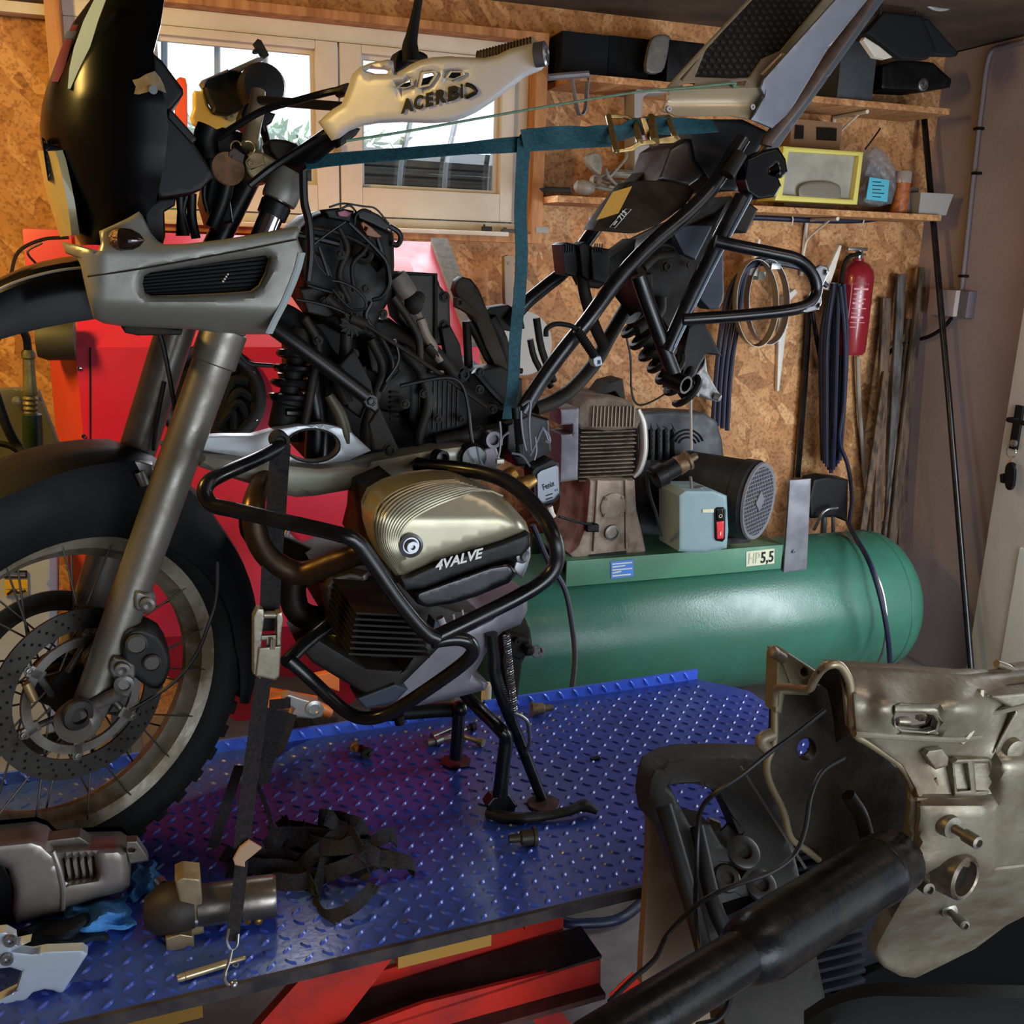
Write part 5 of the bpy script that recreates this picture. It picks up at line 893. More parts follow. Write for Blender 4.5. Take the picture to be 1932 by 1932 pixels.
# calliper
cal = mat('calliper_black', '#141517', .42, .2, c2='#1f1d1b', vs=20)
m = M(); m.patch([(236, 1195), (262, 1185), (300, 1200), (320, 1240), (318, 1270), (300, 1300), (270, 1290), (240, 1262), (228, 1225)], -.155, .07, rnd=8, sm=2); clp = pt_('brake_calliper', m, cal)
for p, r in (((258, 1215), .018), ((287, 1250), .015)): m = M(); m.lathe(B(*p, -.158), -VB, [(r, 0), (r, .004), (r*.82, .006), (r*.78, .003), (0, .003)], n=26); pt_('piston_cover', m, mat('ring_grey', '#45423d', .4, .5), par=clp)
m = M(); m.patch([(255, 1118), (272, 1120), (294, 1130), (292, 1150), (272, 1152), (256, 1150)], -.15, .04, rnd=4, sm=2); m.patch([(215, 1240), (255, 1255), (250, 1290), (243, 1315), (225, 1310), (215, 1280), (205, 1265)], -.16, .05, rnd=5, sm=2); m.tube([B(180, 1328, -.15), B(225, 1308, -.16)], .012, sm=1); m.lathe(B(234, 1290, -.165), -VB, [(.016, 0), (.016, .006), (.01, .008), (.009, .003), (0, .003)], n=20); m.lathe(B(231, 1262, -.165), -VB, [(.012, 0), (.012, .008), (.007, .009), (0, .005)], n=20); m.lathe(B(278, 1140, -.155), -VB, [(.012, 0), (.012, .006), (.007, .008), (0, .005)], n=20); pt_('calliper_mount', m, mat('mount_alloy', '#6f6c68', .45, .6, c2='#4b4641', vs=18), par=clp)
m = M(); m.tube([B(410, 1060, -.14), B(408, 1130, -.16), B(393, 1180, -.17), B(370, 1235, -.17), B(330, 1285, -.17), B(280, 1320, -.17), B(245, 1340, -.17)], .0032, n=7); pt_('speed_sensor_cable', m, mCABLE)
m = M(); m.tube([B(300, 625, -.02), B(310, 660, -.02), B(325, 740, -.02), B(335, 800, -.02)], .004, n=7); m.tube([B(290, 850, .05), B(295, 800, .05), B(310, 720, .05)], .004, n=7); m.tube([B(448, 660, -.04), B(470, 685, -.04), B(515, 690, -.04)], .004, n=7); pt_('brake_hose', m, mCABLE)
# --- telelever arm, shock
sA = mat('silver_arm', '#a1a08f', .34, .35, c2='#8d8c7e', vs=5)
m = M(); m.patch([(360, 848), (390, 856), (470, 868), (545, 874), (600, 880), (660, 874), (700, 866), (760, 855), (820, 844), (870, 838), (900, 845), (905, 858), (880, 878), (840, 888), (780, 900), (720, 912), (650, 926), (590, 936), (560, 938), (520, 930), (480, 915), (430, 900), (375, 880)], -.13, .06, rnd=12, rm=.02, wf=lambda x, y: .03*max(0, (430-x)/70)); arm = pt_('telelever_arm', m, sA, 'silver cast suspension arm')
m = M(); el = [(590+50*math.cos(t), 841+30*math.sin(t)) for t in np.linspace(0, 6.28, 25)[:-1]]; m.patch([(300, 838), (340, 826), (420, 822), (475, 822), (520, 810), (560, 803), (610, 800), (655, 808), (700, 850), (650, 872), (600, 880), (545, 874), (470, 866), (380, 850), (310, 850)], -.09, .03, rnd=4, holes=[el]); pt_('arm_web', m, mat('pale_arm_top', '#bfc4c6', .35, .2), par=arm)
m = M(); g = [[B(590+50*math.cos(t), 841+30*math.sin(t), -.092), B(590+50*math.cos(t), 841+30*math.sin(t), -.03)] for t in np.linspace(0, 6.28, 33)]; m.shell(g, .003); pt_('arm_bore', m, mDUST, par=arm)
m = M(); m.patch([(245, 868), (262, 868), (288, 876), (292, 892), (278, 898), (255, 890)], -.02, .05, rnd=5); m.patch([(248, 880), (290, 895), (330, 905), (330, 925), (262, 920)], .0, .05, rnd=5); m.tube([B(272, 915, -.02), B(262, 890, -.02)], .01, sm=1); pt_('fork_bridge', m, mat('pale_bridge', '#8f8986', .4, .5))
m = M(); m.lathe(B(893, 864, -.14), -VB, [(.026, -.02), (.026, .0), (.022, .004), (0, .005)], n=30); pt_('arm_pivot_cap', m, mBLKM, par=arm)
m = M(); m.lathe(B(829, 863, -.15), nrm(-VB+UB*.3), [(.014, -.01), (.014, .012), (.009, .013), (.009, .004), (0, .004)], n=22); pt_('bush', m, mBLKM)
sa, sb_ = B(566, 640, -.04), B(528, 825, -.04); m = M(); m.helix(sa+(sb_-sa)*.1, sa+(sb_-sa)*.72, .030, .0065, 4.3); shk = pt_('front_shock_spring', m, mBLKM)
m = M(); d = sb_-sa; L_ = np.linalg.norm(d); m.lathe(sa, d, [(0, -.02), (.02, -.02), (.026, .01), (.026, L_*.1), (.016, L_*.12), (.016, L_*.55), (.029, L_*.6), (.029, L_*.64), (.0245, L_*.66), (.0245, L_*.9), (.012, L_*.96), (.012, L_*1.05), (0, L_*1.05)], n=24); pt_('shock_body', m, mDUST, par=shk)
# --- frame and engine
FR = mBLKM
m = M(); m.tube([B(500, 607, -.14), B(560, 650, -.15), B(640, 710, -.15), B(690, 748, -.15)], .0135, n=16, sm=2); m.patch([(675, 735), (690, 730), (714, 757), (716, 772), (708, 780), (692, 768), (674, 752)], -.158, .02, rnd=4); m.bolt(B(700, 757, -.158), -VB, .008); pt_('frame_strut', m, mat('strut_black', '#0a0a0b', .4, spec=.3))
m = M(); m.tube([B(505, 585, -.02), B(545, 598, -.03), B(585, 630, -.03), B(612, 672, -.03)], .02, n=16); m.lathe(B(612, 672, -.03), B(625, 695, -.03)-B(612, 672, -.03), [(.021, 0), (.023, .01), (.021, .03), (0, .03)], n=18); pt_('intake_hose', m, mRUB)
m = M(); m.patch([(716, 768), (753, 850), (706, 850), (696, 800)], -.15, .012, rnd=3); m.bolt(B(736, 848, -.15), -VB, .009); m.patch([(640, 690), (668, 660), (700, 720), (708, 765), (690, 770)], -.12, .02, rnd=3); pt_('frame_gusset', m, mDUST)
m = M(); m.tube([B(682, 607, -.1), B(760, 658, -.1), B(840, 712, -.11), B(918, 768, -.11)], .004, n=8, sm=2); m.tube([B(660, 600, -.1), B(690, 612, -.1)], .01, sm=1); pt_('shift_rod', m, mDUST)
out = [(562, 430), (590, 405), (618, 395), (660, 398), (700, 412), (742, 438), (744, 500), (738, 560), (715, 600), (700, 640), (660, 640), (610, 610), (575, 560), (560, 500)]
m = M(); m.patch(out, -.03, .2, rnd=12, rm=.03, holes=[[(695, 477), (704, 473), (714, 485), (717, 498), (704, 492)]]); ab = pt_('air_box', m, mat('airbox_black', '#080706', .55, c2='#0f0d0a', vs=8))
m = M(); m.lathe(B(683, 478, -.05), -VB, [(.017, 0), (.019, .01), (.013, .016), (.009, .017), (.005, .008), (0, .008)], n=24); pt_('airbox_knob', m, mDUST, par=ab)
m = M(); c = B(660, 612, -.09); m.lathe(c, -VB, [(.008, 0), (.02, .004), (.017, .012), (0, .015)], n=24)
for k in range(12): a = R_(30*k); m.box(c-VB*.012+UB*math.cos(a)*.012+ZB*math.sin(a)*.012, (.018, .006, .003), ax=(UB*math.cos(a)+ZB*math.sin(a), VB, -UB*math.sin(a)+ZB*math.cos(a)))
pt_('fluted_knob', m, mDUST)
out = [(560, 590), (600, 600), (680, 590), (735, 600), (800, 650), (850, 690), (905, 740), (950, 790), (965, 860), (905, 905), (700, 900), (600, 890), (570, 860), (585, 780), (560, 700)]
m = M(); m.patch(out, .02, .2, rnd=12, rm=.03); eng = pt_('engine_block', m, mat('block_black', '#0b0907', .6, c2='#1a140e', vs=7, bump=.2))
m = M(); c = B(742, 712, -.02); m.lathe(c, -VB, [(.0, -.03), (.062, -.03), (.066, 0), (.06, .02), (.045, .028), (0, .03)], n=36); alt = pt_('alternator', m, mat('alternator_grey', '#24211e', .5, .5, c2='#15120f', vs=12))
m = M()
for k in range(14):
    y = 660+k*10
    if 705 < y < 735: continue
    m.tube([B(736, y, -.055), B(752, y+1, -.05)], .0024, n=6, sm=1)
pt_('cooling_slot', m, mDUST, par=alt)
m = M(); m.patch([(690, 640), (730, 650), (755, 700), (735, 720), (700, 700)], -.07, .05, rnd=6); m.patch([(770, 720), (800, 700), (860, 705), (885, 740), (885, 800), (850, 830), (800, 830), (770, 790)], -.05, .1, rnd=10); pt_('engine_cover', m, mat('cover_black', '#0a0908', .55, c2='#120f0c', vs=10))
m = M(); m.tube([B(620, 745, -.08), B(640, 780, -.08), B(652, 820, -.08), B(658, 858, -.08)], [.008, .012, .012, .008], n=12); pt_('water_bracket', m, mat('olive_bracket', '#4a4433', .5, .3))
m = M(); m.tube([B(585, 700, 0), B(598, 790, 0), B(596, 870, 0)], .022, n=14); m.tube([B(545, 700, .1), B(556, 760, .1), B(560, 830, .1)], .022, n=14); pt_('front_frame_tube', m, FR)
m = M(); m.patch([(735, 516), (742, 512), (822, 516), (830, 540), (848, 560), (850, 640), (838, 652), (800, 650), (752, 600)], .02, .07, rnd=5); cc = pt_('control_unit', m, mDIRT, 'brown dusty electronics case')
m = M(); [m.bolt(B(*p, .02), -VB, .008) for p in ((838, 560), (838, 614))]; m.tube([B(740, 515, .015), B(822, 518, .015), B(822, 640, .015)], .004, sm=1); pt_('case_bolt', m, mDUST, par=cc)
m = M(); m.patch([(832, 620), (850, 615), (868, 650), (876, 700), (862, 715), (845, 690)], .0, .02, rnd=3); m.tube([B(806, 650, -.06), B(838, 682, -.06), B(858, 708, -.06)], .012, n=12); m.bolt(B(872, 706, -.05), nrm(-VB+UB*.2), .011); pt_('frame_lug', m, mDUST)
for p in ((640, 560), (700, 622), (722, 592), (668, 668), (765, 762), (800, 742), (905, 702), (930, 772), (905, 812), (600, 642), (612, 570), (585, 470), (642, 480), (870, 790), (826, 790), (690, 545), (905, 735)): m = M(); m.bolt(B(*p, -.075), -VB, .0065); pt_('engine_bolt', m, mDUST)
for pts, r in (([(615, 560), (650, 600), (652, 660), (640, 720), (655, 760)], .011), ([(700, 640), (722, 690), (712, 740), (690, 800), (690, 850)], .009), ([(760, 660), (792, 700), (808, 760), (790, 830), (800, 870)], .010), ([(820, 835), (880, 822), (940, 812)], .014), ([(575, 600), (600, 650), (590, 720), (575, 800)], .008), ([(640, 430), (655, 470), (640, 520), (660, 570)], .006), ([(700, 430), (690, 470), (665, 500), (668, 550)], .004), ([(742, 560), (770, 600), (790, 640), (792, 690)], .007), ([(590, 430), (640, 440), (700, 470), (730, 500)], .0035)): m = M(); m.tube([B(x, y, -.07) for x, y in pts], r, n=10); pt_('cable', m, mat('dusty_hose', '#14110e', .6, c2='#241d16', vs=16))
m = M(); m.patch([(565, 545), (600, 540), (640, 560), (650, 590), (620, 600), (580, 590)], -.05, .05, rnd=4); m2 = M(); m2.patch([(655, 700), (690, 690), (700, 740), (680, 790), (655, 770)], -.06, .04, rnd=4); pt_('ignition_coil', m, mDIRT); pt_('ignition_coil', m2, mDIRT)
m = M()
for k in range(9): m.tube([B(792+k*9, 716+abs(k-4)*2, -.052), B(790+k*9, 812-abs(k-4)*2, -.052)], .002, n=5, sm=1)
pt_('cover_rib', m, mDIRT)
# brackets between the frame halves
m = M(); m.patch([(858, 548), (862, 530), (872, 522), (888, 526), (903, 545), (915, 575), (940, 640), (962, 700), (986, 758), (972, 768), (945, 712), (918, 660), (898, 610), (884, 588), (868, 572)], .12, .03, rnd=3); m.patch([(860, 562), (868, 560), (884, 572), (900, 590), (895, 600), (874, 586), (860, 580)], .11, .02, rnd=2, holes=[[(865, 568), (870, 568), (870, 574), (865, 574)]]); pt_('rear_arm', m, mat('brown_arm', '#1d160f', .5, .3, c2='#2e2418', vs=14))
for pts, r in (([(880, 606), (882, 650), (884, 690)], .009), ([(884, 606), (915, 660), (952, 725)], .009), ([(925, 600), (945, 640), (968, 720)], .014), ([(1000, 640), (1010, 680), (1040, 730)], .007), ([(1012, 600), (1022, 660), (1045, 720)], .008), ([(900, 640), (930, 690), (985, 700)], .006), ([(880, 720), (930, 725), (975, 728)], .016), ([(905, 760), (945, 755), (985, 765)], .018)):
    m = M(); m.tube([B(x, y, .14) for x, y in pts], r, n=10, sm=3); pt_('rear_link', m, mDUST)
m = M(); m.patch([(905, 592), (925, 580), (958, 575), (985, 590), (990, 620), (960, 625), (925, 615)], .15, .04, rnd=3); m.patch([(880, 700), (945, 690), (985, 715), (985, 780), (930, 800), (890, 770)], .08, .06, rnd=6); pt_('swingarm_bracket', m, mDUST)
# loom boot
m = M(); a, b = B(748, 520, -.07), B(772, 556, -.07); m.lathe(a, b-a, [(0, -.004), (.016, 0), (.0175, .01), (.017, .04), (0, .042)], n=22); lm = pt_('loom_boot', m, mat('grey_boot', '#6a5f58', .6, c2='#4d443d', vs=20), 'grey brown loom boot')
m = M(); m.ball(B(781, 571, -.06), .018, (1, 1, 1.2)); m.ball(B(789, 563, -.05), .013); pt_('boot_grommet', m, mDUST, par=lm)
m = M()
for k in range(5): m.tube([B(776+k*3, 578, -.062), B(790+k*2, 600, -.062), B(798+k*2, 612, -.062)], .0013, n=5)
m.tube([B(793, 602, -.062), B(803, 630, -.062), B(818, 655, -.062)], .009, n=10); m.tube([B(815, 655, -.062), B(832, 680, -.062)], .010, n=10); pt_('wire_strands', m, mat('tan_wires', '#6d5f50', .5), par=lm)
# cables
CB = [([(621, 391), (647, 384), (684, 389), (709, 394), (734, 423)], .0018, -.06), ([(734, 426), (752, 438), (756, 452), (749, 462), (738, 459)], .005, -.03), ([(652, 418), (613, 445), (590, 467), (610, 489), (618, 502), (625, 523)], .0022, -.09), ([(659, 420), (688, 448), (707, 467), (728, 492), (734, 517), (734, 538), (721, 560), (703, 566)], .004, -.09),
 ([(572, 322), (574, 380), (583, 420), (586, 475), (581, 530)], .0068, -.12), ([(626, 529), (647, 533), (672, 546), (689, 566), (688, 582), (666, 584), (647, 570), (627, 546)], .0025, -.11), ([(602, 466), (612, 495), (620, 520)], .004, -.1), ([(593, 480), (600, 500), (617, 520)], .0016, -.1), ([(581, 538), (603, 545), (630, 552)], .003, -.09), ([(560, 565), (600, 572), (640, 585), (680, 607)], .0026, -.1),
 ([(712, 450), (722, 480), (732, 510), (733, 545)], .005, -.08), ([(700, 570), (690, 600), (720, 640), (740, 690), (720, 740)], .005, -.08), ([(755, 728), (800, 718), (845, 712), (870, 724), (882, 760), (890, 830), (905, 880), (920, 905)], .0035, -.12), ([(745, 640), (752, 680), (728, 720)], .003, -.1), ([(545, 440), (600, 450), (640, 460)], .006, -.05),
 ([(735, 425), (741, 445), (742, 460)], .0014, -.04), ([(640, 396), (660, 388), (676, 405)], .002, -.07), ([(668, 425), (672, 405), (685, 396), (700, 400)], .0024, -.08), ([(895, 700), (930, 740), (950, 760)], .008, .05), ([(885, 760), (930, 770), (975, 790)], .01, .05), ([(870, 800), (900, 830), (930, 832)], .012, .02)]
for pts, r, v in CB: m = M(); m.tube([B(x, y, v) for x, y in pts], r, n=8); pt_('cable', m, mCABLE)
m = M(); m.patch([(674, 400), (690, 393), (716, 406), (736, 425), (728, 436), (704, 424), (676, 412)], -.07, .03, rnd=3); m.patch([(610, 395), (640, 392), (668, 398), (660, 420), (620, 412)], -.05, .04, rnd=4); pt_('plug_housing', m, mBLK)
m = M(); m.patch([(680, 421), (685, 418), (700, 428), (720, 446), (712, 450), (692, 444)], -.075, .02, rnd=2, holes=[[(688, 427), (693, 429), (690, 436), (686, 433)]]); pt_('brown_connector', m, mat('connector_brown', '#7a4a28', .5))
m = M(); m.patch([(636, 400), (650, 396), (664, 402), (655, 410), (640, 408)], -.06, .02, rnd=2); pt_('pink_connector', m, mat('connector_pink', '#94566a', .5))
# --- left cylinder
CV = -.40
m = M(); out = [(752, 1092), (728, 1062), (712, 1030), (703, 1000), (702, 972), (715, 942), (748, 922), (790, 908), (840, 902), (880, 905), (925, 922), (962, 950), (992, 984), (1000, 1008), (950, 1028), (880, 1048), (820, 1068), (775, 1088)]
m.patch(out, CV, .11, rnd=26, rm=.045, wf=lambda x, y: .03*max(0, (980-y)/80)); cv = pt_('cylinder_head_cover', m, mat('cover_silver', '#98927a', .33, .5, c2='#7f7a66', vs=4), 'silver ribbed cylinder head cover')
sfc = m.sf; o1 = [(748, 1084), (724, 1050), (709, 1015), (707, 978), (722, 946), (755, 924), (800, 910), (858, 906)]; o2 = [(786, 1082), (762, 1050), (752, 1018), (770, 985), (812, 958), (868, 936), (915, 925), (948, 936)]
def lerp_curve(a, b, t): return [(p[0]*(1-t)+q[0]*t, p[1]*(1-t)+q[1]*t) for p, q in zip(a, b)]
for k in range(12):
    t = k/11; cvp = lerp_curve(o1, o2, t); m = M(); m.tube([B(x, y, sfc(x, y)-.0012) for x, y in cvp], .0023, n=6, sm=4); pt_('cover_rib', m, mat('rib_silver', '#8a846e', .35, .6), par=cv)
m = M(); m.lathe(B(775, 1029, CV-.004), -VB, [(.019, -.01), (.019, .003), (.015, .005), (.013, .002), (.011, .002), (.009, .012), (.004, .012), (.003, .006), (0, .006)], n=26); m.lathe(B(986, 1047, CV+.0), nrm(-VB+UB*.3), [(.016, -.02), (.014, .002), (.009, .003), (.008, .009), (0, .008)], n=22); pt_('cover_bolt', m, mSTEEL, par=cv)
m = M(); m.patch([(972, 1062), (985, 1030), (1000, 1012), (1001, 1050), (992, 1078), (985, 1092), (968, 1075)], CV+.005, .05, rnd=4); pt_('cover_corner', m, mat('pale_corner', '#9a9ba0', .35, .4), par=cv)
out = [(758, 1092), (775, 1088), (820, 1068), (880, 1048), (950, 1026), (1000, 1006), (1001, 1030), (985, 1048), (930, 1062), (862, 1085), (800, 1110), (764, 1114)]
m = M(); m.patch(out, CV-.008, .08, rnd=4); bd = pt_('cover_band', m, mBLK, par=cv)
m = M(); text(m, '4VALVE', B(822, 1076, CV-.0095), B(914, 1050, CV-.0095), B(835, 1050, CV)-B(826, 1075, CV), .0155, bold=.03, shear=.35, ext=.001); pt_('cover_lettering', m, mTXW, par=cv)
m = M(); m.patch([(782, 1118), (800, 1112), (862, 1090), (925, 1068), (962, 1062), (976, 1082), (960, 1100), (900, 1125), (850, 1140), (806, 1146), (788, 1140)], CV+.0, .08, rnd=7); pt_('cylinder_protector', m, mBLKM)
m = M(); m.patch([(600, 1080), (640, 1065), (720, 1060), (790, 1090), (800, 1130), (860, 1150), (900, 1150), (900, 1185), (820, 1215), (760, 1230), (690, 1230), (650, 1195), (610, 1160)], -.12, .2, rnd=10); pt_('crankcase', m, mDIRT)
m = M(); m.patch([(605, 1105), (622, 1082), (660, 1072), (695, 1078), (698, 1140), (690, 1185), (672, 1196), (645, 1190), (615, 1165)], -.155, .05, rnd=14, rm=.03); pt_('front_cover', m, mat('brown_cover', '#3d3427', .45, .4, c2='#2a231a', vs=8))
m = M(); m.patch([(690, 1040), (700, 1000), (705, 940), (760, 915), (800, 950), (790, 1100), (730, 1100)], CV+.11, .18, rnd=6); pt_('cylinder_head', m, mat('head_dark', '#1b1815', .5, .4, c2='#2a241d', vs=10))
for k in range(8): m = M(); y = 1155+k*11; m.prism(Bs([(672-k*2, y, -.33), (790+k*3, y+6, -.33), (790+k*3, y+10, -.33), (672-k*2, y+4, -.33)]), VB*.2); pt_('cylinder_fin', m, mat('fin_black', '#17130f', .6, .2))
m = M(); m.patch([(690, 1140), (780, 1150), (800, 1240), (700, 1240)], -.29, .16, rnd=4); pt_('cylinder_barrel', m, mat('barrel_dark', '#15120f', .6, c2='#221c16', vs=12))
m = M(); m.tube([B(520, 880, -.06), B(492, 915, -.15), B(478, 960, -.21), B(488, 1020, -.22), B(520, 1062, -.23), B(570, 1082, -.24), B(630, 1062, -.27), B(690, 1040, -.3)], [.017, .017, .019, .02, .02, .02, .019, .018], n=18); pt_('exhaust_pipe', m, mPIPE, 'bronze coloured exhaust header')
m = M(); m.tube([B(560, 1075, -.1), B(552, 1120, -.1), B(570, 1160, -.1), B(640, 1175, -.08)], .024, n=18); m.tube([B(470, 960, .1), B(478, 1010, .08), B(540, 1030, .05), B(600, 1060, .02)], .02, n=16); pt_('exhaust_pipe', m, mat('dark_pipe', '#1d1914', .5, .6, c2='#2c261e', vs=8))
m = M(); out = [(830, 1205), (870, 1192), (925, 1165), (985, 1110), (994, 1118), (995, 1152), (982, 1178), (948, 1192), (925, 1215), (905, 1255), (893, 1272), (922, 1290), (915, 1302), (860, 1316), (790, 1332), (740, 1330), (725, 1300), (735, 1260), (780, 1235)]
m.patch(out, -.11, .2, rnd=10, rm=.02); pt_('gear_housing', m, mat('housing_grey', '#77757b', .45, .4, c2='#65626a', vs=6), 'pale grey rear engine casting')
m = M(); m.patch([(560, 1215), (600, 1205), (640, 1230), (690, 1260), (760, 1265), (800, 1210), (830, 1220), (760, 1290), (740, 1320), (690, 1310), (640, 1280), (590, 1250)], -.16, .12, rnd=6); pt_('oil_sump', m, mat('sump_dark', '#1c1a19', .5, .3, c2='#2a2521', vs=10))
m = M(); m.patch([(672, 1318), (745, 1290), (770, 1300), (745, 1325), (690, 1338)], -.17, .06, rnd=4); m.patch([(820, 1170), (838, 1175), (835, 1195), (815, 1190)], -.2, .04, rnd=4); pt_('sump_guard_tab', m, mSLATE)
m = M(); m.tube([B(830, 1165, -.3), B(842, 1195, -.3)], .007, sm=1); m.tube([B(855, 1158, -.3), B(858, 1180, -.3)], .002, sm=1); m.tube([B(872, 1150, -.3), B(875, 1172, -.3)], .002, sm=1); pt_('spark_plug_lead', m, mat('pale_tube', '#8d8d90', .4))
m = M(); m.tube([B(620, 1225, -.05), B(622, 1205, -.05), B(632, 1192, -.05), B(645, 1188, -.05)], .007); pt_('yellow_cap', m, mat('yellow_hose', '#a89a1c', .4))
# crash bars
cr = .0118
def bar(pts, r=cr, **k):
    m = M(); m.tube([B(*p) for p in pts], r, n=16, sm=5); return m
m = bar([(530, 842, -.17), (485, 866, -.22), (430, 890, -.28), (396, 908, -.31), (386, 930, -.32), (400, 952, -.33), (440, 962, -.35), (540, 985, -.39), (640, 1008, -.43), (672, 1022, -.435), (695, 1050, -.435), (750, 1130, -.435), (800, 1190, -.435), (826, 1205, -.435)]); eg = pt_('crash_bar', m, mBLKM, 'black tubular engine guard')
m = bar([(815, 1206, -.43), (900, 1165, -.43), (980, 1125, -.43), (1030, 1092, -.43), (1050, 1060, -.43), (1047, 1020, -.43), (1025, 975, -.4), (980, 925, -.36), (930, 897, -.32), (870, 885, -.27), (800, 878, -.2), (790, 880, -.18)], .0128); pt_('guard_tube', m, mBLKM, par=eg)
m = bar([(815, 1210, -.43), (860, 1205, -.43), (885, 1212, -.43), (892, 1230, -.42), (870, 1255, -.4), (800, 1305, -.36), (735, 1345, -.32), (690, 1355, -.3), (650, 1340, -.28), (590, 1285, -.25), (545, 1245, -.24)], .0115); pt_('guard_tube', m, mBLKM, par=eg)
m = bar([(540, 1250, -.24), (575, 1215, -.2), (625, 1175, -.15)], .0125); pt_('guard_tube', m, mBLKM, par=eg)
m = M(); m.patch([(782, 878), (795, 868), (815, 870), (825, 880), (812, 890), (790, 892)], -.17, .03, rnd=4); m.lathe(B(528, 832, -.17), -VB, [(.016, -.02), (.016, .006), (.01, .008), (.007, .003), (0, .003)], n=20); pt_('guard_mount', m, mDUST, par=eg)
# injector / throttle area behind the cylinder
m = M(); m.patch([(1003, 890), (1010, 882), (1042, 866), (1054, 872), (1058, 935), (1046, 950), (1018, 956), (1008, 942)], -.20, .04, rnd=3); ibx = pt_('ignition_module', m, mBLK)
m = M(); m.patch([(1013, 895), (1020, 888), (1050, 877), (1053, 882), (1055, 930), (1045, 942), (1022, 950), (1014, 938)], -.205, .006, rnd=2); pt_('module_plate', m, mat('plate_grey', '#737880', .4, .3), par=ibx)
m = M(); text(m, 'Fenix', B(1026, 925, -.206), B(1047, 916, -.206), ZB, .011); text(m, 'P 5', B(1048, 928, -.206), B(1053, 926, -.206), ZB, .004)
for k in range(2): m.box((B(1029, 936+k*7, -.2065)+B(1044, 931+k*7, -.2065))/2, (.014, .0008, .0014), ax=(nrm(B(1044, 931, -.2)-B(1029, 936, -.2)), VB, ZB))
pt_('module_print', m, mTXT, par=ibx)
m = M(); m.tube([B(950, 915, -.2), B(962, 898, -.2), B(972, 890, -.2)], [.014, .016, .012], n=14); m.tube([B(965, 925, -.21), B(985, 915, -.21), B(1005, 905, -.2)], [.012, .015, .011], n=14)
for k in range(3): m.tube([B(1010+k*8, 872, -.16), B(1022+k*8, 878, -.16), B(1030+k*8, 890, -.16)], .0035, n=8)
pt_('throttle_body', m, mGOLD, 'brassy throttle body fittings')
m = M(); m.patch([(900, 870), (915, 845), (935, 840), (945, 870), (930, 895), (908, 895)], -.1, .08, rnd=5); m.lathe(B(928, 828, -.1), -VB, [(.016, -.01), (.016, .012), (.01, .012), (.01, .0), (0, .0)], n=20); pt_('gearbox_end', m, mat('mauve_alloy', '#68646a', .45, .5))
m = M(); m.patch([(955, 800), (1000, 780), (1035, 790), (1040, 850), (1020, 880), (975, 880), (955, 850)], -.08, .1, rnd=6); pt_('intake_body', m, mBLK)
m = M(); a, b = B(973, 768, -.17), B(982, 860, -.17); L_ = np.linalg.norm(b-a); m.lathe(a, b-a, [(.008, 0)]+sum([[(.0085, .02+k*.0042), (.0065, .022+k*.0042)] for k in range(12)], [])+[(.008, L_-.015), (.008, L_)], n=14); pt_('corrugated_sleeve', m, mBLK)
for pts in ([(985, 765), (1000, 758), (998, 800), (1002, 850)], [(983, 775), (984, 800), (988, 830), (993, 850)], [(1000, 860), (1012, 835), (1024, 810), (1034, 830), (1034, 832)], [(1010, 825), (1012, 850), (1008, 868)], [(1023, 806), (1035, 822), (1037, 835), (1028, 832)], [(965, 855), (985, 860), (1000, 880), (1010, 895)], [(943, 795), (945, 820), (943, 850), (940, 862)], [(960, 815), (948, 826), (946, 840)], [(900, 843), (906, 868), (920, 890), (935, 900)]): m = M(); m.tube([B(x, y, -.18) for x, y in pts], .0022, n=6); pt_('cable', m, mat('pale_cable', '#5d5e66', .4))
m = M(); m.tube([B(1037, 955, -.2), B(1040, 968, -.2), B(1044, 975, -.2)], .006); m.box(B(943, 870, -.17), (.014, .01, .008), bev=.002); pt_('white_plug', m, mWPLAST)
# --- stands
vz = lambda x, y, z=DECK: vof(Zp(x, y, z))
zf = DECK+.004
v1 = vz(945, 1522, DECK+.02)
m = M(); m.tube([B(868, 1300, .02), B(905, 1338, -.03), B(945, 1378, v1), B(955, 1395, v1), B(950, 1440, v1), B(943, 1500, v1)], [.013, .013, .0135, .0145, .0145, .0155], n=16); m.patch([(918, 1520), (930, 1505), (960, 1498), (975, 1520), (970, 1532), (925, 1534)], v1-.012, .03, rnd=4); cs = pt_('centre_stand', m, mBLKM, 'black centre stand with curved foot lever')
m = M(); L3 = [Zp(920, 1532, DECK+.012), Zp(950, 1541, DECK+.012), Zp(990, 1543, DECK+.013), Zp(1035, 1538, DECK+.014), Zp(1075, 1529, DECK+.018), Zp(1102, 1520, DECK+.02), Zp(1127, 1532, DECK+.012)]; m.tube(L3, [.012, .0125, .011, .010, .010, .011, .005], n=14); m.tube([L3[-3], L3[-2], L3[-1]], [.006, .014, .006], n=14); pt_('stand_lever', m, mat('lever_brown', '#2d2923', .5, .3, c2='#171410', vs=12), par=cs)
v2 = vz(861, 1430, DECK+.02)
m = M(); m.tube([B(873, 1330, v2), B(866, 1345, v2), B(864, 1380, v2), B(860, 1430, v2)], [.012, .0145, .0145, .0145], n=16); m.ball(B(868, 1337, v2), .019); c = Zp(860, 1438, DECK+.0015); m.lathe(c, ZB, [(0, 0), (.036, 0), (.036, .003), (0, .005)], n=6); pt_('stand_leg', m, mBLKM, par=cs)
m = M(); m.tube([B(868, 1300, v2), B(890, 1325, v2-.05), B(915, 1350, v2-.12)], .013, n=14); m.lathe(B(903, 1332, -.0), nrm(B(905, 1338, -.03)-B(868, 1300, .02)), [(.015, -.003), (.018, 0), (.015, .003)], n=20); pt_('cross_tube', m, mBLKM, par=cs)
v3 = vz(1023, 1512)
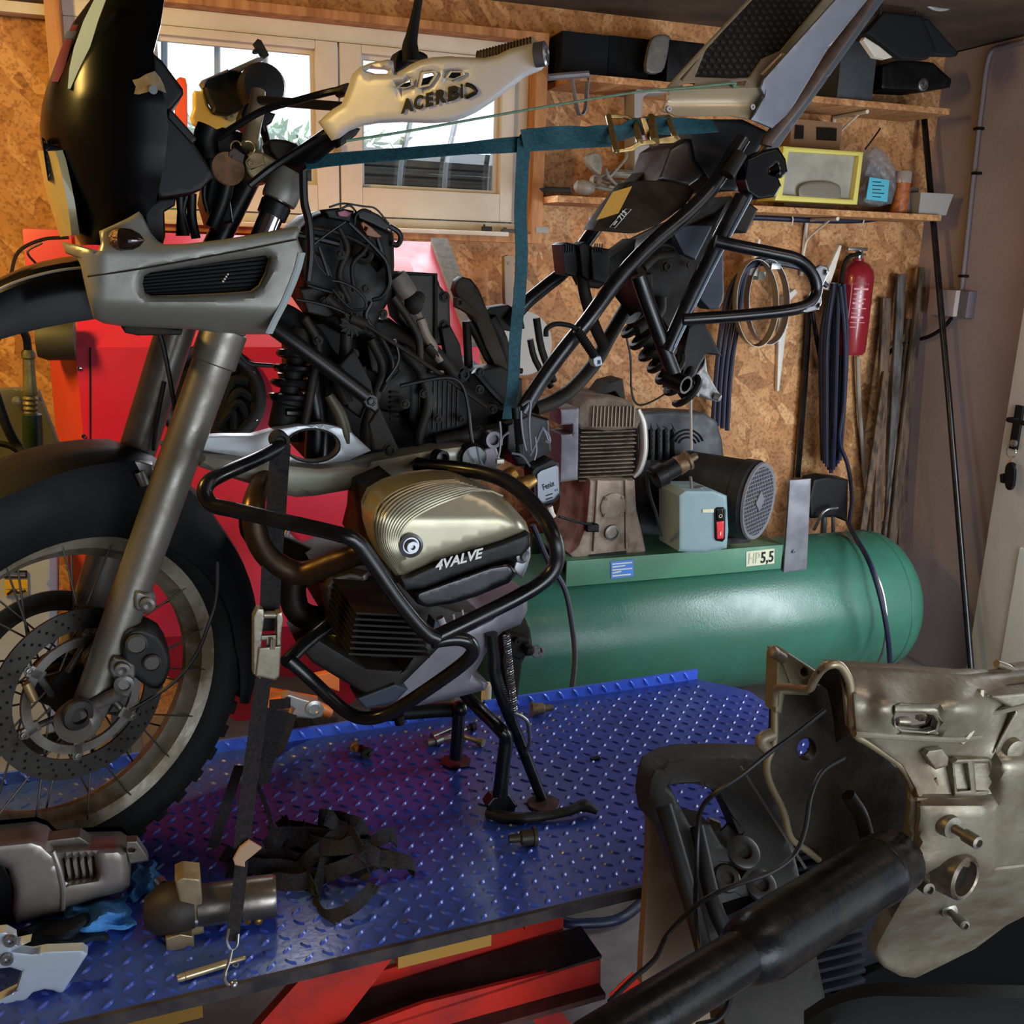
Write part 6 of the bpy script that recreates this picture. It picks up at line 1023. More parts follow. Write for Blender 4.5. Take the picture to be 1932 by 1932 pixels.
m = M(); m.tube([B(927, 1195, -.12), B(932, 1240, -.12), B(934, 1275, -.12), B(955, 1335, -.12), B(975, 1385, -.1), B(1000, 1450, v3*.5-.05), B(1022, 1506, v3)], [.012, .012, .013, .013, .012, .0115, .0115], n=16); ss = pt_('side_stand', m, mBLKM, 'black side stand with rusty oval foot')
m = M(); c = Zp(1025, 1516, DECK+.003); m.lathe(c, ZB, [(0, -.002), (.033, -.002), (.035, 0), (.033, .003), (0, .004)], n=28); pt_('stand_foot', m, mat('rusty_plate', '#4e3a34', .7, .2, c2='#33241e', vs=25), par=ss)
m = M(); m.helix(B(955, 1198, -.13), B(970, 1345, -.13), .0065, .0016, 34, n=5); m.tube([B(970, 1345, -.13), B(985, 1352, -.13), B(996, 1365, -.13), B(999, 1400, -.12), B(992, 1418, -.11)], .004); pt_('stand_spring', m, mSTEEL, par=ss)
m = M(); m.patch([(975, 1168), (990, 1165), (1000, 1185), (1004, 1215), (985, 1250), (975, 1330), (968, 1380), (955, 1300), (948, 1250), (950, 1200)], -.06, .03, rnd=3); m.patch([(955, 1195), (1000, 1205), (1005, 1230), (980, 1245), (955, 1235)], -.09, .04, rnd=4); m.lathe(B(994, 1223, -.1), -VB, [(.011, 0), (.012, .012), (.008, .02), (.003, .022), (0, .02)], n=18); m.lathe(B(972, 1206, -.1), -VB, [(.007, 0), (.007, .015), (.003, .015), (0, .01)], n=14); pt_('stand_bracket', m, mDUST)
m = M(); m.patch([(1000, 1222), (1018, 1218), (1028, 1226), (1024, 1238), (1010, 1242), (1000, 1234)], -.1, .008, rnd=2, holes=[[(1014, 1224), (1021, 1223), (1022, 1231), (1015, 1234)]]); m.patch([(978, 1176), (986, 1172), (998, 1178), (998, 1196), (988, 1200), (978, 1195)], -.05, .008, rnd=2, holes=[[(982, 1180), (990, 1180), (991, 1190), (984, 1192)]]); pt_('linkage_tab', m, mGREY)
m = M(); m.tube([B(700, 1350, .12), B(760, 1345, .12), B(830, 1340, .12), B(872, 1340, .12)], .016, n=14); m.tube([B(755, 1365, .1), B(752, 1350, .1)], .012, sm=1); pt_('exhaust_crossover', m, mat('crossover_dark', '#181614', .5, .4))
# --- rear frame, lifted
def rt(pts, r=.0135, mt=FR, name='rear_frame_tube', **k):
    m = M(); m.tube([B(*p) for p in pts], r, n=16, sm=4); return pt_(name, m, mt, **k)
rt([(985, 778, -.13), (1015, 728, -.13), (1060, 665, -.14), (1107, 607, -.15), (1150, 548, -.15), (1190, 500, -.15), (1235, 455, -.15), (1300, 400, -.15), (1345, 352, -.15), (1375, 305, -.15), (1402, 262, -.15)], .0145)
rt([(1008, 772, .06), (1050, 755, .08), (1085, 728, .1), (1124, 682, .12), (1152, 631, .12), (1185, 575, .12), (1215, 520, .12)], .0155, mDUST)
rt([(960, 610, .14), (992, 572, .14), (1030, 540, .14), (1068, 508, .14), (1110, 450, .14), (1160, 380, .14)], .0145)
rt([(1098, 520, -.02), (1105, 560, -.02), (1120, 610, .02), (1138, 650, .05)], .012, mDUST)
rt([(1205, 520, -.16), (1222, 570, -.16), (1240, 620, -.16), (1262, 680, -.16), (1272, 705, -.16)], .0145, FR)
m = M(); m.lathe(B(1278, 720, -.17), nrm(-VB+UB*.35-ZB*.2), [(.013, -.025), (.0175, -.025), (.0175, .022), (.013, .022)], n=26, closed=True); pt_('peg_mount', m, FR)
rt([(1258, 662, -.17), (1290, 590, -.17), (1330, 505, -.17), (1368, 430, -.17), (1400, 372, -.17)], .0145)
rt([(1270, 655, -.18), (1300, 592, -.18), (1345, 500, -.18), (1385, 425, -.18), (1420, 360, -.18)], .006, mat('tube_highlight_steel', '#4d5560', .25, .7))  # thin pale tube laid along the frame tube as its highlight
m = M(); m.tube([B(1350, 455, -.2), B(1400, 466, -.22), B(1460, 478, -.24), (B(1505, 490, -.25)), B(1532, 515, -.25), B(1541, 545, -.25), B(1528, 572, -.25), B(1490, 585, -.24), B(1400, 595, -.21), B(1288, 603, -.18)], .0115, n=16); lp = pt_('pannier_loop', m, mBLKM, 'black tubular pannier loop')
m = M(); m.patch([(1536, 508), (1548, 500), (1560, 502), (1565, 512), (1556, 530), (1549, 548), (1550, 572), (1545, 584), (1522, 590), (1512, 588), (1535, 572), (1546, 545), (1542, 522)], -.26, .008, rnd=2, holes=[[(1554, 509), (1559, 509), (1559, 516), (1554, 516)], [(1540, 574), (1545, 572), (1546, 579), (1541, 580)]]); pt_('loop_plate', m, mSTEEL, par=lp)
m = M(); top = [(1118, 433), (1126, 420), (1150, 385), (1184, 344), (1215, 340), (1262, 342), (1300, 350), (1312, 360), (1290, 391), (1240, 425), (1200, 440)]; 
m.patch(top, -.10, .04, rnd=3, wf=lambda x, y: (y-345)/95*-.06+.0); bx_ = pt_('control_unit', m, mat('ecu_brown', '#1e1812', .5, c2='#2c231a', vs=14), 'dark brown control box with yellow sticker')
EW = lambda x, y: -.10+(y-345)/95*-.06-.0015
m = M(); m.shell([[B(x, y, EW(x, y)-.001) for x, y in r_] for r_ in (((1125, 415), (1167, 402)), ((1156, 362), (1193, 351)))], .001); pt_('yellow_sticker', m, mat('sticker_yellow', '#c1913e', .5), par=bx_)
m = M(); q = lambda x, y: B(x, y, EW(x, y)-.0015); fr_ = [(1150, 429), (1181, 394), (1191, 395), (1160, 430)]; m.tube([q(*p) for p in fr_], .0006, n=4, sm=1, closed=True); text(m, '713', q(1172, 416), q(1183, 402), q(1168, 405)-q(1178, 409), .009, bold=.02); m.box(q(1161, 421), (.012, .0008, .003), ax=(nrm(q(1166, 415)-q(1157, 426)), nrm(np.cross(q(1166, 415)-q(1157, 426), UB)), nrm(UB))); pt_('box_print', m, mTXW, par=bx_)
m = M()
for pts, v in (([(1060, 462), (1068, 457), (1090, 462), (1094, 505), (1088, 522), (1066, 518)], -.03), ([(1115, 470), (1122, 465), (1150, 470), (1152, 520), (1142, 535), (1118, 528)], -.06)):
    m.patch(pts, v, .05, rnd=3)
    for k in range(4): m.box(B(pts[0][0]+7+k*4.5, 468, v-.002), (.0015, .004, .016))
pt_('relay', m, mBLK)
m = M(); m.patch([(1092, 462), (1102, 456), (1116, 465), (1112, 530), (1098, 520)], -.05, .04, rnd=4); m.patch([(1130, 545), (1110, 540), (1100, 520), (1160, 480), (1200, 450), (1195, 480), (1160, 520)], -.0, .06, rnd=4); pt_('relay_bracket', m, mDUST)
# dark cluster under the seat
m = M(); m.patch([(1190, 500), (1230, 455), (1290, 425), (1345, 400), (1380, 370), (1395, 400), (1350, 470), (1310, 560), (1285, 620), (1265, 640), (1240, 600), (1210, 560)], -.05, .14, rnd=12, rm=.03); pt_('rear_inner_fender', m, mat('under_seat_black', '#0f0d0b', .55, c2='#1c1712', vs=12, bump=.3))
m = M(); m.bolt(B(1256, 503, -.08), -VB, .009); m.lathe(B(1300, 500, -.07), -VB, [(.006, 0), (.006, .004), (.003, .004), (0, .002)], n=14); m.tube([B(1222, 470, -.08), B(1250, 462, -.08), B(1272, 468, -.08), B(1270, 480, -.08)], .003); m.tube([B(1215, 505, -.08), B(1240, 485, -.08), B(1270, 480, -.08)], .008); m.patch([(1212, 520), (1230, 515), (1232, 540), (1218, 545)], -.07, .03, rnd=3); m.tube([B(1200, 620, -.06), B(1240, 590, -.06), B(1245, 560, -.06)], .014); pt_('brake_pump', m, mDUST)
m = M(); m.patch([(1294, 425), (1345, 424), (1330, 455), (1312, 490), (1290, 480), (1270, 440)], -.10, .02, rnd=3); pt_('slate_cover', m, mSLATE)
m = M(); m.patch([(1345, 470), (1364, 474), (1366, 554), (1364, 568), (1357, 582), (1338, 584), (1312, 556), (1325, 520)], -.06, .04, rnd=4); pt_('hugger_plate', m, mSLATE, 'slate grey splash guard')
m = M(); m.patch([(1300, 612), (1328, 606), (1362, 672), (1334, 668), (1320, 690), (1300, 735), (1285, 740), (1290, 660)], -.04, .08, rnd=5); pt_('rear_fender_tip', m, mBLK)
sa, sb_ = B(1195, 600, -.02), B(1298, 742, -.02); m = M(); m.helix(sa, sb_, .034, .0075, 6.5); rs = pt_('rear_shock_spring', m, mDUST, 'dusty rear shock spring')
m = M(); m.cyl(sa, sb_, .018); pt_('shock_rod', m, mDUST, par=rs)
m = M(); m.patch([(1304, 715), (1326, 690), (1331, 672), (1334, 700), (1345, 722), (1358, 744), (1352, 758), (1335, 752), (1320, 745)], -.03, .035, rnd=4); m.lathe(B(1349, 747, -.035), nrm(-VB+UB*.8-ZB*.5), [(.008, 0), (.008, .012), (.004, .014), (0, .01)], n=14); m.patch([(1308, 728), (1322, 740), (1318, 750), (1306, 742)], -.03, .02, rnd=2); pt_('shock_linkage', m, mat('white_alloy', '#9d9c9a', .4, .4, c2='#5d5c5a', vs=40))
m = M(); m.tube([B(1030, 635, -.2), B(1032, 620, -.2), B(1050, 611, -.2), B(1080, 616, -.2), B(1098, 632, -.2)], .0045, n=8); a, b = B(1088, 622, -.2), B(1122, 672, -.2); m.lathe(a, b-a, sum([[(.009, .0045*k), (.0075, .0045*k+.0025)] for k in range(14)], []), n=12); sc_ = pt_('starter_cable', m, mRUB)
m = M(); m.patch([(1119, 673), (1133, 672), (1137, 688), (1124, 692), (1120, 686)], -.2, .02, rnd=2, holes=[[(1127, 680), (1132, 680), (1132, 686), (1127, 687)]]); pt_('plug_tip', m, mat('pale_plug', '#a3adb8', .4), par=sc_)
# seat rail hook, plates
m = M(); m.patch([(1320, 225), (1400, 225), (1452, 250), (1420, 300), (1390, 360), (1350, 360), (1310, 300), (1300, 250)], -.08, .16, rnd=5); pt_('tail_box', m, mBLK)
m = M(); m.patch([(1262, 280), (1290, 262), (1322, 262), (1340, 300), (1332, 330), (1300, 352), (1240, 340)], -.07, .12, rnd=7); pt_('battery_tray', m, mat('gloss_brown', '#30241b', .25, c2='#1d1510', vs=9))
m = M(); m.patch([(1195, 345), (1228, 310), (1230, 285), (1255, 285), (1262, 300), (1230, 345)], .0, .05, rnd=4); pt_('harness_plug', m, mDUST)
m = M(); m.patch([(1404, 340), (1410, 300), (1440, 285), (1468, 278), (1482, 300), (1486, 325), (1474, 336), (1466, 330), (1474, 350), (1462, 372), (1430, 376), (1410, 362)], -.19, .03, rnd=4, holes=[[(1452, 318), (1466, 308), (1470, 322), (1462, 330), (1452, 328)]]); pt_('grab_hook', m, mBLKG, 'black hooked latch plate')
m = M(); m.tube([B(1398, 290, -.19), B(1372, 330, -.19)], [.012, .014], n=14, sm=1); m.patch([(1372, 430), (1400, 372), (1430, 395), (1408, 440)], -.14, .05, rnd=4); pt_('seat_peg', m, mDUST)
# luggage rack
RK = [(1244, 218), (1267, 158), (1330, 88), (1440, -30)]
m = M(); out = [(1262, 162), (1320, 98), (1455, -45), (1462, -45), (1332, 92), (1311, 145), (1380, 148), (1415, 146), (1440, 110), (1475, 95), (1590, -45), (1615, -45), (1440, 150), (1434, 166), (1262, 172)]
m.patch(out, -.17, .008, rnd=1.5, rm=.001, holes=[[(1282, 150), (1316, 112), (1313, 117), (1287, 152)], [(1288, 158), (1312, 156), (1311, 161), (1288, 163)], [(1380, 154), (1409, 152), (1405, 160), (1376, 161)], [(1434, 140), (1476, 98), (1480, 102), (1442, 142)]], wf=lambda x, y: .10*(166-y)/120+.0); rk = pt_('luggage_rack', m, mat('rack_alloy', '#b0a488', .38, .4, c2='#938976', vs=5), 'silver luggage rack plate')
m = M(); m.patch([(1260, 170), (1434, 164), (1443, 178), (1436, 196), (1417, 226), (1380, 219), (1276, 219), (1246, 209), (1258, 190)], -.172, .006, rnd=3, rm=.003, wf=lambda x, y: .02*abs(math.sin((y-165)*.05))); pt_('rack_front_fold', m, mat('rack_warm_lit', '#ad9d80', .36, .3, c2='#9c8e73', vs=6), par=rk)  # same silver metal, warm lamp light put into its colour
m = M(); m.patch([(1434, 166), (1440, 150), (1615, -45), (1672, -45), (1560, 95), (1468, 248), (1417, 226), (1443, 180)], -.185, .006, rnd=3, rm=.003, wf=lambda x, y: .012*math.sin((x+y)*.008)); pt_('rack_side_fold', m, mat('rack_cool_lit', '#747983', .38, .45, c2='#676c76', vs=5), par=rk)  # same silver metal, cool light put into its colour
m = M(); [m.lathe(B(*p, -.176), -VB, [(.006, 0), (.005, .003), (.002, .003), (.002, .001), (0, .001)], n=12) for p in ((1261, 206), (1419, 202))]; pt_('rack_screw', m, mSTEEL, par=rk)
mW = lambda x, y: -.16+.10*(166-y)/120
m = M(); m.patch([(1306, 148), (1336, 92), (1458, -45), (1592, -45), (1474, 98), (1440, 112), (1416, 148)], 0, .006, rnd=0, wf=lambda x, y: mW(x, y)); mp_ = pt_('rack_mat', m, mat('mat_black', '#221f1c', .6), 'black studded rack mat', par=rk)
m = M()
nrk = nrm(np.cross(B(1400, 80, mW(1400, 80))-B(1400, 120, mW(1400, 120)), UB)); nrk = nrk if nrk@VB < 0 else -nrk
def inpoly(x, y, P):
    c = False
    for i in range(len(P)):
        (a, b), (c_, d) = P[i], P[(i+1) % len(P)]
        if (b > y) != (d > y) and x < (c_-a)*(y-b)/(d-b)+a: c = not c
    return c
for r_ in range(16):
    y = 138-r_*11.5
    for k in range(22):
        x = 1300+k*14+(7 if r_ % 2 else 0)-0
        if inpoly(x-4, y+3, [(1306, 148), (1336, 92), (1458, -45), (1592, -45), (1474, 98), (1440, 112), (1416, 148)]) and inpoly(x+5, y, [(1306, 148), (1336, 92), (1458, -45), (1592, -45), (1474, 98), (1440, 112), (1416, 148)]):
            c = B(x, y, mW(x, y)-.0005)
            for a in (0, 60, 120): d = UB*math.cos(R_(a))+nrm(np.cross(nrk, UB))*math.sin(R_(a)); m.box(c+nrk*.0008, (.0085, .0022, .0022), ax=(d, nrm(np.cross(nrk, d)), nrk))
pt_('mat_stud', m, mat('stud_grey', '#3d3a37', .5), par=rk)['kind'] = 'stuff'
rt([(1445, 275, -.17), (1452, 260, -.17), (1500, 200, -.16), (1560, 115, -.13), (1620, 30, -.1), (1668, -45, -.07)], .0115, mat('rusty_rail', '#54433a', .6, .3, c2='#3a2d27', vs=14), 'rail_tube')
m = M(); m.patch([(1436, 292), (1452, 270), (1462, 252), (1640, 10), (1660, -30), (1700, -45), (1480, 262), (1455, 300)], -.14, .012, rnd=2, wf=lambda x, y: .08*(270-y)/300); pt_('rail_side_plate', m, mat('rail_grey', '#596068', .4, .4))
# ================================================================ straps
sp_ = thing('ratchet_strap', 'teal ratchet strap running level from handlebar to silver rack', 'strap', B(1000, 275, -.1))
m = M(); m.ribbon([B(575, 308, -.08), B(640, 300, -.08), B(760, 290, -.09), B(880, 280, -.1), B(985, 272, -.11), B(1080, 266, -.11), B(1160, 262, -.11)], .026, [nrm(ZB+VB*.8)]*2+[nrm(ZB+VB*.9)]*2+[ZB]*3, t=.002); m.ribbon([B(985, 262, -.13), B(1020, 256, -.13), B(1060, 255, -.13), B(1110, 252, -.12), B(1165, 252, -.12), B(1200, 240, -.11), B(1262, 238, -.11), B(1350, 238, -.11)], .03, [ZB, nrm(ZB+VB*.6), ZB, nrm(ZB+VB*.8), nrm(ZB-VB*.5), ZB, ZB, nrm(ZB+VB)], t=.002); P_('webbing', m, mTEAL, sp_)
m = M()
for pts, v in (([(1146, 215), (1185, 217), (1196, 224), (1216, 220), (1262, 216), (1271, 222), (1260, 227), (1215, 228), (1192, 232), (1180, 224), (1150, 223)], -.10), ([(1158, 284), (1190, 276), (1205, 266), (1230, 264), (1278, 254), (1285, 262), (1272, 270), (1235, 272), (1210, 275), (1195, 285), (1162, 289)], -.17)): m.patch(pts, v, .004, rnd=1.5)
for (a, b, r) in (((1148, 219, -.1), (1163, 286, -.17), .0055), ((1198, 228, -.1), (1207, 268, -.17), .006), ((1228, 222, -.1), (1236, 268, -.17), .008), ((1260, 222, -.1), (1275, 262, -.17), .005)): m.cyl(B(*a), B(*b), r, n=14)
m.patch([(1208, 222), (1218, 222), (1232, 262), (1222, 266)], -.14, .006, rnd=1); P_('ratchet_buckle', m, mZINC, sp_, 'gold zinc ratchet buckle')
m = M(); m.ribbon([B(988, 262, -.12), B(985, 330, -.12), B(982, 400, -.12), B(984, 480, -.12), B(980, 560, -.12), B(972, 640, -.11), B(968, 720, -.1), B(958, 790, -.08)], .0235, UB, t=.002); m.ribbon([B(988, 300, -.12), B(990, 264, -.118), B(1010, 258, -.11)], .0235, UB, t=.002); solo('hanging_strap', m, mTEAL, 'teal webbing strap hanging vertically from the level strap to the frame', 'strap')
m = M(); m.tube([B(652, 266, -.19), B(760, 249, -.18), B(900, 224, -.17), B(1060, 196, -.17), B(1200, 174, -.17), B(1300, 165, -.175), B(1388, 156, -.175)], .0022, n=6); m.tube([B(1388, 156, -.175), B(1384, 162, -.172), B(1395, 166, -.165)], .003, n=6); solo('green_cord', m, mat('cord_green', '#5b7a62', .6, c2='#4b6752', vs=90), 'thin pale green cord stretched above the teal strap to the rack', 'cord')
bs = thing('ratchet_strap', 'black ratchet strap from the suspension arm down over the deck edge, nearest the camera', 'strap', B(440, 1840, -.4))
m = M(); m.ribbon([B(530, 838, -.18), B(525, 900, -.2), B(520, 980, -.22), B(512, 1080, -.24), B(508, 1190, -.255)], .032, UB, t=.0025); m.ribbon([B(497, 1280, -.27), B(484, 1380, -.29), B(470, 1480, -.31), B(456, 1600, -.335)], .0255, UB, t=.0025); m.ribbon([B(456, 1625, -.335), B(448, 1700, -.35), B(440, 1755, -.37), B(436, 1775, -.375)], .021, UB, t=.004); P_('webbing', m, mWEB, bs)
m = M()
for pts in ([(478, 1165), (486, 1148), (497, 1150), (499, 1165), (494, 1200), (492, 1282), (478, 1272)], [(522, 1158), (532, 1155), (535, 1170), (530, 1200), (527, 1272), (521, 1280)]): m.patch(pts, -.285, .02, rnd=2)
m.patch([(488, 1222), (531, 1218), (527, 1276), (519, 1284), (482, 1276)], -.29, .005, rnd=3, sm=0); m.patch([(490, 1199), (531, 1197), (530, 1226), (489, 1226)], -.28, .006, rnd=2, holes=[[(489.5, 1209), (502, 1208), (502, 1222), (490, 1222)], [(516, 1210), (528, 1209), (528, 1222), (516, 1223)]])
for k in range(3): m.cyl(B(512+k*3, 1205+k, -.29), B(511+k*3, 1225, -.29), .0018, n=8)
m.cyl(B(486, 1160, -.275), B(530, 1160, -.275), .006); P_('ratchet_buckle', m, mat('tan_zinc', '#8c8474', .35, .6, c2='#6d6455', vs=16), bs, 'dull steel ratchet buckle')
m = M(); m.patch([(440, 1622), (452, 1600), (470, 1586), (494, 1600), (480, 1612), (462, 1626), (462, 1636), (443, 1632)], -.345, .006, rnd=2); P_('strap_label', m, mat('label_tan', '#9d7f63', .7), bs)
m = M(); m.tube([B(432, 1752, -.38), B(428, 1775, -.39), B(436, 1792, -.395), B(447, 1785, -.39), B(450, 1762, -.38)], .0022, n=7); m.tube([B(437, 1792, -.395), B(432, 1815, -.41), B(424, 1840, -.43), B(428, 1856, -.435), B(440, 1857, -.435), B(445, 1848, -.43)], .0026, n=7); m.ball(B(441, 1857, -.435), .007); P_('hook', m, mSTEEL, bs, 'steel wire hook')
m = M(); m.ribbon([B(525, 1340, .0), B(510, 1390, -.02), B(490, 1450, -.05), B(486, 1480, -.05)], .045, UB, t=.0025); m.ribbon([Zp(452, 1445, .62), Zp(430, 1510, .6), Zp(402, 1600, .52)], .02, UB, t=.002); m.ribbon([B(486, 1480, -.06), B(505, 1530, -.12), B(520, 1590, -.2)], .008, UB, t=.002); solo('tie_strap', m, mWEB, 'black strap tail hanging behind the front buckle towards the heap', 'strap')
fbk = thing('far_ratchet', 'small silver ratchet buckle of the far tie down beside the grey toolbox', 'ratchet', B(570, 1350, .33))
m = M(); m.patch([(533, 1316), (545, 1310), (575, 1320), (600, 1325), (612, 1338), (606, 1352), (590, 1356), (548, 1352), (556, 1338), (534, 1325)], .33, .03, rnd=3, holes=[[(538, 1316), (543, 1316), (543, 1321), (538, 1321)]]); m.lathe(B(592, 1336, .328), -VB, [(.018, 0), (.02, .004), (.012, .006), (.010, .002), (0, .002)], n=24); P_('buckle_body', m, mat('silver_buckle', '#a8a8a4', .35, .6), fbk)
m = M(); m.ribbon([B(508, 1330, .33), B(530, 1328, .33), B(548, 1326, .33)], .025, ZB, t=.003); m.ribbon([B(545, 1345, .33), B(525, 1400, .3), B(510, 1420, .28)], .04, UB, t=.003); P_('webbing', m, mWEB, fbk)
# ---- heap of strap webbing on the deck
hp = thing('strap_heap', 'heap of loose black strap webbing on the blue deck', 'strap', Zp(670, 1620))
def H(x, y, h=.0): return Zp(x, y, DECK+.006+h)
runs = [([(500, 1600, .02), (540, 1575, .04), (600, 1590, .05), (660, 1600, .05), (700, 1600, .04)], .034), ([(560, 1640, .01), (610, 1600, .05), (650, 1570, .07), (680, 1600, .06), (700, 1640, .02)], .03), ([(540, 1585, .03), (580, 1575, .05), (640, 1588, .06), (700, 1612, .05), (730, 1632, .02)], .032), ([(590, 1660, .0), (640, 1640, .03), (700, 1620, .04), (760, 1625, .03)], .03), ([(620, 1545, .05), (660, 1552, .07), (690, 1575, .05), (680, 1610, .03)], .034), ([(570, 1560, .02), (590, 1590, .05), (640, 1600, .06), (680, 1585, .06)], .03), ([(530, 1560, .02), (560, 1560, .03), (600, 1568, .03), (612, 1555, .045)], .024), ([(600, 1560, .05), (612, 1540, .09), (640, 1560, .07), (670, 1570, .05), (690, 1580, .03)], .03), ([(530, 1545, .03), (560, 1590, .02), (590, 1612, .02), (640, 1618, .03)], .026), ([(590, 1600, .02), (650, 1610, .035), (700, 1590, .045), (735, 1575, .05), (748, 1588, .03)], .027), ([(640, 1618, .04), (690, 1630, .03), (730, 1622, .03), (728, 1634, .01)], .026), ([(700, 1608, .03), (745, 1620, .035), (780, 1632, .02), (772, 1645, .0)], .026),
 ([(620, 1610, .04), (605, 1650, .02), (596, 1700, .0), (615, 1728, .0), (650, 1720, .01), (690, 1690, .02), (705, 1668, .03)], .024), ([(520, 1600, .01), (560, 1620, .015), (620, 1625, .02), (660, 1640, .02), (700, 1650, .02)], .026), ([(420, 1610, .01), (470, 1620, .01), (540, 1612, .012), (600, 1605, .02)], .03), ([(510, 1660, .01), (560, 1665, .01), (620, 1650, .01)], .03), ([(640, 1580, .02), (660, 1560, .05), (690, 1590, .03), (650, 1615, .02)], .02), ([(430, 1640, .0), (500, 1640, .005), (560, 1650, .005), (600, 1690, .005)], .04)]
for pts, w_ in runs:
    m = M(); n_ = len(pts); wd_ = [nrm(ZB*(1 if i % 2 else .35)+VB*(.3 if i % 2 else 1)+UB*.2*(-1)**i) for i in range(n_)]; m.ribbon([H(*p) for p in pts], w_, wd_, t=.0022, sm=7); P_('strap_fold', m, mWEB, hp)
# ================================================================ parts lying on the deck
def deckY(x, y): return Zp(x, y, DECK)[1]
st = thing('starter_motor', 'bare starter motor with silver snout lying under the black strap', 'starter motor', Zp(410, 1770))
a, b = Zp(340, 1712, DECK+.045), Zp(515, 1690, DECK+.045); d = nrm(b-a); L_ = np.linalg.norm(b-a)
m = M(); m.lathe(a+d*.03, d, [(0, 0), (.034, 0), (.034, L_*.45), (.0335, L_*.46), (.036, L_*.47), (.036, L_*.8), (.033, L_*.84), (0, L_*.84)], n=36); P_('motor_can', m, mat('starter_steel', '#77716a', .3, .8, c2='#4a443c', vs=14), st)
m = M(); m.lathe(a-d*.025, d, [(0, -.03), (.025, -.03), (.04, -.01), (.044, .01), (.044, .03), (.036, .05), (.0, .05)], n=30); P_('pinion_housing', m, mDIRT, st)
m = M(); m.patch([(330, 1662), (345, 1655), (378, 1658), (382, 1700), (385, 1760), (368, 1765), (350, 1760), (338, 1700)], deckY(355, 1775)-.0, .05, fr=W, rnd=4); m.patch([(312, 1770), (340, 1762), (365, 1766), (368, 1790), (345, 1796), (315, 1798)], deckY(345, 1790), .04, fr=W, rnd=3); P_('mount_flange', m, mat('flange_tan', '#988868', .4, .5, c2='#6d5f48', vs=14), st)
m = M(); m.cyl(Zp(368, 1735, DECK+.03), Zp(448, 1724, DECK+.03), .013); m.cyl(Zp(300, 1662, DECK+.06), Zp(308, 1672, DECK+.06), .01); P_('solenoid', m, mSTEEL, st)
m = M(); m.tube([Zp(465, 1740, DECK+.02), Zp(478, 1725, DECK+.02), Zp(490, 1735, DECK+.015)], .006); m.ball(Zp(487, 1735, DECK+.015), .009); P_('copper_terminal', m, mGOLD, st)
sc = thing('starter_cover', 'ribbed silver metal starter cover with slots at the left of the deck', 'cover', Zp(120, 1720))
YC = deckY(120, 1760)+.02
m = M(); slots = [[(116+k*14, 1620+(-k)*1), (121+k*14, 1618-k), (129+k*13.5, 1655-k*2), (126+k*13.5, 1662-k*2), (121+k*13.5, 1660-k*2)] for k in range(5)]
m.patch([(-40, 1590), (60, 1580), (83, 1588), (100, 1605), (160, 1600), (225, 1598), (240, 1608), (246, 1640), (245, 1672), (232, 1682), (180, 1695), (122, 1715), (118, 1722), (32, 1742), (24, 1720), (26, 1680), (16, 1640), (-40, 1610)], YC, .08, fr=W, rnd=16, rm=.03, holes=slots); P_('cover_shell', m, mat('pressed_silver', '#a0968f', .35, .6, c2='#81776f', vs=7), sc)
m = M(); m.tube([W(100, 1606, YC), W(112, 1640, YC-.004), W(120, 1680, YC-.004), W(119, 1716, YC-.002)], .004, n=8); P_('cover_crease', m, mat('pressed_pale', '#a29a94', .35, .7), sc)
m = M(); m.patch([(238, 1588), (258, 1587), (277, 1615), (280, 1624), (245, 1630), (238, 1605)], YC+.02, .02, fr=W, rnd=2, holes=[[(240, 1602), (248, 1600), (256, 1603), (252, 1608), (243, 1608)]]); m.patch([(84, 1586), (150, 1578), (180, 1598), (104, 1606)], YC+.04, .03, fr=W, rnd=3); P_('cover_tab', m, mALU, sc)
m = M(); m.patch([(-40, 1610), (0, 1615), (22, 1660), (26, 1720), (30, 1745), (-40, 1750)], YC+.03, .04, fr=W, rnd=3); P_('cover_inside', m, mBLK, sc)
rgn = random.Random(5)
def cloth(out, z0, z1, seed, mt, name, par):
    m = M(); rg_ = random.Random(seed); ph = [rg_.random()*6 for _ in range(6)]; g = []
    (x0, y0), (x1, y1), (x2, y2), (x3, y3) = out
    for i in range(22):
        s_ = i/21; row = []
        for j in range(14):
            t = j/13; x = (x0*(1-s_)+x1*s_)*(1-t)+(x3*(1-s_)+x2*s_)*t; y = (y0*(1-s_)+y1*s_)*(1-t)+(y3*(1-s_)+y2*s_)*t
            ed = min(s_, 1-s_, t, 1-t)*5; h = z0+(z1-z0)*min(1, ed)*(.55+.25*math.sin(s_*9+ph[0]+t*3)+.2*math.sin(t*11+ph[1]+s_*5)); row.append(Zp(x+4*math.sin(t*14+ph[2]), y+4*math.sin(s_*12+ph[3]), DECK+max(.004, h)))
        g.append(row)
    m.shell(g, .0015); return P_(name, m, mt, par)
rag = thing('blue_rag', 'crumpled blue rag between the silver starter cover and the starter motor', 'rag', Zp(200, 1710))
cloth([(240, 1638), (292, 1625), (305, 1672), (246, 1700)], 0, .05, 2, mat('rag_blue', '#4a8ccb', .9, c2='#346ea6', vs=25, bump=.4), 'rag_fold', rag)
cloth([(120, 1705), (235, 1690), (255, 1745), (130, 1775)], 0, .045, 8, mat('rag_blue', '#3c7cb6'), 'rag_fold', rag)
cloth([(30, 1750), (190, 1715), (205, 1775), (40, 1800)], 0, .05, 4, mat('rag_dark', '#12202a', .9, c2='#0c151c', vs=25), 'rag_fold', rag)
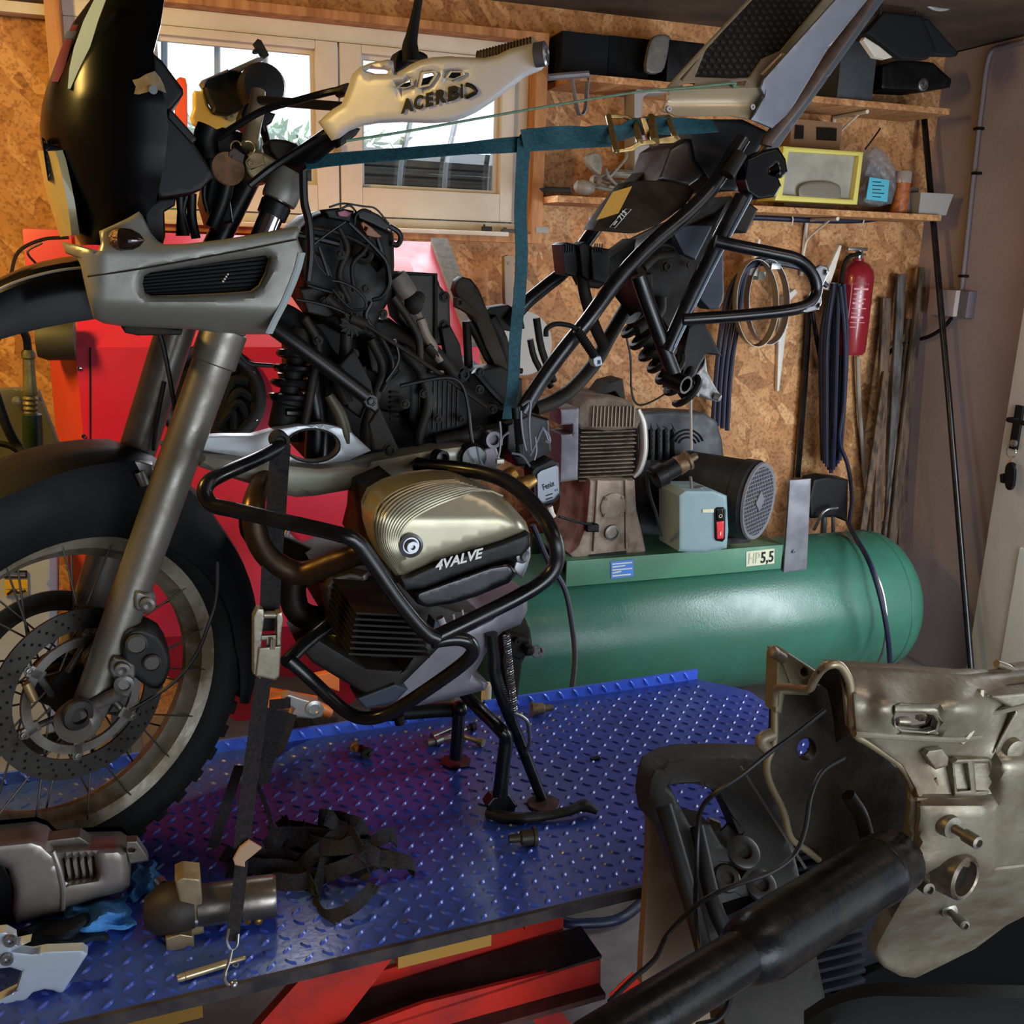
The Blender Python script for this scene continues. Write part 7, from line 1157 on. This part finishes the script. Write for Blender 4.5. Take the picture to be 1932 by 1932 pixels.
m = M(); m.patch([(-30, 1762), (10, 1758), (28, 1768), (30, 1782), (58, 1776), (20, 1795), (60, 1800), (85, 1795), (155, 1792), (165, 1800), (118, 1873), (112, 1874), (100, 1868), (84, 1866), (62, 1872), (45, 1890), (22, 1928), (6, 1940), (-30, 1950), (-30, 1900), (30, 1870), (42, 1832), (20, 1825), (-30, 1830)], deckY(80, 1880)+.0, .02, fr=W, rnd=3, holes=[]); al = solo('cast_bracket', m, mat('bracket_white', '#a9b3bf', .35, .3, c2='#9aa3ae', vs=4), 'pale machined aluminium bracket at the bottom left corner', 'bracket')
for p in ((20, 1773), (14, 1808)): m = M(); Yq = deckY(80, 1880)-.003; m.lathe(W(*p, Yq), A(0, -1, 0), [(.009, 0), (.009, .006), (.005, .006), (.004, .001), (0, .001)], n=16); P_('socket_bolt', m, mSTEEL, al)
rod = thing('metal_rod', 'slim metal rod lying along the deck edge under the strap hook', 'rod', Zp(395, 1830))
m = M(); a, b = Zp(333, 1847, DECK+.008), Zp(465, 1806, DECK+.008); d = nrm(b-a); L_ = np.linalg.norm(b-a); m.lathe(a, d, [(0, 0), (.0055, .001), (.0065, .006), (.0065, .012), (.0055, .013), (.0065, .014), (.0065, L_*.72), (.0035, L_*.74), (.0035, L_-.004), (.004, L_-.003), (0, L_)], n=16); P_('rod_shaft', m, mat('rod_tan', '#9d8f72', .3, .6), rod)
gg = 'bolts and fasteners on the deck'
def screwthing(p0, p1, r, lab, mt=None, z=.006, head=1.7):
    a, b = Zp(*p0, DECK+z+r), Zp(*p1, DECK+z+r); d = b-a; L_ = np.linalg.norm(d); m = M(); m.lathe(a, d, [(0, 0), (r*head, 0), (r*head, L_*.2), (r, L_*.21), (r, L_*.97), (0, L_)], n=14); return solo('bolt', m, mt or mSTEEL, lab, 'bolt', gg)
screwthing((820, 1400), (880, 1375), .006, 'pale bolt lying behind the far stand leg, longest one')
screwthing((806, 1402), (868, 1388), .005, 'second pale bolt in the heap by the far stand leg', mALU)
screwthing((815, 1390), (862, 1370), .005, 'upper bolt of the heap by the far stand leg')
screwthing((896, 1370), (858, 1382), .006, 'dark bolt behind the far stand leg', mDUST)
screwthing((912, 1402), (870, 1388), .006, 'bolt with round head right of the far stand leg', mALU)
screwthing((693, 1422), (680, 1410), .008, 'dark nut standing alone left of the bolts', mDUST)
screwthing((668, 1408), (676, 1416), .007, 'brassy nut left of the bolt heap', mGOLD)
screwthing((686, 1418), (700, 1424), .006, 'small brown nut beside the brassy nut', mDIRT)
bf = 'tapered rubber buffers on the deck'
for (p0, p1, mt, lab) in (((1003, 1338), (1042, 1335), mat('buffer_tan', '#7d6b52', .5, .3, c2='#4d4030', vs=20), 'tan bushing near the back lip beside the side stand'), ((1012, 1578), (960, 1583), mat('buffer_dark', '#2a241b', .5, .2, c2='#3d3426', vs=20), 'dark stepped plug standing in front of the stand lever')):
    a, b = Zp(*p0, DECK+.019), Zp(*p1, DECK+.019); d = b-a; L_ = np.linalg.norm(d); m = M(); m.lathe(a, d, [(0, .004), (.008, .004), (.009, 0), (.019, 0), (.019, L_*.12), (.015, L_*.14), (.0145, L_*.55), (.009, L_*.62), (.008, L_), (0, L_)], n=24); solo('stepped_bushing', m, mt, lab, 'bushing', bf)
m = M(); m.box(Zp(1123, 1431, DECK+.004), (.022, .012, .006), bev=.002); solo('small_clip', m, mBLK, 'tiny black clip alone on the middle of the deck', 'clip')
for p, lab in (((762, 1738), 'tiny washer near the front deck edge'), ((445, 1822), 'tiny ring beside the strap hook')): m = M(); m.lathe(Zp(*p, DECK+.0035), ZB, [(.003, 0), (.005, 0), (.005, .0015), (.003, .0015)], n=14, closed=True); solo('washer', m, mSTEEL, lab, 'washer', 'washers on the deck')
# behind the deck: toolbox, red and orange bits
tb = thing('grey_toolbox', 'dark grey plastic box behind the deck under the engine', 'box', W(600, 1400, 2.3))
m = M(); m.patch([(500, 1450), (505, 1345), (560, 1352), (640, 1350), (645, 1450)], 2.28, .25, fr=W, rnd=5); P_('box_body', m, mat('toolbox_grey', '#35373b', .5), tb)
m = M(); [m.tube([W(x, 1352, 2.276), W(x+1, 1440, 2.276)], .004, sm=1, n=6) for x in (548, 580)]; P_('box_ridge', m, mat('toolbox_ridge', '#25272a', .5), tb)
m = M(); m.tube([W(496, 1335, 2.2), W(560, 1320, 2.22), W(620, 1345, 2.25)], .016, n=12); m.patch([(590, 1275), (640, 1265), (640, 1305), (600, 1290)], 2.3, .02, fr=W, rnd=2); m.patch([(500, 1300), (600, 1318), (590, 1340), (500, 1345)], 2.32, .02, fr=W, rnd=3); solo('orange_hose', m, mat('orange_hose', '#d9783a', .5), 'orange hose behind the crash bar below the engine', 'hose')
# white rod of the compressor side seen behind stand
m = M(); m.cyl(W(918, 1290, 2.35), W(918, 1290, 2.35)*A(1, 1, 0), .014); solo('white_tube', m, mWPLAST, 'short white tube behind the side stand', 'tube')
# ================================================================ foreground: gearbox, tray, shaft
YG = 1.0
KG = mat('gearbox_alloy', '#8f8a78', .4, .6, c2='#6b5f4c', vs=9, bump=.15, bs=90)
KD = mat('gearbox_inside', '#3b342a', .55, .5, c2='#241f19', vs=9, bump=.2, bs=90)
gb = thing('gearbox_housing', 'large cast aluminium gearbox housing in the right foreground', 'gearbox', W(1750, 1810, YG+.1))
# bell housing: loft of the flange outline towards the body
rim = [(1466, 1232), (1487, 1232), (1545, 1268), (1560, 1256), (1580, 1252), (1598, 1270), (1605, 1310), (1612, 1380), (1640, 1402), (1700, 1445), (1725, 1490), (1728, 1540), (1716, 1600), (1700, 1640), (1712, 1700), (1740, 1740), (1690, 1760), (1640, 1700), (1590, 1640), (1520, 1600), (1490, 1570), (1474, 1520), (1450, 1470), (1447, 1440), (1462, 1400), (1462, 1330)]
# near wall of the body (seen surface) as patch with recesses
def GBW(x, y):
    w_ = 0.
    if y < 1345: w_ += .05*((1345-y)/90)**2
    sg = lambda t: 1/(1+math.exp(-t))
    w_ -= .03*math.exp(-((y-1340)/38)**2)*sg((1850-x)/14)*sg((x-1650)/9)
    w_ -= .028*sg((x-1728)/5)*sg((1872-x)/4)*sg((y-1512)/4)*sg((1655-y)/7)
    w_ -= .02*sg((x-1880)/5)*sg((y-1425)/6)*sg((1610-y)/8)
    w_ += .018*math.exp(-((x-1745)/45)**2-((y-1440)/38)**2)
    w_ -= .012*math.exp(-((x-1880)**2+(y-1470)**2)/9000.)
    if 1690 < x < 1775 and 1330 < y < 1390: w_ += .008
    if y > 1640: w_ += .11*min(1.6, (y-1640)/100)
    w_ += .006*math.sin(x*.03)*math.sin(y*.025)
    return w_
out = [(1566, 1254), (1700, 1262), (1820, 1272), (1900, 1270), (1990, 1262), (1990, 1700), (1900, 1745), (1840, 1790), (1780, 1820), (1728, 1845), (1700, 1842), (1668, 1825), (1650, 1800), (1652, 1780), (1680, 1730), (1702, 1690), (1700, 1660), (1716, 1600), (1728, 1540), (1725, 1490), (1700, 1445), (1640, 1402), (1612, 1380), (1606, 1310), (1598, 1275)]
win_ = [(1688, 1350), (1694, 1345), (1740, 1345), (1760, 1350), (1768, 1362), (1764, 1376), (1750, 1380), (1700, 1376), (1690, 1368)]
m = M(); m.patch(out, YG, .02, fr=W, rnd=9, rm=.01, holes=[win_], wf=GBW, step=13, shell=True); P_('near_wall', m, KG, gb)
# far wall of the bell with round hole, top bridge, bottom
m = M(); hole = [(1521+17*math.cos(t), 1413+20*math.sin(t)) for t in np.linspace(0, 6.28, 17)[:-1]]
out = [(1466, 1232), (1487, 1232), (1500, 1245), (1540, 1290), (1600, 1290), (1640, 1400), (1730, 1480), (1730, 1640), (1700, 1720), (1600, 1660), (1545, 1620), (1520, 1600), (1492, 1580), (1478, 1530), (1452, 1475), (1447, 1440), (1460, 1400), (1462, 1330)]
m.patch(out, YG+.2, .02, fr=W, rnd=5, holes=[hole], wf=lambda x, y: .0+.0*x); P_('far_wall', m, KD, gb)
m = M(); g = []
bell = [(1470, 1240, 1566, 1256), (1490, 1250, 1575, 1253), (1520, 1275, 1590, 1262)]
arc = [(1462, 1330), (1466, 1300), (1490, 1296), (1525, 1300), (1535, 1285), (1548, 1266), (1565, 1254), (1585, 1256), (1600, 1280), (1606, 1310), (1612, 1380), (1640, 1402), (1700, 1445), (1725, 1490), (1728, 1540), (1716, 1600), (1702, 1640)]
# flange lip following the mouth
m.tube([W(x, y, YG+.012+.17*max(0, (1560-x)/110)) for x, y in arc], .006, n=10, sm=4); m.tube([W(x, y, YG+.195) for x, y in ((1462, 1330), (1460, 1400), (1447, 1440), (1452, 1475), (1478, 1530), (1492, 1580), (1520, 1602), (1545, 1622))], .006, n=10, sm=4); P_('flange_lip', m, mat('lip_alloy', '#8d8064', .4, .6), gb)
m = M(); g = []
for i in range(13):
    x0, y0 = (np.interp(i/12, np.linspace(0, 1, 6), [1548, 1562, 1580, 1596, 1606, 1612]), np.interp(i/12, np.linspace(0, 1, 6), [1268, 1256, 1254, 1270, 1320, 1380])); a = W(x0, y0, YG+.012); b = W(x0-35, y0+45-i*2, YG+.19); g.append([a+(b-a)*k/5 for k in range(6)])
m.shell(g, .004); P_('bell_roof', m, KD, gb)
m = M(); m.patch([(1466, 1232), (1487, 1231), (1541, 1266), (1530, 1290), (1520, 1302), (1500, 1300), (1490, 1290), (1480, 1262)], YG+.16, .03, fr=W, rnd=3, holes=[[(1510, 1264), (1516, 1259), (1522, 1264), (1523, 1274), (1516, 1278), (1510, 1272)]]); m.patch([(1462, 1345), (1466, 1240), (1482, 1262), (1492, 1292), (1505, 1304), (1528, 1304), (1526, 1312), (1480, 1310), (1474, 1345)], YG+.165, .03, fr=W, rnd=3); P_('mount_ear', m, mat('ear_alloy', '#8c8468', .45, .4, c2='#6f6650', vs=8), gb)
m = M(); a, b = W(1472, 1238, YG+.15), W(1455, 1228, YG+.15); m.cyl(W(1478, 1243, YG+.15), b, .008); m.lathe(b, b-a, [(.0075, -.01), (.009, -.008), (.009, .0), (.005, .002), (0, .002)], n=18); P_('dowel_bush', m, mat('brown_bush', '#66584a', .5, .3), gb)
m = M(); m.tube([W(1458, 1385, YG+.19), W(1440, 1392, YG+.19), W(1437, 1402, YG+.19), W(1450, 1415, YG+.19)], .01); P_('cast_knob', m, mat('tan_cast', '#6f6350', .5, .3), gb)
m = M(); m.patch([(1688, 1330), (1696, 1325), (1760, 1328), (1772, 1338), (1776, 1366), (1766, 1388), (1700, 1384), (1686, 1370)], YG+.0, .012, fr=W, rnd=4, rm=.005, holes=[win_], wf=lambda x, y: GBW(x, y)-.003); P_('window_frame_cast', m, KG, gb)
m = M(); m.lathe(W(1690, 1360, YG+.03), W(1730, 1361, YG+.03)-W(1690, 1360, YG+.03), [(0, 0), (.005, .003), (.007, .012), (.007, .022), (0, .022)], n=16); m.box(W(1738, 1354, YG+.03), (.013, .01, .006), bev=.001); m.box(W(1738, 1372, YG+.03), (.013, .01, .005), bev=.001); P_('release_lever', m, mat('lever_pale', '#b0a591', .4, .5), gb)
# ribs, bosses, ports
m = M()
m.patch([(1806, 1432), (1868, 1430), (1878, 1440), (1878, 1505), (1800, 1502), (1796, 1440)], YG-.012, .03, fr=W, rnd=4, holes=[[(1800, 1442), (1824, 1440), (1830, 1490), (1806, 1492)], [(1838, 1440), (1866, 1440), (1872, 1490), (1842, 1492)]]); P_('rib_box', m, KG, gb)
m = M(); m.patch([(1862, 1312), (1990, 1300), (1990, 1420), (1880, 1418), (1868, 1428), (1888, 1388), (1915, 1340)], YG-.012, .03, fr=W, rnd=6); m.patch([(1880, 1432), (1990, 1425), (1990, 1560), (1900, 1580), (1884, 1570)], YG-.018, .03, fr=W, rnd=5); m.lathe(W(1905, 1410, YG-.01), A(0, -1, 0), [(.018, 0), (.016, .012), (.008, .014), (0, .012)], n=20); m.tube([W(1728, 1508, YG-.008), W(1765, 1506, YG-.004), W(1772, 1498, YG+.0), W(1764, 1468, YG+.004)], .003, n=8); P_('cast_boss', m, KG, gb)
m = M(); m.tube([W(1612, 1384, YG-.002), W(1700, 1390, YG-.004), W(1800, 1395, YG-.006), W(1850, 1390, YG-.006)], .005, n=8); m.tube([W(1850, 1300, YG+.0), W(1845, 1345, YG-.006), W(1830, 1380, YG-.006), W(1812, 1400, YG-.004)], .006, n=8); m.tube([W(1780, 1330, YG-.002), W(1860, 1345, YG-.004), W(1915, 1336, YG-.012), W(1990, 1318, YG-.012)], .004, n=8); m.patch([(1745, 1425), (1752, 1416), (1778, 1412), (1790, 1430), (1788, 1445), (1765, 1452), (1756, 1440)], YG-.008, .02, fr=W, rnd=3); P_('cast_rib', m, KG, gb)
m = M(); c = W(1806, 1650, YG-.03); ax = nrm(A(.25, -1, .05)); m.lathe(c, ax, [(.018, -.03), (.036, -.02), (.034, .012), (.030, .016), (.0265, .014), (.0255, -.01), (.02, -.014), (0, -.014)], n=44); P_('output_port', m, mat('port_alloy', '#7d7264', .4, .7, c2='#4b4135', vs=25), gb)
m = M(); m.lathe(c+ax*-.002, ax, [(.0, 0), (.026, 0), (.026, .002), (0, .002)], n=30); P_('port_shade', m, mat('bore_shade', '#1d1813', .6, .4), gb)  # dark disc painting the shade inside the port
for (p, q, r, nm) in (((1795, 1560), (1848, 1592), .0095, ''), ((1715, 1650), (1755, 1680), .0095, ''), ((1790, 1718), (1822, 1748), .008, '')):
    a, b = W(*p, YG-.005+GBW(*p)), W(*q, YG-.055+GBW(*p)); d = b-a; L_ = np.linalg.norm(d); m = M(); m.lathe(a, d, [(r*1.9, -.01), (r*1.7, .004), (r*.7, .006), (r*.7, L_*.45), (r, L_*.5), (r, L_-.002), (r*.6, L_), (r*.55, L_-.006), (0, L_-.006)], n=20); P_('cover_stud', m, mALU, gb)
m = M(); m.tube([W(1700, 1640, YG-.002), W(1740, 1628, YG-.002), W(1800, 1620, YG-.002), W(1850, 1640, YG), W(1990, 1625, YG)], .005, n=8); m.tube([W(1880, 1252, YG+.06), W(1905, 1262, YG+.06), W(1905, 1272, YG+.06)], .006); m.box(W(1940, 1262, YG+.07), (.05, .03, .012)); P_('seam_rib', m, KG, gb)
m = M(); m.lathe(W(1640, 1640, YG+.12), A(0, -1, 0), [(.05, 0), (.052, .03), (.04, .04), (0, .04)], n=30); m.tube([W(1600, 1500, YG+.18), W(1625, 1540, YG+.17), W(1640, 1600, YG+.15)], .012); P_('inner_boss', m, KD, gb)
# drive shaft
ds = thing('swingarm_tube', 'long black stepped drive shaft tube lying across the tray', 'shaft', W(1500, 1800, .85))
a, b = W(1110, 1985, .74), W(1690, 1622, .98); d = nrm(b-a); L_ = np.linalg.norm(b-a); t_ = lambda x: L_*(x-1110)/580
SH = mat('shaft_black', '#16181a', .3, .55, c2='#2a2723', vs=11, bump=.12, bs=120)
m = M(); m.lathe(a, d, [(0, 0), (.0285, 0), (.030, .003), (.030, t_(1345)), (.036, t_(1352)), (.043, t_(1375)), (.044, t_(1385)), (.044, t_(1622)), (.0455, t_(1625)), (.0455, t_(1668)), (.044, t_(1670)), (.044, L_), (.038, L_+.001), (.037, L_-.03), (0, L_-.03)], n=56); P_('shaft_tube', m, SH, ds)
m = M(); m.lathe(a, d, [(.0451, t_(1638)), (.0465, t_(1640)), (.0465, t_(1646)), (.0451, t_(1648))], n=48); P_('shaft_band', m, SH, ds)
# plastic tray / crate on a stand
ty = thing('plastic_tray', 'black moulded plastic tray with round bosses under the gearbox', 'tray', W(1450, 1800, 1.1))
TP = mat('tray_black', '#2a241d', .5, c2='#1f1b16', vs=6)
zt2 = W(1300, 1435, 1.35)[2]
YT = 1.36
m = M(); m.patch([(1226, 1470), (1233, 1450), (1262, 1434), (1300, 1426), (1380, 1424), (1452, 1426), (1520, 1700), (1560, 1900), (1490, 1990), (1372, 1990), (1360, 1900), (1340, 1820), (1300, 1700), (1262, 1590), (1248, 1556), (1226, 1548), (1220, 1510)], YT, .05, fr=W, rnd=6, holes=[[(1262, 1480), (1310, 1478), (1352, 1492), (1380, 1540), (1397, 1580), (1385, 1592), (1362, 1596), (1340, 1556), (1320, 1552), (1300, 1555)], [(1345, 1646), (1375, 1628), (1400, 1627), (1408, 1640), (1400, 1652), (1370, 1648)], [(1360, 1705), (1400, 1692), (1440, 1686), (1400, 1712), (1370, 1728)]], wf=lambda x, y: -.30*(y-1424)/560); P_('tray_frame', m, TP, ty)
for cx, cy, r in ((1403, 1606, .03), (1372, 1656, .024), (1436, 1668, .028)):
    w_ = -.30*(cy-1424)/560; c = W(cx, cy, YT+w_-.004); m = M(); m.lathe(c, nrm(A(0, -.55, .8)), [(r*.4, -.004), (r*.5, .003), (r*.85, .003), (r, .0), (r, -.008)], n=26); P_('tray_boss', m, mat('boss_dark', '#2c2824', .45), ty)
m = M(); m.tube([W(1397, 1446, YT-.03), W(1520, 1638, YT-.13)], .0028, n=6, sm=1); P_('tray_edge_trim', m, mat('edge_light', '#7d7c7a', .35), ty)
m = M(); m.tube([W(1315, 1560, YT-.09), W(1345, 1700, YT-.17), W(1370, 1760, YT-.2)], [.012, .014, .014], n=10); m.tube([W(1252, 1520, YT-.08), W(1298, 1680, YT-.16), W(1330, 1800, YT-.22), W(1355, 1900, YT-.28)], .014, n=10); P_('tray_leg', m, mat('tray_rail', '#1b1a1a', .5), ty)
m = M(); rbs = [(1462+k*0, 1480+k*19) for k in range(22)]
for k in range(22): y = 1470+k*20; m.box(W(1530, y, 1.42), (.26, .02, .009), bev=.002)
m.patch([(1420, 1440), (1700, 1440), (1700, 1990), (1600, 1990)], 1.44, .02, fr=W, rnd=0); P_('ribbed_mat', m, mat('ribbed_blue_black', '#15181f', .5), ty)
# board under / beside the tray
m = M(); m.patch([(1226, 1540), (1270, 1540), (1340, 1680), (1380, 1850), (1440, 2000), (1205, 2000), (1212, 1800), (1222, 1650)], 1.38, .02, fr=W, rnd=2, wf=lambda x, y: -.14*(y-1552)/440); cbn = solo('brown_cabinet', m, mat('cabinet_brown', '#6b5641', .6, c2='#5d4a38', vs=3), 'plain brown cabinet side standing under the black tray', 'cabinet')
m = M(); m.patch([(1340, 1545), (1360, 1552), (1372, 1600), (1362, 1620), (1330, 1640), (1322, 1600)], 1.375, .01, fr=W, rnd=2); solo('brown_plate', m, mat('plate_brown', '#6a5a46', .5), 'brown metal plate seen through the tray opening', 'plate')
m = M(); m.patch([(1168, 1905), (1212, 1862), (1214, 2300), (1168, 2300)], 1.2, .04, fr=W, rnd=3); solo('red_object', m, mat('bright_red', '#c93038', .4), 'small bright red edge peeking out above the shaft end', 'block')
m = M(); m.tube([W(1556, 1340, .99), W(1500, 1385, .98), W(1452, 1420, .97), W(1400, 1462, .97), W(1345, 1500, .98), W(1322, 1530, 1.0), W(1316, 1580, 1.0), W(1314, 1650, .98), W(1312, 1700, .97), W(1316, 1760, .95), W(1322, 1800, .93)], .0032, n=8); solo('bowden_cable', m, mCABLE, 'black cable looping out of the bell mouth down in front of the tray', 'cable')
m = M(); m.tube([W(1592, 1430, .99), W(1552, 1455, .97), W(1530, 1500, .95), W(1520, 1560, .94), W(1500, 1610, .93), W(1455, 1645, .92), W(1380, 1672, .92), W(1325, 1700, .92), W(1280, 1740, .92), W(1255, 1770, .92), W(1235, 1810, .9), W(1190, 1850, .88), W(1150, 1890, .85)], .0032, n=8); solo('bowden_cable', m, mCABLE, 'black cable sweeping from the bell mouth across to the lower left', 'cable')
m = M(); m.tube([W(1345, 1895, .86), W(1375, 1870, .86), W(1372, 1900, .86), W(1350, 1925, .86), W(1315, 1935, .86)], .004, n=8); solo('cable_end', m, mCABLE, 'curled black cable end below the shaft tube', 'cable')
# black bag/edge at the very bottom right
m = M(); g = []
for i in range(16):
    x = 1520+i*34; y0 = np.interp(x, [1500, 1570, 1640, 1800, 2040], [1932, 1885, 1866, 1868, 1872]); g.append([W(x, y0-6, .93), W(x, y0+4, .90), W(x, y0+18, .87), W(x, y0+40, .86), W(x, y0+80, .85), W(x, y0+160, .84)])
m.shell(g, -.004); solo('plastic_tub', m, mat('rim_black', '#0d0f0e', .75, spec=.12), 'broad curved black plastic tub edge along the bottom right corner', 'rim')
m = M(); m.patch([(1520, 1990), (1560, 1880), (1640, 1835), (1990, 1700), (1990, 2010)], 1.42, .05, fr=W, rnd=3); solo('dark_crate', m, mat('crate_black', '#050505', .8, spec=.1), 'dark crate behind the curved black rim, bottom right', 'crate')
